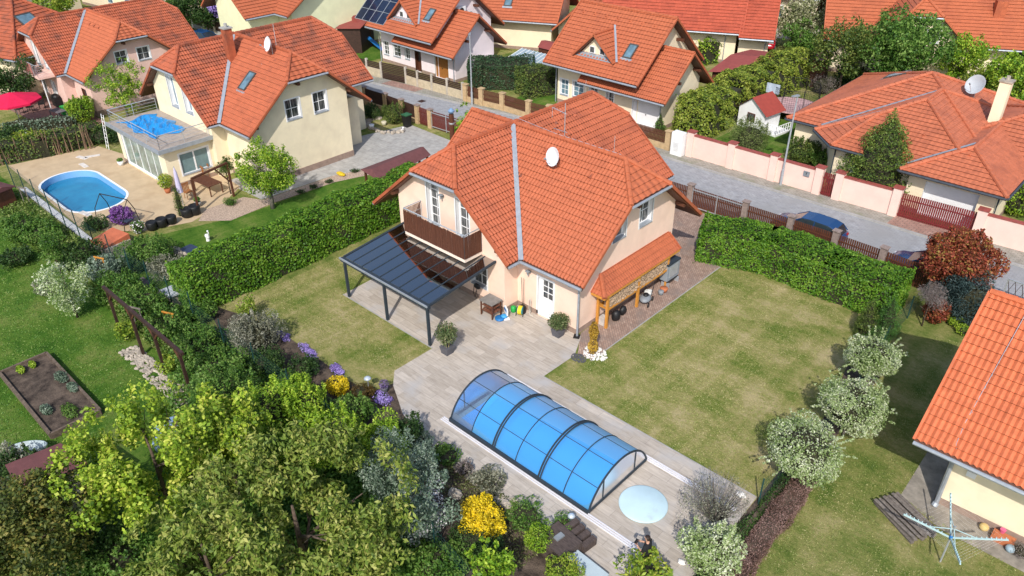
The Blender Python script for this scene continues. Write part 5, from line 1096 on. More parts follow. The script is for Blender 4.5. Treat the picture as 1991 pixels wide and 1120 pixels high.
# ------------------------------------------------------------------ fences and walls
def plank_panel(b, a, c, z0, z1, step=.11, wd=.09, th=.02, hz=False, jit=0, off=0):
    a = np.array(a[:2], float); c = np.array(c[:2], float); L = np.linalg.norm(c-a); t = (c-a)/L; rz = math.atan2(t[1], t[0]); nn = np.array([t[1], -t[0]])
    if hz:
        z = z0+wd/2
        while z < z1: m = (a+c)/2+nn*off; b.box((m[0], m[1], z), (L, th, wd), rz); z += step
    else:
        n = int(L/step)
        for i in range(n): q = a+t*(i+.5)*L/n+nn*off; b.box((q[0], q[1], (z0+z1)/2), (wd, th, z1-z0), rz)
def fence(name, label, pts, h, post, pm, panels, cat='fence', capm=None, low=None, group=None, cap=.05, ph=None):
    """pts post centres; panels: dict per gap (kind, material); low=(height, material) low wall"""
    o = np.array(pts[0][:2]); t = thing(name, label, cat, (o[0], o[1], 0), 0, group); P = [np.array(p[:2], float)-o for p in pts]
    for i, p in enumerate(P):
        d = (P[min(i+1, len(P)-1)]-P[max(i-1, 0)]); rz = math.atan2(d[1], d[0]); b = MB(); b.box((p[0], p[1], (ph or h)/2), (post, post*.9, ph or h), rz); q = b.build('post', pm, t)
        if capm: c = MB(); c.box((p[0], p[1], (ph or h)+cap/2), (post+.1, post*.9+.1, cap), rz); c.build('cap', capm, q)
    for i, (a, c) in enumerate(zip(P, P[1:])):
        d = (c-a)/np.linalg.norm(c-a); a2 = a+d*post/2; c2 = c-d*post/2; pn = panels[i % len(panels)]
        if pn is None: continue
        kind, m = pn[:2]; zl = 0.05
        if low and kind not in ('gate', 'hgate'): b = MB(); b.bar((a2[0], a2[1], low[0]/2), (c2[0], c2[1], low[0]/2), post*.6, low[0]); b.build('low_wall', low[1], t); zl = low[0]+.03
        b = MB(); rz = math.atan2(d[1], d[0]); nn = np.array([d[1], -d[0]])
        top = h-.08
        if kind in ('v', 'gate'):
            plank_panel(b, a2+d*.03, c2-d*.03, zl, top, .115, .09)
            for z in (zl+.2, top-.35): b.bar((a2[0]+nn[0]*.03, a2[1]+nn[1]*.03, z), (c2[0]+nn[0]*.03, c2[1]+nn[1]*.03, z), .03, .07)
        elif kind in ('h', 'hgate'): plank_panel(b, a2, c2, zl, top, .15, .12, .025, True)
        elif kind == 'wall': b.bar((a2[0], a2[1], (h-.05)/2), (c2[0], c2[1], (h-.05)/2), .22, h-.05)
        elif kind == 'solid': b.bar((a2[0], a2[1], (zl+top)/2), (c2[0], c2[1], (zl+top)/2), .04, top-zl)
        q = b.build('gate' if 'gate' in kind else ('wall_panel' if kind == 'wall' else 'panel'), m, t)
        if kind == 'wall': c_ = MB(); c_.bar((a2[0], a2[1], h-.02), (c2[0], c2[1], h-.02), .32, .06); c_.build('coping', REDCAP, q)
        if kind == 'gate' and len(pn) > 2:
            f = MB()
            for z in (zl+.15, top-.1): f.bar((a2[0]+nn[0]*.06, a2[1]+nn[1]*.06, z), (c2[0]+nn[0]*.06, c2[1]+nn[1]*.06, z), .05, .05)
            for s in (0, .5, 1): r_ = a2+(c2-a2)*s+nn*.06; f.box((r_[0], r_[1], (zl+top)/2), (.05, .05, top-zl), rz)
            f.build('gate_frame', STEEL, q)
    return t
FY = 39.75
fence('picket_fence', 'dark brown picket fence with grey block pillars behind the broad clipped hedge', [(-29.5, 39.3), (-25.9, 39.55), (-22.2, FY), (-18.5, 39.85), (-15.65, 39.9), (-13.0, 39.9), (-10.35, 39.8), (-7.6, 39.6)], 1.5, .34, PILLAR, [('v', BROWN), ('v', BROWN), ('gate', BROWN, 1), ('v', BROWN), ('v', BROWN), ('v', BROWN), ('v', BROWN)], capm=PILLAR, ph=1.6)
t = thing('lattice_gate', 'dark lattice gate with a steel top bar beside the bright orange roof', 'gate', (*G(1945, 585)[:2], 0)); o_ = G(1945, 585); e_ = G(2040, 620); L = np.linalg.norm(e_-o_); d = (e_-o_)/L
b = MB(); b.bar((0, 0, 1.3), d*L+(0, 0, 1.3), .06, .06); b.bar((0, 0, .2), d*L+(0, 0, .2), .05, .05); b.bar((0, 0, 0), (0, 0, 1.3), .06, .06); b.build('frame', STEEL, t); b = MB()
for i in range(8): q = d*L*i/7; r_ = d*L*(i+1)/7; b.bar(q+(0, 0, .2), r_+(0, 0, 1.28), .035, .02); b.bar(r_+(0, 0, .2), q+(0, 0, 1.28), .035, .02)
b.build('lattice', DBROWN, t)
GATEB = mat('red_brown_gate', (.13, .03, .022), .5, .12, 4)
fence('street_fence', 'brown board fence with ochre pillars at the street edge of the cream pool house', [(-55.5, 38.1), (-53, 38.2), (-50.3, 38.3), (-48.2, 38.25), (-46.2, 38.2), (-44.7, 38.2), (-41.2, 38.4)], 1.5, .36, OCHRE, [('solid', DBROWN), ('solid', DBROWN), ('solid', DBROWN), ('solid', DBROWN), ('gate', GATEB), ('gate', GATEB, 1)], capm=PILLAR, low=(.35, OCHRE))
hz_ = [G(x, y, 1.5)[:2] for x, y in ((685, 108), (712, 114), (740, 121), (788, 131), (811, 138), (839, 145), (869, 153), (899, 161))]
fence('board_fence', 'horizontal dark board fence on a beige block wall in front of the solar panel house', hz_, 1.55, .2, mat('beige_post', (.45, .40, .33), .9), [('h', DBROWN), ('h', DBROWN), ('hgate', DBROWN), ('h', DBROWN), ('h', DBROWN), ('h', DBROWN), ('h', DBROWN)], low=(.8, mat('beige_block', (.50, .42, .29), .95, .15, 3)))
pz_ = [G(x, y, 1.55)[:2] for x, y in ((905, 163), (936, 171), (977, 180), (1028, 195), (1068, 204))]
fence('street_fence', 'brown plank fence with ochre block pillars below the dark clipped conifer hedge', pz_+[(-36.2, 46.6), (-32.0, 46.65), (-28.4, 46.7)], 1.5, .4, OCHRE, [('v', BROWN), ('v', BROWN), ('v', BROWN), ('v', BROWN), None, ('v', BROWN), ('v', BROWN)], capm=OCHRE, low=(.5, OCHRE))
b = MB(); b.bb((-.45, -.3, 0), (.45, .3, 1.75)); t = thing('utility_cabinet', 'white utility cabinet between the plank fence and the pink wall', 'cabinet', (-27.4, 46.45, 0)); b.build('body', WHITE, t); b = MB(); b.bb((-.25, -.315, .4), (.2, -.301, 1.3)); b.build('door', mat('off_white_paint', (.70, .70, .69), .5), t)
fence('boundary_wall', 'long pink rendered wall with maroon coping, maroon gates and pillars along the street', [(-26.6, 46.8), (-23.4, 46.85), (-20.3, 46.9), (-17.2, 46.95), (-15.9, 47.0), (-12.4, 47.15), (-7.75, 47.4), (-3, 47.7), (2, 48)], 1.72, .5, PINKW, [('wall', PINKW)]*3+[('gate', MAROON)]+[('wall', PINKW)]+[('gate', MAROON)]+[('wall', PINKW)]*2, cat='wall', capm=REDCAP, ph=1.9, cap=.06)
b = MB(); b.bb((-.2, -.03, -.17), (.2, .03, .17)); t = thing('mailbox', 'grey mailbox on the pink wall right of the lamp post', 'mailbox', (-18.0, 46.79, 1.25)); b.build('box', GREYP, t); b = MB(); b.bb((-.02, -.04, -.06), (.02, -.031, .08)); b.bb((-.13, -.036, .1), (.13, -.031, .12)); b.build('slot', BLACK, t)
pz_ = [G(x, y, 1.4)[:2] for x, y in ((372, 29), (394, 35), (415, 41), (436, 47), (449, 52), (464, 57), (476, 62))]
fence('panel_fence', 'brown panel fence with pale posts across the upper road near the wisteria', pz_, 1.5, .3, mat('pale_post', (.62, .55, .46), .9), [('solid', DBROWN)], low=(.4, CONC))
# green wire fence along the orchard
def wire_fence(name, label, pts, h, step, group=None, m=None, post=.03):
    o = np.array(pts[0]); t = thing(name, label, 'wire fence', (o[0], o[1], 0), 0, group); GM = mat('green_fence_paint', (.015, .055, .05), .5)
    for a, c in zip(pts, pts[1:]):
        a = np.array(a, float)-o; c = np.array(c, float)-o; L = np.linalg.norm(c-a); n = max(1, int(round(L/step)))
        for i in range(n+1): q = a+(c-a)*i/n; b = MB(); b.tube([(q[0], q[1], 0), (q[0], q[1], h+.1)], post, 6); b.build('post', GM, t)
        b = MB()
        for z in np.arange(.08, h, .17): b.tube([(a[0], a[1], z), (c[0], c[1], z)], .0045, 3, False)
        for s in np.arange(0, L, .17): q = a+(c-a)*s/L; b.tube([(q[0], q[1], .05), (q[0], q[1], h)], .0045, 3, False)
        b.build('wire_mesh', m or GM, t)
    return t
wire_fence('wire_fence', 'tall green wire fence on posts between the orchard and the pool garden', [(-57, 12.0), (-44, 12.0), (-33, 12.25)], 1.9, 2.2)
wire_fence('wire_fence', 'green wire fence hidden among shrubs between the orchard and the terrace bed', [(-33, 12.25), (-22, 12.3), (-11.5, 10.6)], 1.6, 2.6)
wire_fence('wire_fence', 'green wire fence beside the heather strip and white-leaved willows', [(-7.15, 20.6), (-6.9, 27), (-7.6, 34), (-7.6, 39)], 1.2, 2.5)
b = MB(); b.bb((-56.5, 12.12, 0), (-44.6, 12.5, .1)); o = struct(b.build('kerb', mat('white_kerb', (.62, .62, .62), .9, .12)))
# ------------------------------------------------------------------ foliage colours
HG = leafmat('hornbeam_leaf', [(.018, .055, .004), (.055, .15, .008), (.11, .235, .014), (.20, .33, .035)])
LG = leafmat('bright_leaf', [(.035, .09, .008), (.11, .23, .015), (.24, .38, .025), (.42, .52, .06)])
LG2 = leafmat('lime_leaf', [(.06, .13, .01), (.16, .30, .02), (.31, .46, .035), (.50, .60, .08)])
MG = leafmat('mid_green_leaf', [(.02, .06, .01), (.055, .14, .018), (.12, .23, .035), (.20, .30, .07)])
DG = leafmat('dark_green_leaf', [(.008, .025, .006), (.02, .055, .012), (.045, .10, .02), (.09, .15, .035)])
OL = leafmat('olive_walnut_leaf', [(.04, .08, .012), (.13, .20, .026), (.23, .29, .05), (.42, .42, .12)])
YGN = leafmat('yellow_green_leaf', [(.05, .10, .01), (.13, .22, .018), (.26, .36, .035), (.43, .44, .07)])
WIL = leafmat('variegated_willow_leaf', [(.08, .14, .03), (.22, .31, .09), (.42, .50, .26), (.68, .70, .54)])
GRYL = leafmat('grey_green_leaf', [(.06, .07, .04), (.15, .16, .10), (.28, .28, .20), (.42, .41, .33)])
SIL = leafmat('silver_leaf', [(.04, .07, .04), (.10, .16, .10), (.20, .27, .19), (.34, .40, .32)])
REDL = leafmat('red_photinia_leaf', [(.06, .035, .012), (.20, .05, .022), (.36, .075, .045), (.30, .22, .05)])
YEL = leafmat('forsythia_yellow', [(.25, .22, .01), (.60, .45, .01), (.85, .62, .02)], .15)
BLO = leafmat('white_blossom', [(.45, .42, .42), (.70, .66, .66), (.80, .78, .78)], .15)
PURP = leafmat('purple_flower', [(.10, .06, .22), (.26, .18, .48), (.42, .34, .66)], .15)
VIO = leafmat('violet_blossom', [(.05, .02, .08), (.16, .05, .24), (.30, .14, .40)], .15)
BLUSP = leafmat('blue_spruce_needle', [(.012, .03, .028), (.035, .065, .06), (.08, .125, .12)])
BRN = leafmat('brown_leaf', [(.035, .022, .008), (.09, .055, .012), (.17, .11, .025)])
HEA = leafmat('heather', [(.05, .03, .02), (.13, .075, .055), (.25, .15, .125), (.33, .22, .19)])
TWG = leafmat('bare_twig', [(.09, .07, .06), (.20, .165, .15), (.33, .28, .26)])
CON = leafmat('conifer_leaf', [(.02, .045, .01), (.055, .10, .018), (.11, .165, .03), (.20, .23, .05)])
# ------------------------------------------------------------------ main garden
hedge('hornbeam_hedge', 'tall clipped bright green hedge left of the glass pergola', [(-34.75, 13.4), (-34.95, 20), (-35.3, 28.2)], 2.1, 2.55, HG, 330, .13, 3, hv=.03)
hedge('hornbeam_hedge', 'broad clipped bright green hedge between the lawn and the picket fence', [(-17.9, 35.6), (-15.3, 36.55), (-11.5, 36.45), (-9.0, 36.5)], 2.4, 2.15, HG, 360, .12, 5, hv=.02)
# willows on stems
for px, py, r, h, lb in ((1697, 692, 1.22, 1.75, 'white-leaved ball willow nearest the columnar conifers'), (1657, 787, 1.42, 2.0, 'white-leaved ball willow in the middle of the row along the dry lawn'), (1563, 872, 1.52, 2.15, 'largest white-leaved ball willow, at the heather strip end of the row')):
    rng = np.random.default_rng(px); p = G(px, py, 1.7); t = thing('ball_willow', lb, 'tree', (p[0], p[1], 0), 0, 'white-leaved ball willows')
    bl = [(0, 0, 1.7, r*.85, r*.85, h*.42)]+[(math.cos(a)*r*.6, math.sin(a)*r*.6, 1.7+dz, r*.34, r*.34, r*.3) for a, dz in zip(rng.uniform(0, 2*PI, 16), rng.uniform(-.5, .7, 16))]
    V = leafcloud(rng, bl, 13000, .085, .5, shell=.09, up=.4); V2 = []
    for i in range(22):
        a = rng.uniform(0, 2*PI); el = rng.uniform(-.2, 1.1); d = np.array([math.cos(a)*math.cos(el), math.sin(a)*math.cos(el), math.sin(el)]); base = np.array([0, 0, 1.7])+d*(r*.9, r*.9, h*.42)
        for j in range(8): c = base+d*rng.uniform(0, .38)*1.2; V2.append(tuple(c-(0, 0, .0))+(.05, .05, .05))
    V3 = leafcloud(rng, V2, 1500, .075, .5, shell=.5, up=.5); quadmesh('crown', np.concatenate([V, V3]), WIL, t)
    b = trunk(rng, 1.5, .06, r*.6, 7); b.build('trunk', BARKG, t, True)
    b = MB(); b.ball((0, 0, 1.65), (r*.66, r*.66, h*.33), 9, 6, .1, 1); b.build('inner_twigs', TWIG, t)
def cone_tree(name, px, py, r, h, m, label, n=3500, ls=.07, pw_=1.0, cat='conifer', loc=None, group=None, seed=None, z=None, aspect=.4, top=.1, drip=0, clip=None):
    rng = np.random.default_rng(seed or int(px+py)); p = G(px, py, h*.45 if z is None else z) if loc is None else loc; t = thing(name, label, cat, (p[0], p[1], 0), 0, group)
    bl = []
    for i in range(16):
        f = i/15; rr = r*max(top, (1-f**1.3)**pw_)*rng.uniform(.85, 1.1)*(1 if f > .12 else .8)
        for k in range(3): a = rng.uniform(0, 2*PI); bl.append((math.cos(a)*rr*.3, math.sin(a)*rr*.3, h*(.08+.86*f), rr*.75, rr*.75, h*.07))
    V = leafcloud(rng, bl, n, ls, aspect, shell=.1, up=.3, drip=drip); V[:, 2] = np.maximum(V[:, 2], .02)
    if clip: Q = V.reshape(-1, 4, 3); V = Q[~((Q[:, :, 1].min(1) < clip[0]-p[1]) & (Q[:, :, 2].min(1) < clip[1]))].reshape(-1, 3)
    quadmesh('foliage', V, m, t)
    b = MB(); b.tube([(0, 0, 0), (0, 0, h*.5), (0, 0, h*.9)], [r*.5, r*.4, .02], 7); b.build('trunk', TWIG, t); return t
YEW = leafmat('clipped_yew_leaf', [(.02, .065, .012), (.045, .125, .02), (.085, .19, .032)], .2)
cone_tree('columnar_yew', 1728, 622, .72, 2.5, YEW, 'tall clipped green yew column, right of the pair by the hedge end', 8000, .055, .5)
cone_tree('columnar_juniper', 1688, 622, .66, 2.2, CON, 'olive feathery juniper, left of the clipped yew column by the hedge end', 6000, .07, .6)
cone_tree('clipped_cone', 1704, 658, .72, 1.3, YEW, 'low clipped dark green cone in front of the yew column', 7000, .05, .6)
tree('photinia', 1868, 505, 2.2, 1.6, 2.9, REDL, 'red-leaved photinia tree behind the blue spruce', 17000, .13, 'tree', cl=24, cr=.75, shell=.2)
shrub('photinia_bush', 1822, 605, .75, 1.3, REDL, 'low rusty red bush beneath the red photinia tree', 2600, .10)
t = tree('standard_shrub', 1811, 577, 1.7, .62, 1.2, TWG, 'leafless purple-grey ball on a stem beside the red photinia', 4500, .11, cl=8, cr=.45, aspect=.12, tr=.04, shell=.6)
shrub('blue_spruce', 1890, 588, 1.45, 2.3, BLUSP, 'blue spruce bush between the red photinia and the bright orange roof', 9000, .15, 'conifer', aspect=.25, cl=18)
for i, (x, y, l) in enumerate(((1858, 625, 'lime dwarf conifer nearest the rusty bush'), (1874, 642, 'lime dwarf conifer just right of the other'), (1895, 655, 'yellow-green dwarf conifer closest to the bright orange roof'))): shrub('dwarf_conifer', x, y, .42, .5, LG, l, 1200, .06, 'conifer', group='lime dwarf conifers')
bsx = shrub('bare_shrub', 1392, 985, 1.35, 1.6, GRYL, 'sparse grey-twigged shrub at the pool corner of the terrace', 2200, .075, core=False, aspect=.35)
rng = np.random.default_rng(7); b = MB()
for i in range(170): a = rng.uniform(0, 2*PI); q = rng.uniform(.4, 1.2); b.tube([(0, 0, 0), (math.cos(a)*q*.6, math.sin(a)*q*.6, .9), (math.cos(a)*q, math.sin(a)*q, 1.3+rng.uniform(0, .5))], [.012, .009, .004], 3)
b.build('bare_stems', BARKG, bsx)
shrub('variegated_shrub', 1385, 1072, 1.15, 1.7, WIL, 'pale variegated shrub at the bottom edge right of the person', 7500, .085, cl=14)
hedge('heather_strip', 'low brown-pink heather hedge along the wire fence to the bottom edge', [(-5.95, 14.4), (-6.2, 18), (-6.35, 22.5)], .8, .42, HEA, 1500, .05, 9, core=SOIL, cat='hedge')
hedge('dark_sedge_strip', 'dark green groundcover strip along the foot of the wire fence', [(-6.9, 16), (-6.9, 22.5)], .4, .28, DG, 900, .06, 4, core=SOIL)
# terrace bed
shrub('forsythia', 655, 748, .62, .75, YEL, 'bright yellow flowering shrub beside the left lawn', 3000, .075)
shrub('forsythia', 940, 1012, .95, 1.15, YEL, 'bright golden yellow bush in the bed nearest the pool', 6500, .075)
shrub('forsythia', 1092, 1112, .7, .9, YGN, 'yellow-green bush at the bottom edge beside the dark wooden steps', 3000, .08)
shrub('box_ball', 1050, 1046, .62, .95, LG, 'lime green rounded bush beside the dark wooden steps', 3600, .06)
shrub('low_juniper', 1096, 1020, .5, .5, MG, 'flat olive juniper next to the small mushroom lamp', 1500, .06); shrub('low_juniper', 1022, 1000, .8, .35, MG, 'low spreading green cover at the terrace edge beyond the golden bush', 2000, .07)
shrub('brown_mound', 703, 762, .68, .42, BRN, 'dark brown mounded shrub at the corner of the left lawn', 3000, .05)
shrub('olive_shrub', 497, 650, 1.35, 1.75, GRYL, 'grey-leaved olive-like shrub left of the purple flowers', 8000, .10, cl=14, aspect=.35)
shrub('young_shrub', 478, 600, .6, 1.3, YGN, 'loose yellow-green young shrub at the near end of the clipped hedge', 900, .10, core=False)
for i, (x, y, rx, ry, l) in enumerate(((552, 655, .6, .2, 'small patch of purple phlox under the grey olive-like shrub'), (598, 684, .9, .24, 'purple phlox along the left lawn edge, by the red-stemmed plant'), (655, 722, .6, .22, 'purple phlox patch directly above the yellow shrub'), (742, 776, .6, .36, 'lilac phlox spilling onto the terrace below the potted lavender'))):
    rng = np.random.default_rng(i+40); p = G(x, y); V = leafcloud(rng, [(0, 0, .06, rx, ry, .12)]+[(rng.uniform(-rx, rx)*.6, rng.uniform(-ry, ry)*.7, .1, .2, .16, .08) for _ in range(6)], 1300, .055, .9, up=1.0, shell=.5); V[:, 2] = np.maximum(V[:, 2], .01)
    t = thing('phlox', l, 'flowers', p, -.1, 'purple phlox cushions'); quadmesh('blossom', V, PURP, t); V = leafcloud(rng, [(0, 0, .03, rx*.9, ry*.9, .08)], 500, .07, .6, up=1); V[:, 2] = np.maximum(V[:, 2], .01); quadmesh('foliage', V, DG, t)
for x, y, r, h, m, l, n in ((530, 800, 1.5, 2.5, LG2, 'bright green leafy shrub in front of the grey olive-like shrub', 7000), (590, 790, 1.1, 2.3, LG2, 'upright bright green shrub left of the yellow flowering shrub', 6500), (650, 850, 1.6, 1.9, LG2, 'wide bright green shrub below the yellow flowering shrub', 8500), (740, 865, 1.3, 1.5, LG2, 'lime shrub below the lilac phlox', 6500), (440, 770, 1.6, 2.2, MG, 'dense green shrub right of the wooden trellis', 8000), (690, 800, .9, 1.2, MG, 'small dull green bush between the lime shrubs', 2600), (795, 835, .75, 1.2, DG, 'dark rosemary-like bush at the terrace edge', 3000), (520, 705, .9, 1.1, DG, 'dark low bush under the grey olive-like shrub', 3000), (590, 715, .7, .9, DG, 'dark rosemary bush behind the purple phlox', 2600), (815, 862, .6, .6, SIL, 'silvery blue-green plant at the bed edge below the terrace', 1500), (870, 885, .7, .3, MG, 'green groundcover patch on the bed beside the terrace edge', 1200), (950, 935, .8, .3, GRYL, 'dry tufted plants on the bed along the pool side', 1200), (905, 910, .4, .45, TWG, 'tuft of dry grass on the dark bed', 500)):
    shrub('shrub', x, y, r, h, m, l, n, .10 if m is not DG else .08, cl=14)
shrub('flowering_plant', 968, 938, .3, .2, VIO, 'small magenta flowering plant at the edge of the pool terrace', 300, .05)
# big trees in the lower left corner
PEARL = leafmat('fresh_pear_leaf', [(.06, .12, .01), (.17, .28, .02), (.34, .46, .04), (.55, .56, .10)])
tree('walnut_tree', 575, 1015, 3.4, 3.7, 3.6, OL, 'large olive-green walnut tree filling the bottom left centre', 21000, .18, cl=54, cr=.54, drip=1.1, aspect=.42, tr=.16, shell=.45)
tree('walnut_tree', 400, 1085, 3.3, 2.4, 3.0, OL, 'smaller walnut crown at the bottom edge left of the large walnut', 11000, .18, cl=36, cr=.5, drip=1.1, aspect=.42)
tree('pear_tree', 300, 895, 3.2, 3.0, 3.8, PEARL, 'yellow-green fruit tree in front of the maroon shed roof', 15000, .14, cl=62, cr=.36, tall=2.0, shell=.4, aspect=.75)
tree('pear_tree', 440, 865, 2.7, 1.7, 3.2, PEARL, 'slimmer yellow-green fruit tree between the larger one and the bright shrubs', 9500, .14, cl=48, cr=.34, tall=2.0, shell=.4, aspect=.75)
tree('blossom_shrub', 775, 925, 2.0, 1.35, 3.2, SIL, 'silvery green shrub with fine leaves between the walnut and the bed', 9000, .10, 'tree', cl=22, cr=.55, aspect=.4)
t = tree('cherry_tree', 815, 985, 1.6, 1.35, 2.8, SIL, 'small tree with white blossom left of the golden bush', 6000, .10, cl=20, cr=.5)
rng = np.random.default_rng(9); quadmesh('blossom', leafcloud(rng, clumps(rng, 1.3, 2.2, .2, 22, .4), 2600, .07, .9), BLO, t)
shrub('dark_juniper', 925, 1055, 1.2, .9, DG, 'dark green spreading juniper below the golden bush', 6500, .07, 'conifer')
tree('plum_tree', 950, 1105, 1.6, .8, 2.0, LG, 'young bright green tree top at the bottom edge below the golden bush', 2000, .13, cl=14, cr=.3)
shrub('laurel', 1262, 1112, 1.0, 1.3, YGN, 'glossy yellow-green laurel at the bottom edge in front of the person', 1500, .16, cl=14, z=1.0, aspect=.45)
tree('dark_tree', 48, 1045, 2.4, 2.0, 3.2, leafmat('olive_conifer_leaf', [(.02, .035, .01), (.06, .09, .02), (.13, .15, .03), (.26, .22, .05)]), 'dark olive conifer-like tree in the bottom left corner', 15000, .13, cl=34, cr=.8, shell=.2)
shrub('dark_bush', 45, 935, 1.6, 1.6, DG, 'dark green bush beside the maroon shed roof at the left edge', 5000, .10)
shrub('pale_bush', 20, 905, .9, 1.4, GRYL, 'pale blossoming bush at the left edge behind the maroon shed roof', 1500, .10)
t = thing('garden_shed', 'low shed with a maroon felt roof at the lower left edge', 'shed', (*G(82, 905, 2.1)[:2], 0)); c_ = [G(x, y, 2.1)[:2]-np.array(t.location[:2]) for x, y in ((10, 905), (118, 862), (170, 900), (45, 967))]
b = MB(); b.prism(c_, 2.05, 2.13); b.build('roof', MARROOF, t); b = MB(); b.prism([q*.85 for q in c_], 0, 2.05); b.build('wall', mat('grey_board', (.40, .37, .34), .9, .1), t); b = MB(); b.bb((c_[2][0]*.85-.1, c_[2][1]*.85-.4, 0), (c_[2][0]*.85+.0, c_[2][1]*.85-.3, 1.9)); b.build('post', PINE, t)
b = MB(); b.lathe([(.001, .1), (.35, .12), (.42, .4), (.40, .45), (.36, .42), (.30, .16), (.001, .14)], n=20, sx=1.7, sy=.7); o = b.build('bathtub', mat('pale_tub', (.38, .45, .47), .4), None, True, loc=(*G(62, 882)[:2], 0)); o.rotation_euler = (0, 0, .9); tag(o, 'pale bathtub beside the maroon shed roof on the orchard lawn', 'tub')
b = MB(); b.lathe([(.001, .0), (.95, .0), (1.0, .5), (.95, .52), (.001, .4)], n=24); o = b.build('paddling_pool', mat('pale_blue_pool', (.22, .32, .48), .4), None, True, loc=(*G(345, 845, .3)[:2], 0)); tag(o, 'round pale blue garden pool glimpsed through the yellow-green fruit tree', 'pool')
# ------------------------------------------------------------------ orchard
t = thing('raised_bed', 'rectangular raised vegetable bed of grey timber on the orchard lawn', 'raised bed', (-32.8, 5.3, 0))
for a, c in (((-2.95, -1), (2.95, -1)), ((2.95, -1), (2.95, 1)), ((2.95, 1), (-2.95, 1)), ((-2.95, 1), (-2.95, -1))):
    b = MB()
    for z in (.08, .24): b.bar((a[0], a[1], z), (c[0], c[1], z), .1, .145)
    b.build('side_board', mat('brown_grey_timber', (.13, .095, .07), .9, .35, 6), t)
b = MB(); b.bb((-2.9, -.95, 0), (2.9, .95, .2)); b.build('soil', SOIL, t)
for (x, y, r, m, l) in ((2.1, .1, .62, MG, 'herbs'), (1.3, -.55, .4, SIL, 'herbs'), (-.5, .75, .5, SIL, 'leeks'), (.6, .8, .4, SIL, 'leeks'), (-2.4, -.3, .3, LG, 'lettuce'), (-2.4, .2, .25, LG, 'lettuce')):
    rng = np.random.default_rng(int(x*10+50)); V = leafcloud(rng, [(x, y, .32, r, r*.5, .16)], 500, .11, .3, up=.3); V[:, 2] = np.maximum(V[:, 2], .2); quadmesh(l, V, m, t)
t = thing('wooden_trellis', 'long dark wooden trellis frame with four posts on the orchard lawn', 'trellis', (-31.4, 9.4, 0))
for i, x in enumerate((-3.55, -1.2, 1.05, 3.45)): b = MB(); b.bb((x-.06, -.06, 0), (x+.06, .06, 2.55)); b.build('post', DBROWN, t)
b = MB(); b.bb((-3.9, -.07, 2.55), (3.8, .07, 2.7)); b.build('top_beam', DBROWN, t)
for x, s in ((-3.55, 1), (-1.2, 1), (-1.2, -1), (1.05, 1), (1.05, -1), (3.45, -1)): b = MB(); b.bar((x, 0, 2.05), (x+s*.5, 0, 2.55), .08, .08); b.build('brace', BROWN, t)
b = MB(); rg = random.Random(12)
for i in range(420): x = rg.uniform(-2.4, 3.4); b.ball((x, rg.uniform(-.5, .35)-.0, .04), (rg.uniform(.05, .13), rg.uniform(.05, .12), rg.uniform(.04, .08)), 6, 4, .2, i)
o = b.build('river_stones', STONE, None, False, loc=(-31.2, 9.2, 0)); tag(o, 'band of pale river stones under the wooden trellis', 'stones'); o['kind'] = 'stuff'
for i, (x, y, l) in enumerate(((243, 645, 'yellow-green vine at the second trellis post'), (325, 710, 'green vine climbing between the last two trellis posts'))): shrub('vine', x, y, .55, 1.0, YGN, l, 700, .12, core=False)
t = tree('apple_tree', 128, 555, 1.9, 1.15, 2.6, WIL, 'young apple tree in white blossom on the orchard lawn', 4200, .10, cl=26, cr=.42, tr=.06)
tree('apple_tree', 100, 480, 1.7, .8, 2.0, MG, 'small leafy fruit tree behind the blossoming apple tree', 2600, .10, cl=14, cr=.4, tr=.05)
for x, y, r, h, m, l, n in ((45, 445, 1.5, 1.3, MG, 'green berry bushes at the left edge near the wire fence', 5000), (85, 455, 1.2, 1.1, MG, 'round berry bush left of the blossoming apple tree', 4000), (160, 500, 1.3, 1.5, DG, 'dark currant bush behind the blossoming apple tree', 4500), (205, 525, 1.1, 1.2, SIL, 'blue-green bush along the wire fence', 3500), (235, 560, 1.3, 1.4, MG, 'currant bush at the far end of the wooden trellis', 4500), (280, 590, 1.4, 1.4, MG, 'leafy currant bush behind the wooden trellis beam', 5000), (330, 630, 1.4, 1.3, MG, 'broad green bush behind the trellis near the beehive box', 5000), (385, 680, 1.4, 1.2, MG, 'green ground bush right of the nearest trellis post', 5000), (420, 720, 1.5, 1.2, MG, 'spreading green bush between trellis and bright shrubs', 5500), (90, 560, .6, .8, GRYL, 'pale small bush under the blossoming apple tree', 900), (30, 500, 1.0, .9, DG, 'dark low bush at the left edge of the orchard', 2200), (380, 610, .9, .9, MG, 'bush beside the narrow path at the hedge end', 2500), (150, 1060, 1.6, 1.3, DG, 'dark bush between the fruit tree and the bottom left corner tree', 4500), (215, 1090, 1.5, 1.1, MG, 'green bush at the bottom edge left of the smaller walnut crown', 4500), (852, 1098, 1.1, .9, MG, 'green bush at the bottom edge between the blossoming tree and the juniper', 3500), (455, 850, 1.2, 1.3, MG, 'green shrub beneath the slimmer fruit tree', 3500), (530, 870, 1.2, 1.4, LG, 'lime shrub just behind the large walnut', 4000)):
    shrub('berry_bush', x, y, r, h, m, l, n, .11, cl=14)
for i, (x, y, l) in enumerate(((275, 640, 'wooden tree support stake frame behind the middle of the trellis'), (338, 650, 'wooden tree support stake frame nearest the bright shrubs'), (55, 400, 'wooden support stake frame at the left edge by the wire fence'), (205, 540, 'wooden support stake frame between the fence and the trellis'))):
    p = G(x, y); t = thing('stake_frame', l, 'stake', p, .4, 'tree support stakes'); b = MB(); b.tube([(-.25, 0, 0), (-.25, 0, 1.3)], .03, 5); b.tube([(.25, 0, 0), (.25, 0, 1.3)], .03, 5); b.bar((-.35, 0, 1.25), (.35, 0, 1.25), .04, .08); b.build('stakes', PINE if i % 2 else GREYW, t)
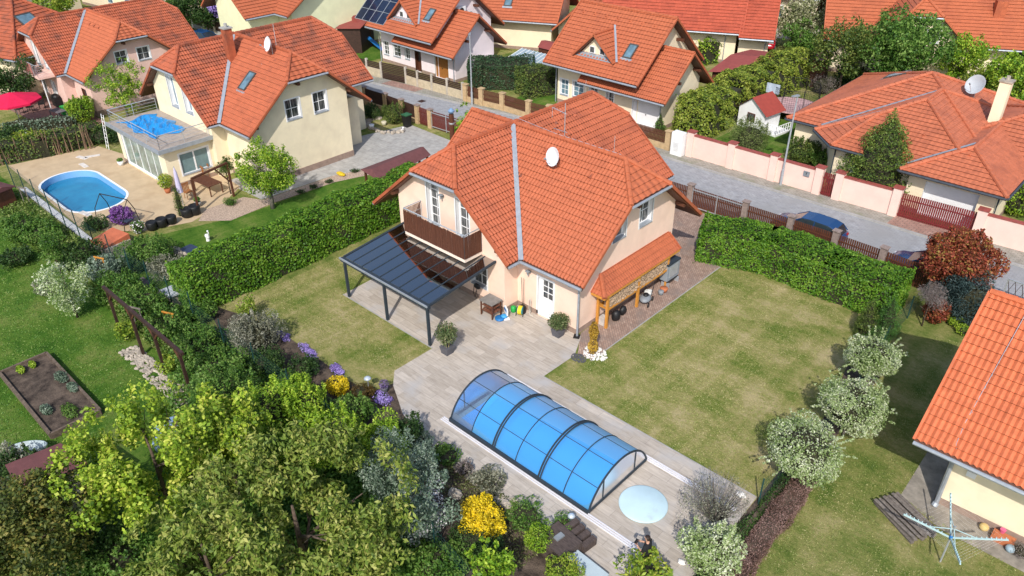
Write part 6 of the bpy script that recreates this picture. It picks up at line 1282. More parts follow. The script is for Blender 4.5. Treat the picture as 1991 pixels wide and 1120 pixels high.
t = thing('stone_box', 'small white-topped stone box beside the narrow path near the hedge end', 'box', G(340, 590)); b = MB(); b.bb((-.4, -.3, 0), (.4, .3, .7)); b.build('body', STONE, t); b = MB(); b.bb((-.5, -.4, .7), (.5, .4, .78)); b.build('lid', mat('pale_lid', (.5, .52, .56), .6), t)
sheet('path', [(-39.5, 12.6), (-33.5, 12.6), (-29, 13.2), (-29, 12.5), (-39.5, 12.2)], Z3, mat('purple_grey_path', (.15, .125, .13), .95, .2, 2), False)
# ------------------------------------------------------------------ pool garden of the cream house
ax = np.array((-52.4, 20.6)); t = thing('winter_garden', 'flat-roofed cream winter garden with white glazed doors and a roof terrace', 'winter garden', (*ax, 0))
W = Walls(t, [], PLAST_Y); W.ztop = lambda x, y: 2.75
W.wall((-56, 22.6), (-56, 19)); W.wall((-56, 19), (-48.9, 19), [(.6, 6.2, .12, 2.45, 'window', dict(cols=5, rows=1, gl=mat('greenish_window_glass', (.20, .26, .23), .08, .4, 1.5, spec=.8), dep=.1, bw=.05))])
W.wall((-48.9, 19), (-48.9, 22.6), [(.95, 3.0, .75, 2.2, 'window', dict(cols=2, rows=1, mull=1, gl=mat('teal_blind_glass', (.16, .24, .25), .15, .1), dep=.1))]); W.done()
b = MB(); b.bb((-56.35, 18.6, 2.75), (-48.5, 22.9, 2.95)); rfz = b.build('roof_terrace', mat('grey_brown_terrace_slabs', (.34, .29, .25), .9, .15, 3), t); b = MB(); b.bb((-56.42, 18.53, 2.72), (-48.43, 18.6, 2.99)); b.bb((-48.5, 18.6, 2.72), (-48.43, 22.3, 2.99)); b.build('metal_edge', ZINC, rfz)
b = MB(); rail(b, [(-56.1, 22.2), (-56.1, 18.8), (-48.75, 18.8), (-48.75, 22.2)], 2.95, 3.85, 3, 1.6, .02, .028); b.build('railing', STEEL, t)
settle(t, ax)
# crumpled tarpaulin
rng = np.random.default_rng(2); b = MB(); n = 44; vs = []
for j in range(n+1):
    for i in range(n+1):
        u, v_ = i/n*2-1, j/n*2-1; rr = math.hypot(u, v_); x = u*2.35*(1+.12*math.sin(v_*4)); y = v_*1.25*(1+.12*math.cos(u*5)+.08*math.sin(u*11))+u*.1
        k = max(0, 1-max(abs(u), abs(v_))**4); vs.append((x, y, .02+k*(.16+.10*math.sin(u*9+v_*5)*math.cos(v_*8-u*3)+.07*math.sin(u*21+v_*17)+rng.uniform(-.03, .03))))
b.add(vs, [(j*(n+1)+i, j*(n+1)+i+1, (j+1)*(n+1)+i+1, (j+1)*(n+1)+i) for j in range(n) for i in range(n)])
o = b.build('tarpaulin', mat('blue_tarpaulin', (.01, .22, .55), .35, .12, 2, spec=.6), None, False, loc=(-53.2, 20.5, 2.96)); tag(o, 'crumpled blue tarpaulin spread on the roof terrace of the winter garden', 'tarpaulin')
# oval pool sunk in the deck
st = stadium(-57.1, -49.4, 13.1, 16.75, 1.82, 10); Lw = mat('pale_blue_liner', (.20, .42, .70), .4, .05, 3)
t = thing('swimming_pool', 'oval sunken swimming pool with a white rim on the sand coloured deck', 'pool', (-53.5, 15.4, 0))
b = MB(); n = len(st); b.add([(x, y, .03) for x, y in st]+[(x, y, -.9) for x, y in st], [(i, n+i, n+(i+1) % n, (i+1) % n) for i in range(n)]); b.build('liner', Lw, t, True)
b = MB(); o2 = stadium(-57.25, -49.25, 12.95, 16.9, 1.97, 10); b.add([(x, y, .03) for x, y in st]+[(x, y, .03) for x, y in o2]+[(x, y, 0) for x, y in o2], [(i, (i+1) % n, n+(i+1) % n, n+i) for i in range(n)]+[(n+i, n+(i+1) % n, 2*n+(i+1) % n, 2*n+i) for i in range(n)]); b.build('rim', WHITE, t)
settle(t, (-53.5, 15.4))
b = MB(); b.poly([(x, y, -.42) for x, y in stadium(-57.09, -49.41, 13.11, 16.74, 1.81, 10)]); struct(b.build('water', watermat('pool_water', (.008, .15, .30), (.02, .24, .42), .08, .5, .012)))
for x, y, a in ((160, 307, .3), (180, 304, 1.2), (163, 322, 0), (166, 416, .2)):
    b = MB(); b.box((0, 0, .02), (1.0, .35, .03), a); o = b.build('deck_mat', mat('white_mat', (.62, .57, .52), .8), None, False, loc=G(x, y)); tag(o, {307: 'white crossed strip lying farthest back on the sand coloured deck', 304: 'white strip crossing the other on the sand coloured deck', 322: 'white mat at the far side of the oval pool', 416: 'small white mat at the near side of the oval pool'}[y], 'mat')
t = thing('spa_box', 'low stone box with an orange-red sloping cover beside the white path kerb', 'hot tub', (*G(212, 462, .8)[:2], 0), .15)
b = MB(); b.bb((-.75, -.85, 0), (.95, .7, .66)); b.build('body', STONE, t); b = MB(); b.add([(-.8, -.8, .7), (.75, -.8, .72), (.85, .75, .98), (-.8, .75, .9), (-.8, -.8, .62), (.75, -.8, .62), (.85, .75, .62), (-.8, .75, .62)], [(0, 1, 2, 3), (0, 4, 5, 1), (1, 5, 6, 2), (2, 6, 7, 3), (3, 7, 4, 0)]); b.build('cover', mat('orange_red_cover', (.48, .13, .06), .7, .12, 3), t)
b = MB(); b.box((0, 0, .02), (1.0, .9, .04), .3); o = b.build('stone_slab', CONC, None, False, loc=G(238, 492)); tag(o, 'grey slab at the near side of the orange-red covered box', 'slab')
t = thing('swing_frame', 'thin dark curved swing seat frame among the purple flowers', 'garden swing', (*G(232, 440)[:2], 0), .35); b = MB()
for x in (-1.1, 1.1): b.tube([(x, -.6, 0), (x, -.4, 1.2), (x, .2, 1.9)], .025, 5); b.tube([(x, .7, 0), (x, .5, 1.2), (x, .2, 1.9)], .025, 5)
b.tube([(-1.1, .2, 1.9), (1.1, .2, 1.9)], .03, 5); b.build('frame', BLACK, t); b = MB(); b.bb((-.9, -.1, .45), (.9, .4, .5)); b.build('seat', mat('dark_blue_cloth', (.03, .04, .07), .9), t)
shrub('lilac_bush', 238, 420, .9, 1.0, VIO, 'violet flowering bush behind the curved swing frame', 3200, .09); shrub('white_flower_bush', 267, 442, .45, .8, MG, 'white flowered bush beside the leftmost black planter', 900, .08, extra=(BLO, 160, .09))
shrub('garden_bush', 185, 435, .9, .8, DG, 'dark bush between the wire fence and the orange-red covered box', 1800, .09); shrub('garden_bush', 290, 490, 1.6, 1.4, MG, 'large loose green bush below the black planters', 6500, .10, cl=16); shrub('garden_bush', 330, 520, 1.3, 1.1, GRYL, 'loose pale green bush left of the clipped hedge end', 2600, .09, core=False); shrub('garden_bush', 265, 510, 1.1, 1.0, DG, 'dark bush right of the grey slab by the wire fence', 2600, .09)
for i, (x, y, s, l) in enumerate(((297, 437, 1, 'leftmost of the black round planters on the deck edge'), (316, 431, 1.05, 'second black round planter from the left on the deck edge'), (335, 425, 1.0, 'black round planter left of the folded parasol'), (365, 412, 1.1, 'black round planter at the foot of the column conifer'), (380, 407, 1.15, 'rightmost black planter, below the wooden canopy frame'))):
    b = MB(); b.lathe([(.2, 0), (.3, .1), (.33, .5), (.28, .56), (.22, .5), (.001, .46)], n=14); o = b.build('planter', BLACK, None, True, loc=G(x, y+10)); o.scale = (s,)*3; tag(o, l, 'planter', 'black round planters')
cone_tree('column_conifer', 347, 392, .35, 2.1, CON, 'slim column conifer beside the folded lilac parasol', 1500, .08, .3)
t = thing('parasol', 'folded pale lilac parasol beside the slim column conifer', 'parasol', (*G(357, 400)[:2], 0)); b = MB(); b.tube([(0, 0, 0), (0, 0, 2.7)], .025, 6); b.build('pole', STEEL, t); b = MB(); b.lathe([(.02, 2.65), (.1, 2.3), (.16, 1.5), (.2, .95), (.1, .9)], n=9); b.build('canopy', mat('lilac_cloth', (.50, .46, .62), .9, .2, 9, stretch=(8, 8, .5)), t)
t = thing('canopy_frame', 'brown wooden canopy frame over the garden table of the pool house', 'pergola', (*G(415, 400)[:2], 0)); a = G(388, 415)-G(415, 400); c = G(455, 382)-G(415, 400); 
for q in (a, c): b = MB(); b.bar((q[0], q[1], 0), (q[0], q[1], 2.3), .12, .12); b.build('post', BROWN, t)
b = MB(); b.bar((a[0], a[1], 2.35), (c[0], c[1], 2.35), .12, .12); b.build('top_beam', BROWN, t); d = (c-a)/np.linalg.norm(c-a); b = MB(); b.bar((c[0], c[1], 1.0), c-d*1.0+(0, 0, 2.3), .08, .08); b.build('brace', BROWN, t)
def table(px, py, lx, ly, h, m, label, rz=0): 
    t = thing('garden_table', label, 'table', (*G(px, py)[:2], 0), rz)
    for x in (-1, 1):
        for y in (-1, 1): b = MB(); b.bb((x*(lx/2-.06)-.03, y*(ly/2-.06)-.03, 0), (x*(lx/2-.06)+.03, y*(ly/2-.06)+.03, h)); b.build('leg', m, t)
    b = MB()
    for i in range(7): b.bb((-lx/2, -ly/2+i*ly/7, h), (lx/2, -ly/2+(i+.88)*ly/7, h+.04))
    b.build('table_top', m, t); return t
def chair(px, py, m, label, rz=0, group=None):
    t = thing('garden_chair', label, 'chair', (*G(px, py)[:2], 0), rz, group)
    for x in (-.22, .22):
        for y in (-.2, .2): b = MB(); b.tube([(x, y, 0), (x*.9, y*.9, .45)], .02, 5); b.build('leg', m, t)
    b = MB(); b.bb((-.25, -.24, .45), (.25, .24, .48)); b.build('seat', m, t); b = MB()
    for i in range(5): b.bb((-.22+i*.095, .24, .48), (-.16+i*.095, .27, .98))
    b.bb((-.24, .235, .92), (.24, .275, 1.0)); b.build('backrest', m, t); return t
TEAK = mat('teak', (.30, .12, .04), .6, .2, 6)
table(407, 372, 1.9, 1.0, .72, BROWN, 'brown garden table under the wooden canopy frame', .1); chair(369, 385, TEAK, 'teak folding chair left of the brown garden table', 1.6, 'teak chairs of the pool house'); chair(390, 352, TEAK, 'teak chair behind the brown garden table', 0, 'teak chairs of the pool house'); chair(400, 346, TEAK, 'second teak chair at the wall side of the brown garden table', .1, 'teak chairs of the pool house')
t = tree('standard_tree', 437, 322, 2.0, .5, .95, CON, 'clipped ball tree on a thin stem behind the garden table', 2200, .08, cl=6, cr=.42, tr=.05)
def rpot(px, py, m, pm, label, r=.3, h=.5, ls=.12, n=500):
    p = G(px, py); t = thing('potted_plant', label, 'potted plant', p); b = MB(); b.lathe([(.14, 0), (.22, .32), (.2, .34), (.001, .3)], n=14); b.build('pot', pm, t, True); rng = np.random.default_rng(px)
    if m: quadmesh('foliage', leafcloud(rng, [(0, 0, .35+h*.5, r, r, h*.5)], n, ls, .4, shell=.4), m, t)
rpot(327, 375, YGN, TERRA, 'yellow-green plant in a terracotta pot at the corner of the winter garden', .5, 1.0, .14, 900); rpot(236, 322, MG, WHITE, 'white pot at the far corner of the winter garden doors', .2, .2)
rpot(386, 402, MG, CONC, 'small grey potted plant right of the last black planter', .2, .35)
shrub('grass_tuft', 447, 392, .5, .45, MG, 'green ornamental grass tuft at the edge of the gravel', 900, .12, aspect=.15)
tree('plum_tree', 507, 318, 2.75, 1.75, 3.3, LG, 'fresh green tree in front of the cream wall of the pool house', 12000, .12, cl=36, cr=.6, tr=.16, bark=BARKG, loc=(*G(531, 405)[:2], 0))
t = thing('bird_statue', 'white bird statue near the dark pond on the pool garden lawn', 'statue', G(405, 468)); b = MB(); b.ball((0, 0, .3), (.22, .12, .14), 10, 6); b.tube([(.15, 0, .35), (.25, 0, .6), (.18, 0, .68)], [.06, .04, .04], 6); b.ball((.2, 0, .7), .06, 8, 5); b.lathe([(.12, 0), (.1, .2)], n=8); b.build('body', WHITE, t)
b = MB(); b.prism([(x, y) for x, y in stadium(-.95, .95, -.55, .55, .12, 4)], 0, .06); o = b.build('pond_cover', mat('dark_blue_cover', (.03, .045, .09), .5), None, False, loc=G(375, 492)); o.rotation_euler = (0, 0, .15); tag(o, 'dark blue rectangular pond cover on the lawn left of the clipped hedge', 'pond cover')
b = MB(); rg = random.Random(3)
for i in range(60): x, y = rg.uniform(-1.2, 1.0), rg.uniform(-.9, -.4); b.ball((x, y, .06), (rg.uniform(.06, .14),)*3, 6, 4, .25, i)
o = b.build('rocks', STONE, None, False, loc=G(372, 488)); tag(o, 'rough stones round the dark blue pond cover', 'stones'); o['kind'] = 'stuff'
gz = [G(x, y, 2.3)[:2] for x, y in ((700, 328), (738, 351), (838, 300), (818, 284))]; c = np.mean(gz, 0); t = thing('gazebo', 'maroon felt roofed wooden shelter between the pool garden and the peach house', 'gazebo', (*c, 0)); q = [p-c for p in gz]
b = MB(); m0, m1 = (q[0]+q[3])/2, (q[1]+q[2])/2; r0_, r1_ = (q[0]+q[1])/2, (q[2]+q[3])/2
V = [(*q[0], 2.25), (*q[1], 2.25), (*q[2], 2.25), (*q[3], 2.25), (*(r0_*.92), 2.6), (*(r1_*.92), 2.6)]; b.add(V, [(0, 1, 4), (1, 2, 5, 4), (2, 3, 5), (3, 0, 4, 5), (3, 2, 1, 0)]); b.build('roof', MARROOF, t)
for p in q: b = MB(); b.bb((p[0]*.85-.06, p[1]*.88-.06, 0), (p[0]*.85+.06, p[1]*.88+.06, 2.25)); b.build('post', BROWN, t)
b = MB(); b.ball((0, 0, .12), (.45, .2, .12), 10, 5, .1); o = b.build('yellow_flowers', mat('yellow_flower', (.6, .42, .02), .8, .2, 12), None, False, loc=G(663, 341)); tag(o, 'small patch of yellow flowers on the gravel strip', 'flowers')
for i, (x, y) in enumerate(((690, 332), (640, 352), (610, 362), (585, 372))): shrub('edging_plant', x, y, .35, .25, DG, ('dark edging plant nearest the maroon shelter', 'dark edging plant left of the yellow flowers', 'middle dark edging plant on the gravel strip', 'dark edging plant closest to the fresh green tree')[i], 260, .07)
# front yard of the cream house
shrub('ball_shrub', 765, 222, .95, 1.6, CON, 'olive round shrub beside the green-lidded bin', 3600, .08); shrub('ball_shrub', 724, 218, .8, 1.2, DG, 'dark shrub left of the olive round shrub', 2400, .08)
t = thing('wheelie_bin', 'dark wheelie bin with a green lid beside the ochre gate pillar', 'bin', G(792, 246)); b = MB(); v = [(s*k, q_*k, z) for k, z in ((.22, 0), (.29, .95)) for s, q_ in ((-1, -1), (1, -1), (1, 1), (-1, 1))]; b.add(v, [(0, 3, 2, 1), (4, 5, 6, 7), (0, 1, 5, 4), (1, 2, 6, 5), (2, 3, 7, 6), (3, 0, 4, 7)]); b.build('body', BLACK, t); b = MB(); b.bb((-.31, -.32, .95), (.31, .32, 1.02)); b.build('lid', mat('dark_green_plastic', (.03, .12, .05), .5), t)
rpot(723, 250, None, WHITE, 'white round pot left of the other on the stone ring'); rpot(747, 244, None, mat('cream_pot', (.6, .55, .4), .7), 'cream pot behind the olive round shrub stones')
b = MB(); rg = random.Random(13)
for i in range(70): a = rg.uniform(2.6, 6.4); b.ball((math.cos(a)*rg.uniform(1.7, 2.1), math.sin(a)*rg.uniform(1.1, 1.5), .08), (rg.uniform(.08, .17),)*3, 6, 4, .25, i)
o = b.build('edging_stones', STONE, None, False, loc=G(752, 245)); tag(o, 'ring of rough stones round the olive shrub in the paved yard', 'stones'); o['kind'] = 'stuff'
b = MB(); b.ball((0, 0, .15), (.08, .15, .13), 8, 5); b.ball((0, .08, .33), .08, 8, 5); o = b.build('cat_statue', WHITE, None, True, loc=G(783, 257)); tag(o, 'small white cat figure in front of the wheelie bin', 'statue')
p = np.array((-32.3, 29.2, 0)); t = thing('flue_pipe', 'dark brown steel flue pipe with a blue cap behind the peach house roof', 'chimney', (p[0], p[1], 0)); b = MB(); b.tube([(0, 0, 0), (0, 0, 6.5)], .15, 10); b.build('pipe', BROWN, t); b = MB(); b.lathe([(.17, 6.6), (.2, 6.7), (.05, 6.85)], n=10); b.build('cap', mat('grey_blue_cap', (.16, .26, .40), .4), t); b = MB(); b.lathe([(.16, 5.9), (.17, 5.95), (.16, 6.0)], n=10); b.tube([(0, 0, 5.9), (2.0, -.2, 7.0)], .012, 4); b.tube([(0, 0, 6.4), (2.2, .3, 7.3)], .012, 4); b.build('bracket', STEEL, t)
tree('bush_tree', 905, 243, 3.2, .9, 3.0, LG, 'green tree top behind the roof of the peach house beside the flue pipe', 2500, .13, cl=14, cr=.4, loc=(*G(905, 240, 3.5)[:2], 0))
# ------------------------------------------------------------------ patio of the pink house
t = thing('parasol', 'large open crimson parasol over the patio of the pink house', 'parasol', (*G(22, 188, 2.5)[:2], 0)); CR = mat('crimson_cloth', (.62, .008, .06), .8, .1, 3); b = MB(); b.tube([(0, 0, 0), (0, 0, 2.75)], .03, 6); b.build('pole', STEEL, t)
b = MB(); R8 = [(2.05*math.cos(2*PI*i/8+.3), 2.05*math.sin(2*PI*i/8+.3)) for i in range(8)]; b.add([(0, 0, 2.85)]+[(x, y, 2.25) for x, y in R8]+[(x*1.0, y*1.0, 2.1) for x, y in R8], [(0, 1+i, 1+(i+1) % 8) for i in range(8)]+[(1+i, 9+i, 9+(i+1) % 8, 1+(i+1) % 8) for i in range(8)]); b.build('canopy', CR, t)
for x, y, l, rz in ((40, 222, 'dark patio chair left under the crimson parasol', .5), (62, 218, 'dark patio chair under the right side of the crimson parasol', 2.5), (84, 212, 'dark patio chair nearest the grey patio table', 1.2)): chair(x, y, BLACK, l, rz, 'dark patio chairs')
table(118, 232, 1.3, .8, .72, mat('grey_slat', (.13, .12, .13), .7), 'grey slatted patio table beside the bright green ball bush', .2)
t = thing('barbecue', 'black covered barbecue at the foot of the white balcony post', 'barbecue', G(114, 207)); b = MB(); b.ball((0, 0, .85), (.45, .32, .25), 12, 6); b.build('lid', BLACK, t, True); b = MB(); b.bb((-.4, -.28, .1), (.4, .28, .8)); b.build('cart', BLACK, t)
b = MB(); b.bb((-.25, -.25, 0), (.25, .25, .7)); o = b.build('green_crate', GREEN_PL, None, False, loc=G(128, 222)); tag(o, 'bright green crate between the barbecue and the green ball bush', 'crate')
shrub('ball_bush', 157, 215, 1.25, 1.9, LG, 'bright green round bush at the corner of the pink house patio', 5000, .12)
tree('cherry_tree', 232, 165, 2.9, 2.3, 3.6, LG, 'airy light green tree in front of the pink gable', 5200, .14, cl=44, cr=.5, shell=.6, bark=BARKG)
tree('dark_tree', 25, 150, 2.5, 2.3, 3.0, DG, 'dark green bushy tree behind the crimson parasol', 5500, .18, cl=24, cr=.8)
hedge('lavender_row', 'row of low silvery bushes in front of the patio', [G(20, 258)[:2], G(140, 245)[:2]], 1.1, .8, SIL, 70, .16, 3)
hedge('brown_hedge', 'long brown-green hedge of thin bare stems behind the pool deck', [G(0, 315)[:2], G(90, 300)[:2], G(185, 275)[:2]], 1.6, 1.5, CON, 75, .16, 6)
t = thing('bare_stem_row', 'row of thin pale bare stems standing in the brown-green hedge', 'stems', (*G(90, 310)[:2], 0)); b = MB(); rg = random.Random(2); p0, p1 = G(0, 322)-G(90, 310), G(185, 288)-G(90, 310)
for i in range(46): q = p0+(p1-p0)*rg.random(); b.tube([q+(0, 0, 0), q+(rg.uniform(-.2, .2), rg.uniform(-.2, .2), rg.uniform(1.3, 2.1))], [.035, .015], 4)
o = b.build('stems', mat('pale_stem', (.22, .14, .09), .9, .2), t); o['kind'] = 'stuff'
shrub('garden_bush', 55, 280, 1.4, 1.6, YGN, 'yellow-green bush in the middle of the brown-green hedge', 2200, .13); shrub('garden_bush', 200, 262, 1.3, 1.2, DG, 'dark bushes against the corner of the winter garden', 2600, .12); shrub('garden_bush', 10, 270, 1.6, 1.7, DG, 'dark bush at the left edge of the brown-green hedge', 2600, .14)
t = thing('garden_shed', 'small shed with a purple-brown roof at the left edge by the wire fence', 'shed', (*G(-14, 362, 1.5)[:2], 0), .3); b = MB(); b.bb((-1.0, -.7, 0), (.7, .7, 1.3)); b.build('wall', BROWN, t); b = MB(); b.add([(-1.2, -.9, 1.3), (.9, -.9, 1.3), (.9, .9, 1.3), (-1.2, .9, 1.3), (-1.2, 0, 1.6), (.9, 0, 1.6)], [(0, 1, 5, 4), (2, 3, 4, 5), (0, 4, 3), (1, 2, 5), (3, 2, 1, 0)]); b.build('roof', MARROOF, t)
t = thing('ladder', 'white ladder standing by the back of the winter garden', 'ladder', G(210, 290)); b = MB()
for x in (-.2, .2): b.tube([(x, 0, 0), (x, .3, 2.6)], .025, 5)
for i in range(8): b.tube([(-.2, .035*i+.03, .3*i+.25), (.2, .035*i+.03, .3*i+.25)], .016, 4)
b.build('rails', WHITE, t)
# ------------------------------------------------------------------ street furniture and cars
def lamp_post(px, py, h, label, rz):
    t = thing('street_lamp', label, 'street lamp', G(px, py), rz, 'street lamps'); b = MB(); b.tube([(0, 0, 0), (0, 0, 1.2)], .09, 10); b.tube([(0, 0, 1.2), (0, 0, h)], [.065, .045], 10); b.build('pole', STEEL, t); b = MB(); b.add([(-.09, -.12, h), (.45, -.1, h+.03), (.45, .1, h+.03), (-.09, .12, h), (-.09, -.1, h+.09), (.42, -.08, h+.09), (.42, .08, h+.09), (-.09, .1, h+.09)], [(0, 3, 2, 1), (4, 5, 6, 7), (0, 1, 5, 4), (1, 2, 6, 5), (2, 3, 7, 6), (3, 0, 4, 7)]); b.build('lamp_head', GREYP, t)
lamp_post(1517, 362, 6.1, 'grey street lamp standing before the pink wall', -1.9); lamp_post(918, 206, 5.85, 'grey street lamp in front of the dark clipped conifer hedge', 2.2)
b = MB(); b.box((0, 0, .01), (.55, .55, .012)); o = b.build('manhole', DBROWN, None, False, loc=G(820, 197)+(0, 0, .004)); tag(o, 'dark manhole cover in the street before the board fence', 'manhole')
def car(name, label, p, rz, col, L=4.2, Wd=1.76, Hh=1.45, kind='car', group=None, scale=1):
    t = thing(name, label, kind, (p[0], p[1], 0), rz, group)
    # x, half width, belt z, roof z (cabin) or None, cabin half width
    S = [(-.5, .62, .45, .62, .60), (-.47, .84, .30, .84, .74), (-.38, .88, .25, .93, .78), (-.15, .89, .24, .95, .80), (.12, .89, .24, .94, .80), (.25, .88, .24, .90, .78), (.40, .86, .26, .80, .74), (.47, .78, .30, .70, .66), (.5, .6, .42, .58, .52)]
    b = MB(); vs = []
    for x, w_, z0, z1, wt in S:
        w_ *= Wd/1.78; wt *= Wd/1.78; X = x*L
        vs += [(X, -w_*.9, z0), (X, -w_, (z0+z1)*.5), (X, -w_*.97, z1-.04), (X, -wt, z1), (X, wt, z1), (X, w_*.97, z1-.04), (X, w_, (z0+z1)*.5), (X, w_*.9, z0)]
    n = 8; k = len(S); b.add(vs, [(i*n+j, i*n+(j+1) % n, (i+1)*n+(j+1) % n, (i+1)*n+j) for i in range(k-1) for j in range(n)]+[tuple(range(n))[::-1], tuple((k-1)*n+j for j in range(n))])
    pm = mat('car_paint_'+name+label[:5].replace(' ', '_'), col, .22, .04, 3, spec=.8); body = b.build('body', pm, t, True)
    C = [(-.46, .80, .86, .70), (-.40, .92, 1.30, .62), (-.30, .93, Hh-.03, .60), (-.05, .94, Hh, .60), (.08, .94, Hh-.06, .58), (.27, .88, .90, .70)]
    b = MB(); vs = []
    for x, z0, z1, wt in C:
        X = x*L; wb = .80*Wd/1.78; wt *= Wd/1.78; vs += [(X, -wb, z0-.04), (X, -wt, z1), (X, wt, z1), (X, wb, z0-.04)]
    k = len(C); b.add(vs, [(i*4+j, i*4+j+1, (i+1)*4+j+1, (i+1)*4+j) for i in range(k-1) for j in range(3)]+[(3, 2, 1, 0), tuple((k-1)*4+j for j in range(4))]); b.build('windows', mat('car_glass', (.02, .03, .035), .12, .05, 2, spec=.6), t)
    b = MB(); vs = []
    for x, z0, z1, wt in C[1:5]: X = x*L; wt *= Wd/1.78; vs += [(X, -wt-.005, z1-.05), (X, -wt+.06, z1+.02), (X, wt-.06, z1+.02), (X, wt+.005, z1-.05)]
    b.add(vs, [(i*4+j, i*4+j+1, (i+1)*4+j+1, (i+1)*4+j) for i in range(3) for j in range(3)]+[(3, 2, 1, 0), (12, 13, 14, 15)])
    for s in (-1, 1):
        for x0, z0, x1, z1 in ((-.4, 1.27, -.455, .9), (-.12, Hh-.02, -.12, .93), (.08, Hh-.07, .26, .91)): b.bar((x0*L, s*.61*Wd/1.78, z0), (x1*L, s*.80*Wd/1.78, z1), .05, .06)
    b.build('roof', pm, t, False)
    for x in (-.31, .31):
        for s in (-1, 1):
            w_ = MB(); w_.tube([(x*L, s*.72*Wd/1.78, .32), (x*L, s*.91*Wd/1.78, .32)], .32, 16); w_ = w_.build('wheel', BLACK, t); q = MB(); q.tube([(x*L, s*.90*Wd/1.78, .32), (x*L, s*.92*Wd/1.78, .32)], .2, 12); q.build('rim', STEEL, w_)
    for s in (-1, 1):
        q = MB(); q.ball((.475*L, s*.58*Wd/1.78, .62), (.1, .16, .07), 8, 5); q.build('headlight', mat('headlight_glass', (.6, .62, .65), .1), t, True)
        q = MB(); q.ball((-.485*L, s*.62*Wd/1.78, .75), (.06, .13, .09), 8, 5); q.build('taillight', mat('taillight_red', (.35, .01, .01), .2), t, True)
    return t
car('parked_car', 'dark blue car parked in the street right behind the picket fence', (-15.0, 41.0), PI-.0, (.008, .045, .14)); car('parked_car', 'dark blue car mostly hidden behind the red photinia', (-8.2, 41.0), PI, (.01, .05, .16))
p = G(957, 122, .9); car('parked_car', 'white car on the drive of the solar panel house behind the conifer hedge', p, 1.35, (.75, .75, .76))
p = G(1492, 76, .8); car('parked_car', 'red car beside the brick-red roofed house', p, 2.0, (.45, .01, .03)); p = G(1606, 78, .9); car('parked_suv', 'black off-road car behind the cream flowering tree', p, 2.05, (.012, .012, .014), 4.5, 1.9, 1.75)
p = G(1937, 40, .8); car('parked_car', 'dark car under the carport at the top right', p, .5, (.03, .02, .025)); p = G(400, 75, .7); car('parked_car', 'dark car on the upper road seen between two orange roofs', p, .2, (.02, .02, .025)); p = G(1240, 12, .8); car('parked_car', 'red car at the top edge above the cream dormer house', p, .5, (.35, .02, .03))
# ------------------------------------------------------------------ neighbours' gardens across the street
hedge('conifer_hedge', 'dark blue-green clipped conifer hedge behind the ochre street fence', [G(928, 168)[:2]+(0, .6), G(1000, 170)[:2]+(0, .9)], 3.2, 2.4, leafmat('blue_green_conifer', [(.01, .035, .015), (.03, .075, .03), (.07, .13, .05)]), 150, .15, 8, hv=.02)
hedge('conifer_hedge', 'shorter olive green clipped hedge at the corner of the cream dormer house', [(-44.3, 49.2), (-43.6, 51.4)], 2.2, 2.5, CON, 170, .14, 2, hv=.01)
TH = leafmat('yellow_thuja', [(.04, .08, .01), (.12, .18, .02), (.24, .30, .035), (.36, .39, .07)])
hedge('thuja_hedge', 'long billowing yellow-green thuja hedge from the utility cabinet to the purple shed', [G(1352, 262)[:2], G(1410, 225)[:2], G(1475, 190)[:2], G(1545, 160)[:2]], 2.8, 3.0, TH, 170, .18, 4, rough=.28, hv=.07)
hedge('thuja_hedge', 'row of small green thujas beneath the eaves of the brick-red roofed house', [G(1365, 125)[:2], G(1412, 112)[:2]], 1.2, 2.2, LG, 60, .2, 4, rough=.3, hv=.1)
hedge('thuja_hedge', 'row of small thujas behind the blue slide', [(-69.0, 54.0), (-64.0, 55.2)], 1.0, 1.9, CON, 60, .2, 5, rough=.3, hv=.15)
cone_tree('small_conifer', 1283, 240, .55, 1.5, MG, 'small cone conifer at the corner of the white garage door', 1500, .1)
cone_tree('large_conifer', 1712, 320, 3.1, 5.9, leafmat('bright_conifer', [(.025, .06, .01), (.07, .13, .02), (.14, .21, .035), (.24, .28, .06)]), 'broad conical conifer leaning over the pink wall in front of the bungalow', 26000, .15, .85, loc=(-14.3, 49.0), top=.05, clip=(47.5, 2.0))
shrub('weeping_willow', 1458, 268, 1.7, 2.2, leafmat('weeping_leaf', [(.05, .08, .02), (.14, .19, .05), (.26, .30, .10)]), 'weeping pale green shrub behind the pink wall', 6000, .12, cl=14, aspect=.3)
shrub('garden_bush', 1560, 295, 1.3, 1.6, CON, 'olive flowering bush left of the maroon garden door', 3500, .12); shrub('garden_bush', 1600, 312, .9, 1.2, MG, 'small green bush just behind the maroon garden door', 2000, .12); shrub('garden_bush', 1985, 385, 1.5, 2.2, LG, 'bright green bush at the right edge beside the salmon roof', 3500, .14); shrub('garden_bush', 1525, 330, .5, .6, MG, 'tiny bush at the foot of the pink wall left of the mailbox', 300, .1)
t = thing('playhouse', 'white wooden playhouse with a red roof behind the pink wall', 'playhouse', (-26.0, 55.6, 0), -.15)
b = MB(); b.add([(-1.2, -1, 0), (1.2, -1, 0), (1.2, 1, 0), (-1.2, 1, 0), (-1.2, -1, 1.6), (1.2, -1, 1.6), (1.2, 1, 1.6), (-1.2, 1, 1.6), (0, -1, 2.5), (0, 1, 2.5)], [(0, 1, 5, 8, 4), (2, 3, 7, 9, 6), (1, 2, 6, 5), (3, 0, 4, 7)]); b.build('wall', WHITE, t)
b = MB(); b.add([(-1.5, -1.25, 1.42), (0, -1.25, 2.56), (1.5, -1.25, 1.42), (1.5, 1.25, 1.42), (0, 1.25, 2.56), (-1.5, 1.25, 1.42)], [(0, 1, 4, 5), (1, 2, 3, 4)]); b.build('roof', mat('red_felt', (.30, .05, .035), .8, .1), t)
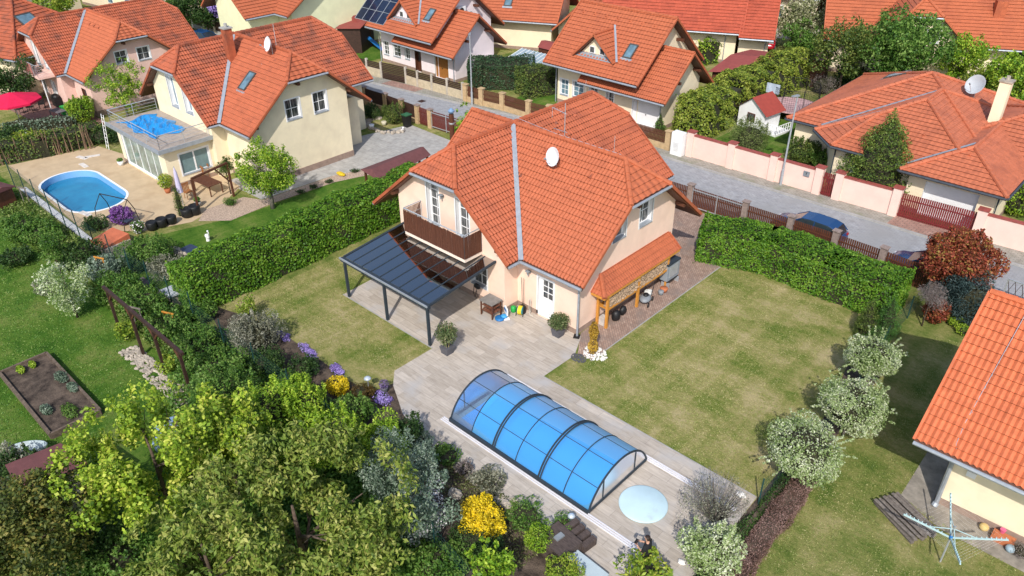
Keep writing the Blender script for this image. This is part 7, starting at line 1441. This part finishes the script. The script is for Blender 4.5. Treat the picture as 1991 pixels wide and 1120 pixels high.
for x0 in (-.1,): f = MB(); f.bb((-.35, -1.04, .65), (.35, -1.0, 1.3)); f = f.build('window', BROWN, t); g = MB(); g.bb((-.28, -1.06, .72), (.28, -1.035, 1.23)); g.build('pane', GLASSD, f)
b = MB(); b.bb((1.2, -.9, .0), (2.3, .9, .15)); rail(b, [(1.25, -.9), (2.3, -.9), (2.3, .9)], .15, .8, 1, .3, .03, .03); b.build('porch', WHITE, t)
t = thing('trampoline', 'black netted round trampoline behind the white playhouse', 'trampoline', (-25.2, 59.6, 0)); b = MB(); b.lathe([(.001, .78), (1.7, .78), (1.7, .82), (.001, .82)][::-1], n=28); b.build('mat', BLACK, t); b = MB(); b.lathe([(1.7, .80), (2.0, .80), (2.0, .88), (1.7, .88)], n=28); b.build('pad', mat('pinkish_pad', (.5, .32, .32), .7), t)
b = MB()
for i in range(8): a = 2*PI*i/8; x, y = 2.0*math.cos(a), 2.0*math.sin(a); b.tube([(x, y, 0), (x*1.05, y*1.05, 1.8), (x*.95, y*.95, 2.6)], .03, 5)
b.tube([(1.9*math.cos(2*PI*i/24), 1.9*math.sin(2*PI*i/24), 2.55) for i in range(25)], .02, 4); b.build('poles', BLACK, t); b = MB()
for i in range(72): a = 2*PI*i/72; b.tube([(1.9*math.cos(a), 1.9*math.sin(a), .85), (1.9*math.cos(a), 1.9*math.sin(a), 2.55)], .008, 3, False)
for z in np.arange(.95, 2.5, .16): b.tube([(1.9*math.cos(2*PI*i/24), 1.9*math.sin(2*PI*i/24), z) for i in range(25)], .008, 3, False)
b.build('net', BLACK, t)
t = thing('basketball_stand', 'basketball stand with a pale blue backboard by the trampoline', 'basketball stand', (-26.3, 58.0, 0)); b = MB(); b.tube([(0, 0, 0), (0, 0, 2.4)], .05, 6); b.build('pole', BLACK, t); b = MB(); b.bb((-.55, -.08, 2.0), (.55, -.03, 2.75)); b.build('backboard', mat('pale_blue_board', (.45, .52, .60), .3), t)
t = thing('play_hut', 'little dark brown wooden hut right of the trampoline', 'play hut', (-22.2, 62.5, 0)); b = MB(); b.bb((-.7, -.5, 0), (.7, .5, 1.2)); b.build('wall', BROWN, t); b = MB(); b.add([(-.9, -.7, 1.15), (.9, -.7, 1.15), (.9, .7, 1.15), (-.9, .7, 1.15), (-.9, 0, 1.7), (.9, 0, 1.7)], [(0, 1, 5, 4), (2, 3, 4, 5), (0, 4, 3), (1, 2, 5)]); b.build('roof', mat('red_brown_felt', (.16, .06, .04), .9), t)
def felt_shed(label, pts, z, m, wm, name='shed', ridge=.5, inset=.88):
    q = [G(x, y, z)[:2] for x, y in pts]; c = np.mean(q, 0); t = thing(name, label, name, (*c, 0)); q = [p-c for p in q]; a, d = (q[0]+q[3])/2, (q[1]+q[2])/2
    b = MB(); b.add([(*q[0], z), (*q[1], z), (*q[2], z), (*q[3], z), (*a, z+ridge), (*d, z+ridge)], [(0, 1, 5, 4), (2, 3, 4, 5), (0, 4, 3), (1, 2, 5), (3, 2, 1, 0)]); b.build('roof', m, t); b = MB(); b.prism([p*inset for p in q], 0, z+.02); b.build('wall', wm, t); return t
felt_shed('large shed with a maroon sheet roof behind the cream dormer house', ((1376, 140), (1441, 140), (1530, 105), (1460, 96)), 2.4, mat('maroon_sheet', (.26, .06, .05), .7, .1, 2), BROWN)
felt_shed('shed with a faded purple roof behind the thuja hedge', ((1543, 112), (1612, 120), (1622, 103), (1560, 101)), 2.4, mat('purple_sheet', (.30, .10, .13), .7, .15, 2), BROWN, ridge=.2)
felt_shed('long open shelter with a maroon roof beside the playset', ((650, 56), (700, 56), (728, 38), (700, 30)), 2.5, mat('maroon_sheet', (.26, .06, .05)), DBROWN, ridge=.3)
felt_shed('small maroon roofed shed left of the cream dormer house', ((1045, 92), (1070, 98), (1082, 82), (1060, 78)), 2.2, mat('maroon_sheet', (.26, .06, .05)), BROWN, ridge=.3)
t = thing('greenhouse', 'low glass greenhouse behind the conifer hedges', 'greenhouse', (-48.0, 53.3, 0)); b = MB(); b.add([(-1.8, -1.1, 1.5), (2.0, -1.1, 1.5), (2.0, 1.1, 2.0), (-1.8, 1.1, 2.0)], [(0, 1, 2, 3)]); b.build('roof_glass', mat('pale_blue_glass', (.28, .36, .40), .12, .15, 3, spec=.8), t); b = MB()
for i in range(9): x = -1.8+3.8*i/8; b.bar((x, -1.1, 1.53), (x, 1.1, 2.03), .04, .04)
b.build('glazing_bar', WHITE, t); b = MB(); b.bb((-1.75, -1.05, 0), (1.95, 1.05, 1.48)); b.build('wall', mat('pale_blue_glass', (.28, .36, .40)), t)
t = thing('play_tower', 'wooden play tower with a small maroon roof and a blue slide', 'play tower', (-67.5, 49.2, 0)); b = MB()
for x in (-.6, .6):
    for y in (-.6, .6): b.tube([(x, y, 0), (x, y, 2.7)], .06, 5)
b.build('posts', BROWN, t); b = MB(); b.bb((-.65, -.65, 1.2), (.65, .65, 1.28)); b.build('platform', BROWN, t); b = MB(); b.add([(-.85, -.85, 2.6), (.85, -.85, 2.6), (.85, .85, 2.6), (-.85, .85, 2.6), (0, -.85, 3.3), (0, .85, 3.3)], [(0, 4, 5, 3), (1, 2, 5, 4), (0, 1, 4), (2, 3, 5)]); b.build('roof', mat('maroon_sheet', (.26, .06, .05)), t); b = MB(); b.bar((.7, 0, 1.25), (2.9, .3, .15), .5, .06); b.build('slide', BPLAS, t)
for (x, y, m, l) in ((1022, 90, YELLOW_PL, 'yellow toy slide by the plain peach house'), (1034, 88, GREEN_PL, 'green toy playset next to the yellow toy slide')):
    b = MB(); b.bb((-.6, -.4, 0), (-.5, .4, 1.0)); b.bb((.3, -.4, 0), (.4, .4, .8)); b.bar((-.5, 0, .7), (.9, 0, .1), .5, .08); b.bb((-.6, -.4, .6), (.4, .4, .68)); o = b.build('toy_slide', m, None, False, loc=G(x, y)); tag(o, l, 'toy')
t = thing('solar_collector', 'pair of pale blue garden solar panels beside the black off-road car', 'solar panel', G(1607, 100)); 
for x in (0, 1.5): b = MB(); b.add([(x-1.4, -.8, .5), (x, -.8, .5), (x, .6, 1.4), (x-1.4, .6, 1.4)], [(0, 1, 2, 3)]); b.build('panel', mat('pale_solar_glass', (.36, .45, .52), .15, .05), t)
b = MB(); b.bb((-1.3, .3, 0), (1.4, .4, 1.2)); b.build('stand', STEEL, t)
t = thing('carport', 'open carport with a grey-purple roof at the top right', 'carport', (*G(1925, 20, 2.8)[:2], 0), .35); b = MB(); b.add([(-4.2, -2.4, 2.7), (4.2, -2.4, 2.7), (4.2, 2.4, 3.2), (-4.2, 2.4, 3.2)], [(0, 1, 2, 3)]); b.build('roof', mat('grey_purple_roof', (.26, .20, .21), .7, .2, 1), t)
for x in (-3.9, 0, 3.9): b = MB(); b.bb((x-.1, -2.3, 0), (x+.1, -2.1, 2.68)); b.build('post', DBROWN, t)
t = thing('canopy_roof', 'pale blue-grey flat canopy roof at the right edge behind the bungalow', 'canopy', (*G(1985, 88, 2.5)[:2], 0), .35); b = MB(); b.bb((-1.8, -2.6, 2.5), (5, 2.8, 2.6)); b.build('roof', mat('pale_blue_sheet', (.42, .45, .52), .5, .08, 2), t)
for x in (-1.7, 4.8): b = MB(); b.bb((x-.06, -2.5, 0), (x+.06, -2.4, 2.5)); b.build('post', STEEL, t)
# far trees
for a in ((1745, 92, 4.2, 3.9, 5.2, MG, 'large round leafy tree in front of the half-hipped cream gable', 15000, .24, 50), (1648, 95, 4.0, 2.6, 4.6, CON, 'olive leafy tree left of the large round tree', 7000, .2, 34), (1690, 122, 2.8, 1.6, 3.0, GRYL, 'pale blossoming small tree between the olive tree and the large round tree', 3000, .2, 20), (1565, 38, 3.0, 3.2, 4.0, leafmat('cream_blossom_leaf', [(.07, .10, .03), (.22, .24, .10), (.50, .48, .33)]), 'cream flowering tree right of the brick-red roof', 6500, .24, 34), (1555, 78, 2.0, 1.9, 3.4, MG, 'green bushy tree beneath the cream flowering tree', 3500, .2, 20), (1880, 120, 3.0, 2.3, 4.0, LG, 'fresh green tree above the salmon roof behind the ball-shaped dish', 5000, .2, 26), (1930, 160, 2.5, 2.2, 3.2, TH, 'yellow-green bushy tree just behind the chimney of the bungalow', 4500, .2, 22), (1975, 160, 3.0, 2.3, 4.0, LG, 'bright green tree at the right edge behind the bungalow roof', 5000, .22, 24), (1835, 90, 2.5, 1.8, 3.0, MG, 'mid green tree right of the half-hipped gable', 3500, .2, 20), (1885, 70, 2.0, 1.8, 2.6, CON, 'olive bush before the grey yard gate at the top right', 2600, .2, 16), (1975, 45, 2.5, 2.5, 3.4, MG, 'green tree at the right edge below the carport', 3500, .25, 20), (1822, 120, 1.8, 1.3, 2.4, GRYL, 'small bare-looking tree above the apex of the salmon roof', 1500, .2, 16), (395, 12, 3.0, 3.0, 5.0, DG, 'dark conifer-like tree behind the brown panel fence', 6500, .25, 30), (360, 8, 3.0, 2.4, 4.0, MG, 'green tree left of the dark tree at the top edge', 3500, .25, 22), (443, 18, 3.0, 1.8, 2.6, PURP, 'lilac wisteria hanging beside the dark tree', 3500, .22, 20), (455, 34, 2.2, 1.6, 2.2, LG, 'bright green ball tree behind the panel fence pillars', 2600, .2, 12), (487, 48, 1.4, 1.5, 1.8, WIL, 'white flowering bush before the lime cream house', 1800, .2, 12), (625, 42, 2.5, 1.6, 3.2, BLO, 'thinly blossoming small tree before the lime cream wall', 420, .2, 20), (110, 6, 4.0, 2.0, 2.6, YGN, 'yellow-green tree at the top edge behind the pink house ridge', 2500, .25, 16), (720, 18, 3.0, 2.4, 3.6, DG, 'dark tree at the top edge left of the solar panels', 3000, .25, 20), (760, 3, 3, 2.2, 3.4, YGN, 'yellow-green tree at the top edge behind the solar panels', 2200, .25, 16), (1215, 8, 2.5, 1.8, 2.6, LG, 'bright bush at the top edge above the ridge of the cream dormer house', 1800, .25, 14), (1272, 5, 2.5, 1.8, 3, MG, 'green bush at the top edge beside the red car', 1800, .25, 14), (1605, 35, 1.5, 1.2, 2.0, LG, 'round lime bush at the white windows of the top right house', 1200, .2, 8)):
    px, py, zc, r, h, m, l, n, ls, cl = a
    tree('broadleaf_tree' if m is not PURP else 'wisteria', px, py, zc, r, h, m, l, n, ls, cl=cl, shell=.3, cr=r*.33)
hedge('conifer_hedge', 'dark green clipped hedge sloping toward the pale canopy at the right', [G(1905, 100)[:2], G(1960, 125)[:2], G(1985, 150)[:2]], 2.4, 2.6, leafmat('blue_green_conifer', [(.01, .035, .015), (.03, .075, .03), (.07, .13, .05)]), 80, .22, 3)
shrub('garden_bush', 1655, 150, 1.8, 1.8, DG, 'dark bush behind the left hip of the salmon roof', 3000, .16); shrub('garden_bush', 1600, 165, 1.4, 1.5, TWG, 'bare greyish bush beside the thuja hedge end', 2000, .14, aspect=.15); shrub('garden_bush', 1780, 120, 2.0, 1.2, DG, 'dark bush along the far eave of the bungalow', 3000, .16)
tree('bare_tree', 1640, 125, 2.0, 1.4, 3.0, TWG, 'leafless pale tree before the purple roofed shed', 900, .14, cl=16, aspect=.12, bark=mat('pale_bark', (.45, .42, .40), .8), tr=.06)
# ------------------------------------------------------------------ lower right corner
t = thing('pallet_stack', 'stack of weathered grey pallets leaning on the grass beside the clothes dryer', 'pallets', (*G(1757, 1012)[:2], 0), -.52)
for k in range(2):
    z = .02+k*.16; b = MB()
    for y in (-.45, 0, .45): b.bb((-.95, y-.06, z), (.95, y+.06, z+.09))
    for i in range(9 if k == 0 else 7): x = -.9+i*(1.8/8 if k == 0 else .3); 
    for i in range(6): y = -.55+i*.2; b.bb((-.98+.03*k*(i % 2), y, z+.095), (.95, y+.12-.02*(i % 2), z+.12))
    q = b.build('pallet', GREYW, t); q.rotation_euler = (0, 0, .06*k)
t = thing('clothes_dryer', 'pale turquoise rotary clothes dryer with four arms on the lower right lawn', 'clothes dryer', (*G(1828, 1092)[:2], 0), .25)
TQ = mat('pale_turquoise_paint', (.42, .58, .60), .4, .05); b = MB(); b.tube([(0, 0, 0), (0, 0, 1.75)], .03, 8); b.build('pole', STEEL, t)
for i, a in enumerate((.15, 1.72, 3.29, 4.86)):
    d = np.array([math.cos(a), math.sin(a), 0]); b = MB(); b.bar((0, 0, 1.2), d*1.55+(0, 0, 1.72), .04, .05); b.bar((0, 0, 1.62), d*.75+(0, 0, 1.45), .02, .02)
    for j in range(10): q = d*(.3+j*.13)+(0, 0, 1.3+.045*j+.05); b.box(q, (.03, .03, .06), a)
    b.build('arm', TQ, t)
b = MB()
for j in range(8):
    r_ = .45+j*.145; z = 1.37+.048*j; P = [(r_*math.cos(a), r_*math.sin(a), z) for a in (.15, 1.72, 3.29, 4.86, .15)]; b.tube(P, .0013, 3)
b.build('line', WHITE, t); b = MB(); b.lathe([(.05, 1.15), (.07, 1.2), (.05, 1.3)], n=8); b.build('hub', BPLAS, t)
for nm, px, py, m, l, f in (('plastic_crate', 1948, 1052, RED_PL, 'red-orange crate near the wall at the right edge', 'box'), ('ball', 1911, 1030, mat('straw_ball', (.55, .40, .16), .8), 'straw coloured ball at the foot of the cream wall', 'ball'), ('bowl', 1962, 1072, mat('grey_blue_plastic', (.30, .40, .46), .5), 'grey-blue upturned bowl by the red-orange crate', 'ball'), ('toy_bucket', 1944, 1044, mat('pink_plastic', (.65, .12, .25), .5), 'pink toy bucket on the red-orange crate', 'pail')):
    b = MB()
    if f == 'box': b.bb((-.35, -.2, 0), (.35, .2, .22)); b.bb((-.3, -.15, .22), (.3, .15, .24))
    elif f == 'ball': b.ball((0, 0, .14), (.16, .16, .14), 12, 8)
    else: b.lathe([(.07, 0), (.1, .14)], n=10)
    o = b.build(nm, TERRA if f == 'box' else m, None, f == 'ball', loc=G(px, py)+(0, 0, .24 if f == 'pail' else 0)); tag(o, l, nm.replace('_', ' '))
shrub('straw_plant', 1985, 1070, .4, .4, TWG, 'dry straw-like plant at the right edge below the red-orange crate', 500, .12, aspect=.12)
t = thing('wooden_steps', 'dark brown wooden stepped box at the end of the bed near the person', 'steps', (*G(1095, 1072)[:2], 0), -.12); DW = mat('dark_weathered_wood', (.075, .055, .048), .8, .4, 6, stretch=(1, 6, 1))
b = MB(); b.bb((-.75, -.55, 0), (.45, .45, .55)); b.build('box', DW, t); b = MB()
for i in range(4): b.bb((-.5+i*.28, .45, .05), (-.28+i*.28, 1.05, .5-.05*i))
b.build('step', DW, t); b = MB(); b.bb((-.3, -.2, .55), (-.1, .15, .62)); b.build('handle', GREYP, t)
b = MB(); b.box((0, 0, .28), (1.7, .55, .06), 0); b.bb((-.8, -.25, 0), (-.7, .25, .25)); b.bb((.7, -.25, 0), (.8, .25, .25)); o = b.build('bench', mat('pale_aqua_slab', (.42, .50, .54), .6, .05), None, False, loc=G(1135, 1108)); o.rotation_euler = (0, 0, -.05); tag(o, 'pale blue-grey bench slab at the bottom edge left of the person', 'bench')
b = MB(); b.lathe([(.08, 0), (.09, .28), (.001, .28)], n=10); o = b.build('bucket', WHITE, None, True, loc=G(795, 893)); tag(o, 'small white bucket on the dark garden bed', 'bucket')
for i, (x, y, r, l) in enumerate(((862, 870, .18, 'pale stone at the bed edge below the terrace'), (985, 985, .25, 'grey-brown stone beside the golden bush'), (1000, 975, .2, 'round stone touching the terrace edge by the golden bush'), (885, 965, .3, 'dark rock in the middle of the garden bed'), (1440, 965, .2, 'white stone beneath the sparse shrub near the fence post'), (1325, 1095, .14, 'pale stone at the bottom edge right of the laurel'))):
    b = MB(); b.ball((0, 0, r*.4), (r, r*.8, r*.6), 9, 6, .15, i); o = b.build('garden_stone', WSTONE if i in (4, 5) else STONE, None, False, loc=G(x, y)); tag(o, l, 'stone')

# ------------------------------------------------------------------ short grass standing on the lawns
def lawn_blades(name, label, poly, n, m, seed, ls=.06, ht=.04, cat='grass', asp=.35):
    rng = np.random.default_rng(seed); P = np.array(poly, float); lo, hi = P.min(0), P.max(0)
    q = rng.uniform(lo, hi, (n*3, 2)); ins = np.zeros(len(q), bool); j = len(P)-1
    for i in range(len(P)):
        a, b = P[i], P[j]; c = ((a[1] > q[:, 1]) != (b[1] > q[:, 1])) & (q[:, 0] < (b[0]-a[0])*(q[:, 1]-a[1])/(b[1]-a[1]+1e-12)+a[0]); ins ^= c; j = i
    q = q[ins][:n]; k = len(q); c = np.zeros((k, 3)); c[:, :2] = q; c[:, 2] = rng.uniform(.012, 1, k)**1.0*ht
    nrm = rng.normal(size=(k, 3))*.8+np.array([0, 0, .8]); nrm /= np.linalg.norm(nrm, axis=1)[:, None]; t = np.cross(nrm, rng.normal(size=(k, 3))); t /= np.linalg.norm(t, axis=1)[:, None]; s = np.cross(nrm, t)
    V = leafquads(c, t, s, nrm, ls*rng.uniform(.5, 1.4, k)[:, None], asp, .1); V[:, 2] = np.maximum(V[:, 2], .006)
    o = quadmesh(name, V, m); tag(o, label, cat); o['kind'] = 'stuff'
DRYB = leafmat('dry_grass_blade', [(.11, .17, .025), (.20, .24, .055), (.31, .31, .11), (.42, .37, .19)], .1, .5)
GRNB = leafmat('green_grass_blade', [(.03, .095, .01), (.065, .155, .018), (.115, .21, .03), (.21, .26, .07)], .1, .6)
lawn_blades('grass', 'short dry grass of the wide lawn between the pool terrace and the broad hedge', [(-17.6, 20.95), (-7.7, 20.95), (-8.0, 27), (-9.0, 34), (-10.5, 35), (-16.4, 34.9), (-17.0, 33.6), (-16.9, 23.4)], 34000, DRYB, 1)
lawn_blades('grass', 'short dry grass of the left lawn in front of the glass pergola', [(-33.4, 14.0), (-30, 15.2), (-26.5, 15.3), (-23.2, 16.7), (-23.2, 18.8), (-30.1, 18.8), (-30.1, 23.5), (-33.4, 23.5)], 14000, DRYB, 2)
lawn_blades('grass', 'dry and green grass of the lower right lawn round the clothes dryer', [(-5.8, 13), (1, 16), (1, 23.8), (-3.5, 24.5), (-3.6, 36), (-6.2, 36), (-6.0, 22)], 24000, leafmat('mixed_grass_blade', [(.08, .14, .02), (.15, .205, .042), (.26, .27, .085), (.38, .34, .16)], .1, .5), 3)
lawn_blades('grass', 'lush green grass of the orchard lawn', [(-46, 1), (-26, 1), (-28, 8.6), (-36, 9.4), (-48, 11), (-60, 8)], 30000, GRNB, 4, ls=.09)

UND = [G(x, y)[:2] for x, y in ((395, 640), (470, 660), (560, 720), (650, 790), (720, 850), (790, 930), (860, 1060), (760, 1180), (480, 1180), (330, 900), (330, 700))]
lawn_blades('undergrowth', 'dense low green undergrowth beneath the trees and shrubs of the lower left', UND, 30000, MG, 5, ls=.15, ht=.45, cat='undergrowth', asp=.6)
lawn_blades('undergrowth', 'dense low green undergrowth along the orchard side of the wire fence', [(-56, 9.6), (-40, 9.9), (-30, 9.9), (-27, 9.0), (-26, 12.2), (-33, 12.1), (-56, 11.8)], 26000, leafmat('undergrowth_leaf', [(.03, .07, .01), (.08, .15, .02), (.15, .22, .04), (.26, .28, .10)]), 6, ls=.14, ht=.4, cat='undergrowth', asp=.5)
lawn_blades('bed_plants', 'sparse low plants and dry leaves on the dark garden bed', [G(x, y)[:2] for x, y in ((780, 830), (870, 880), (990, 970), (1085, 1045), (1010, 1110), (900, 1000), (800, 900))], 5000, leafmat('bed_litter', [(.05, .04, .02), (.10, .12, .03), (.16, .19, .06), (.26, .20, .13)]), 7, ls=.09, ht=.12, cat='undergrowth', asp=.5)
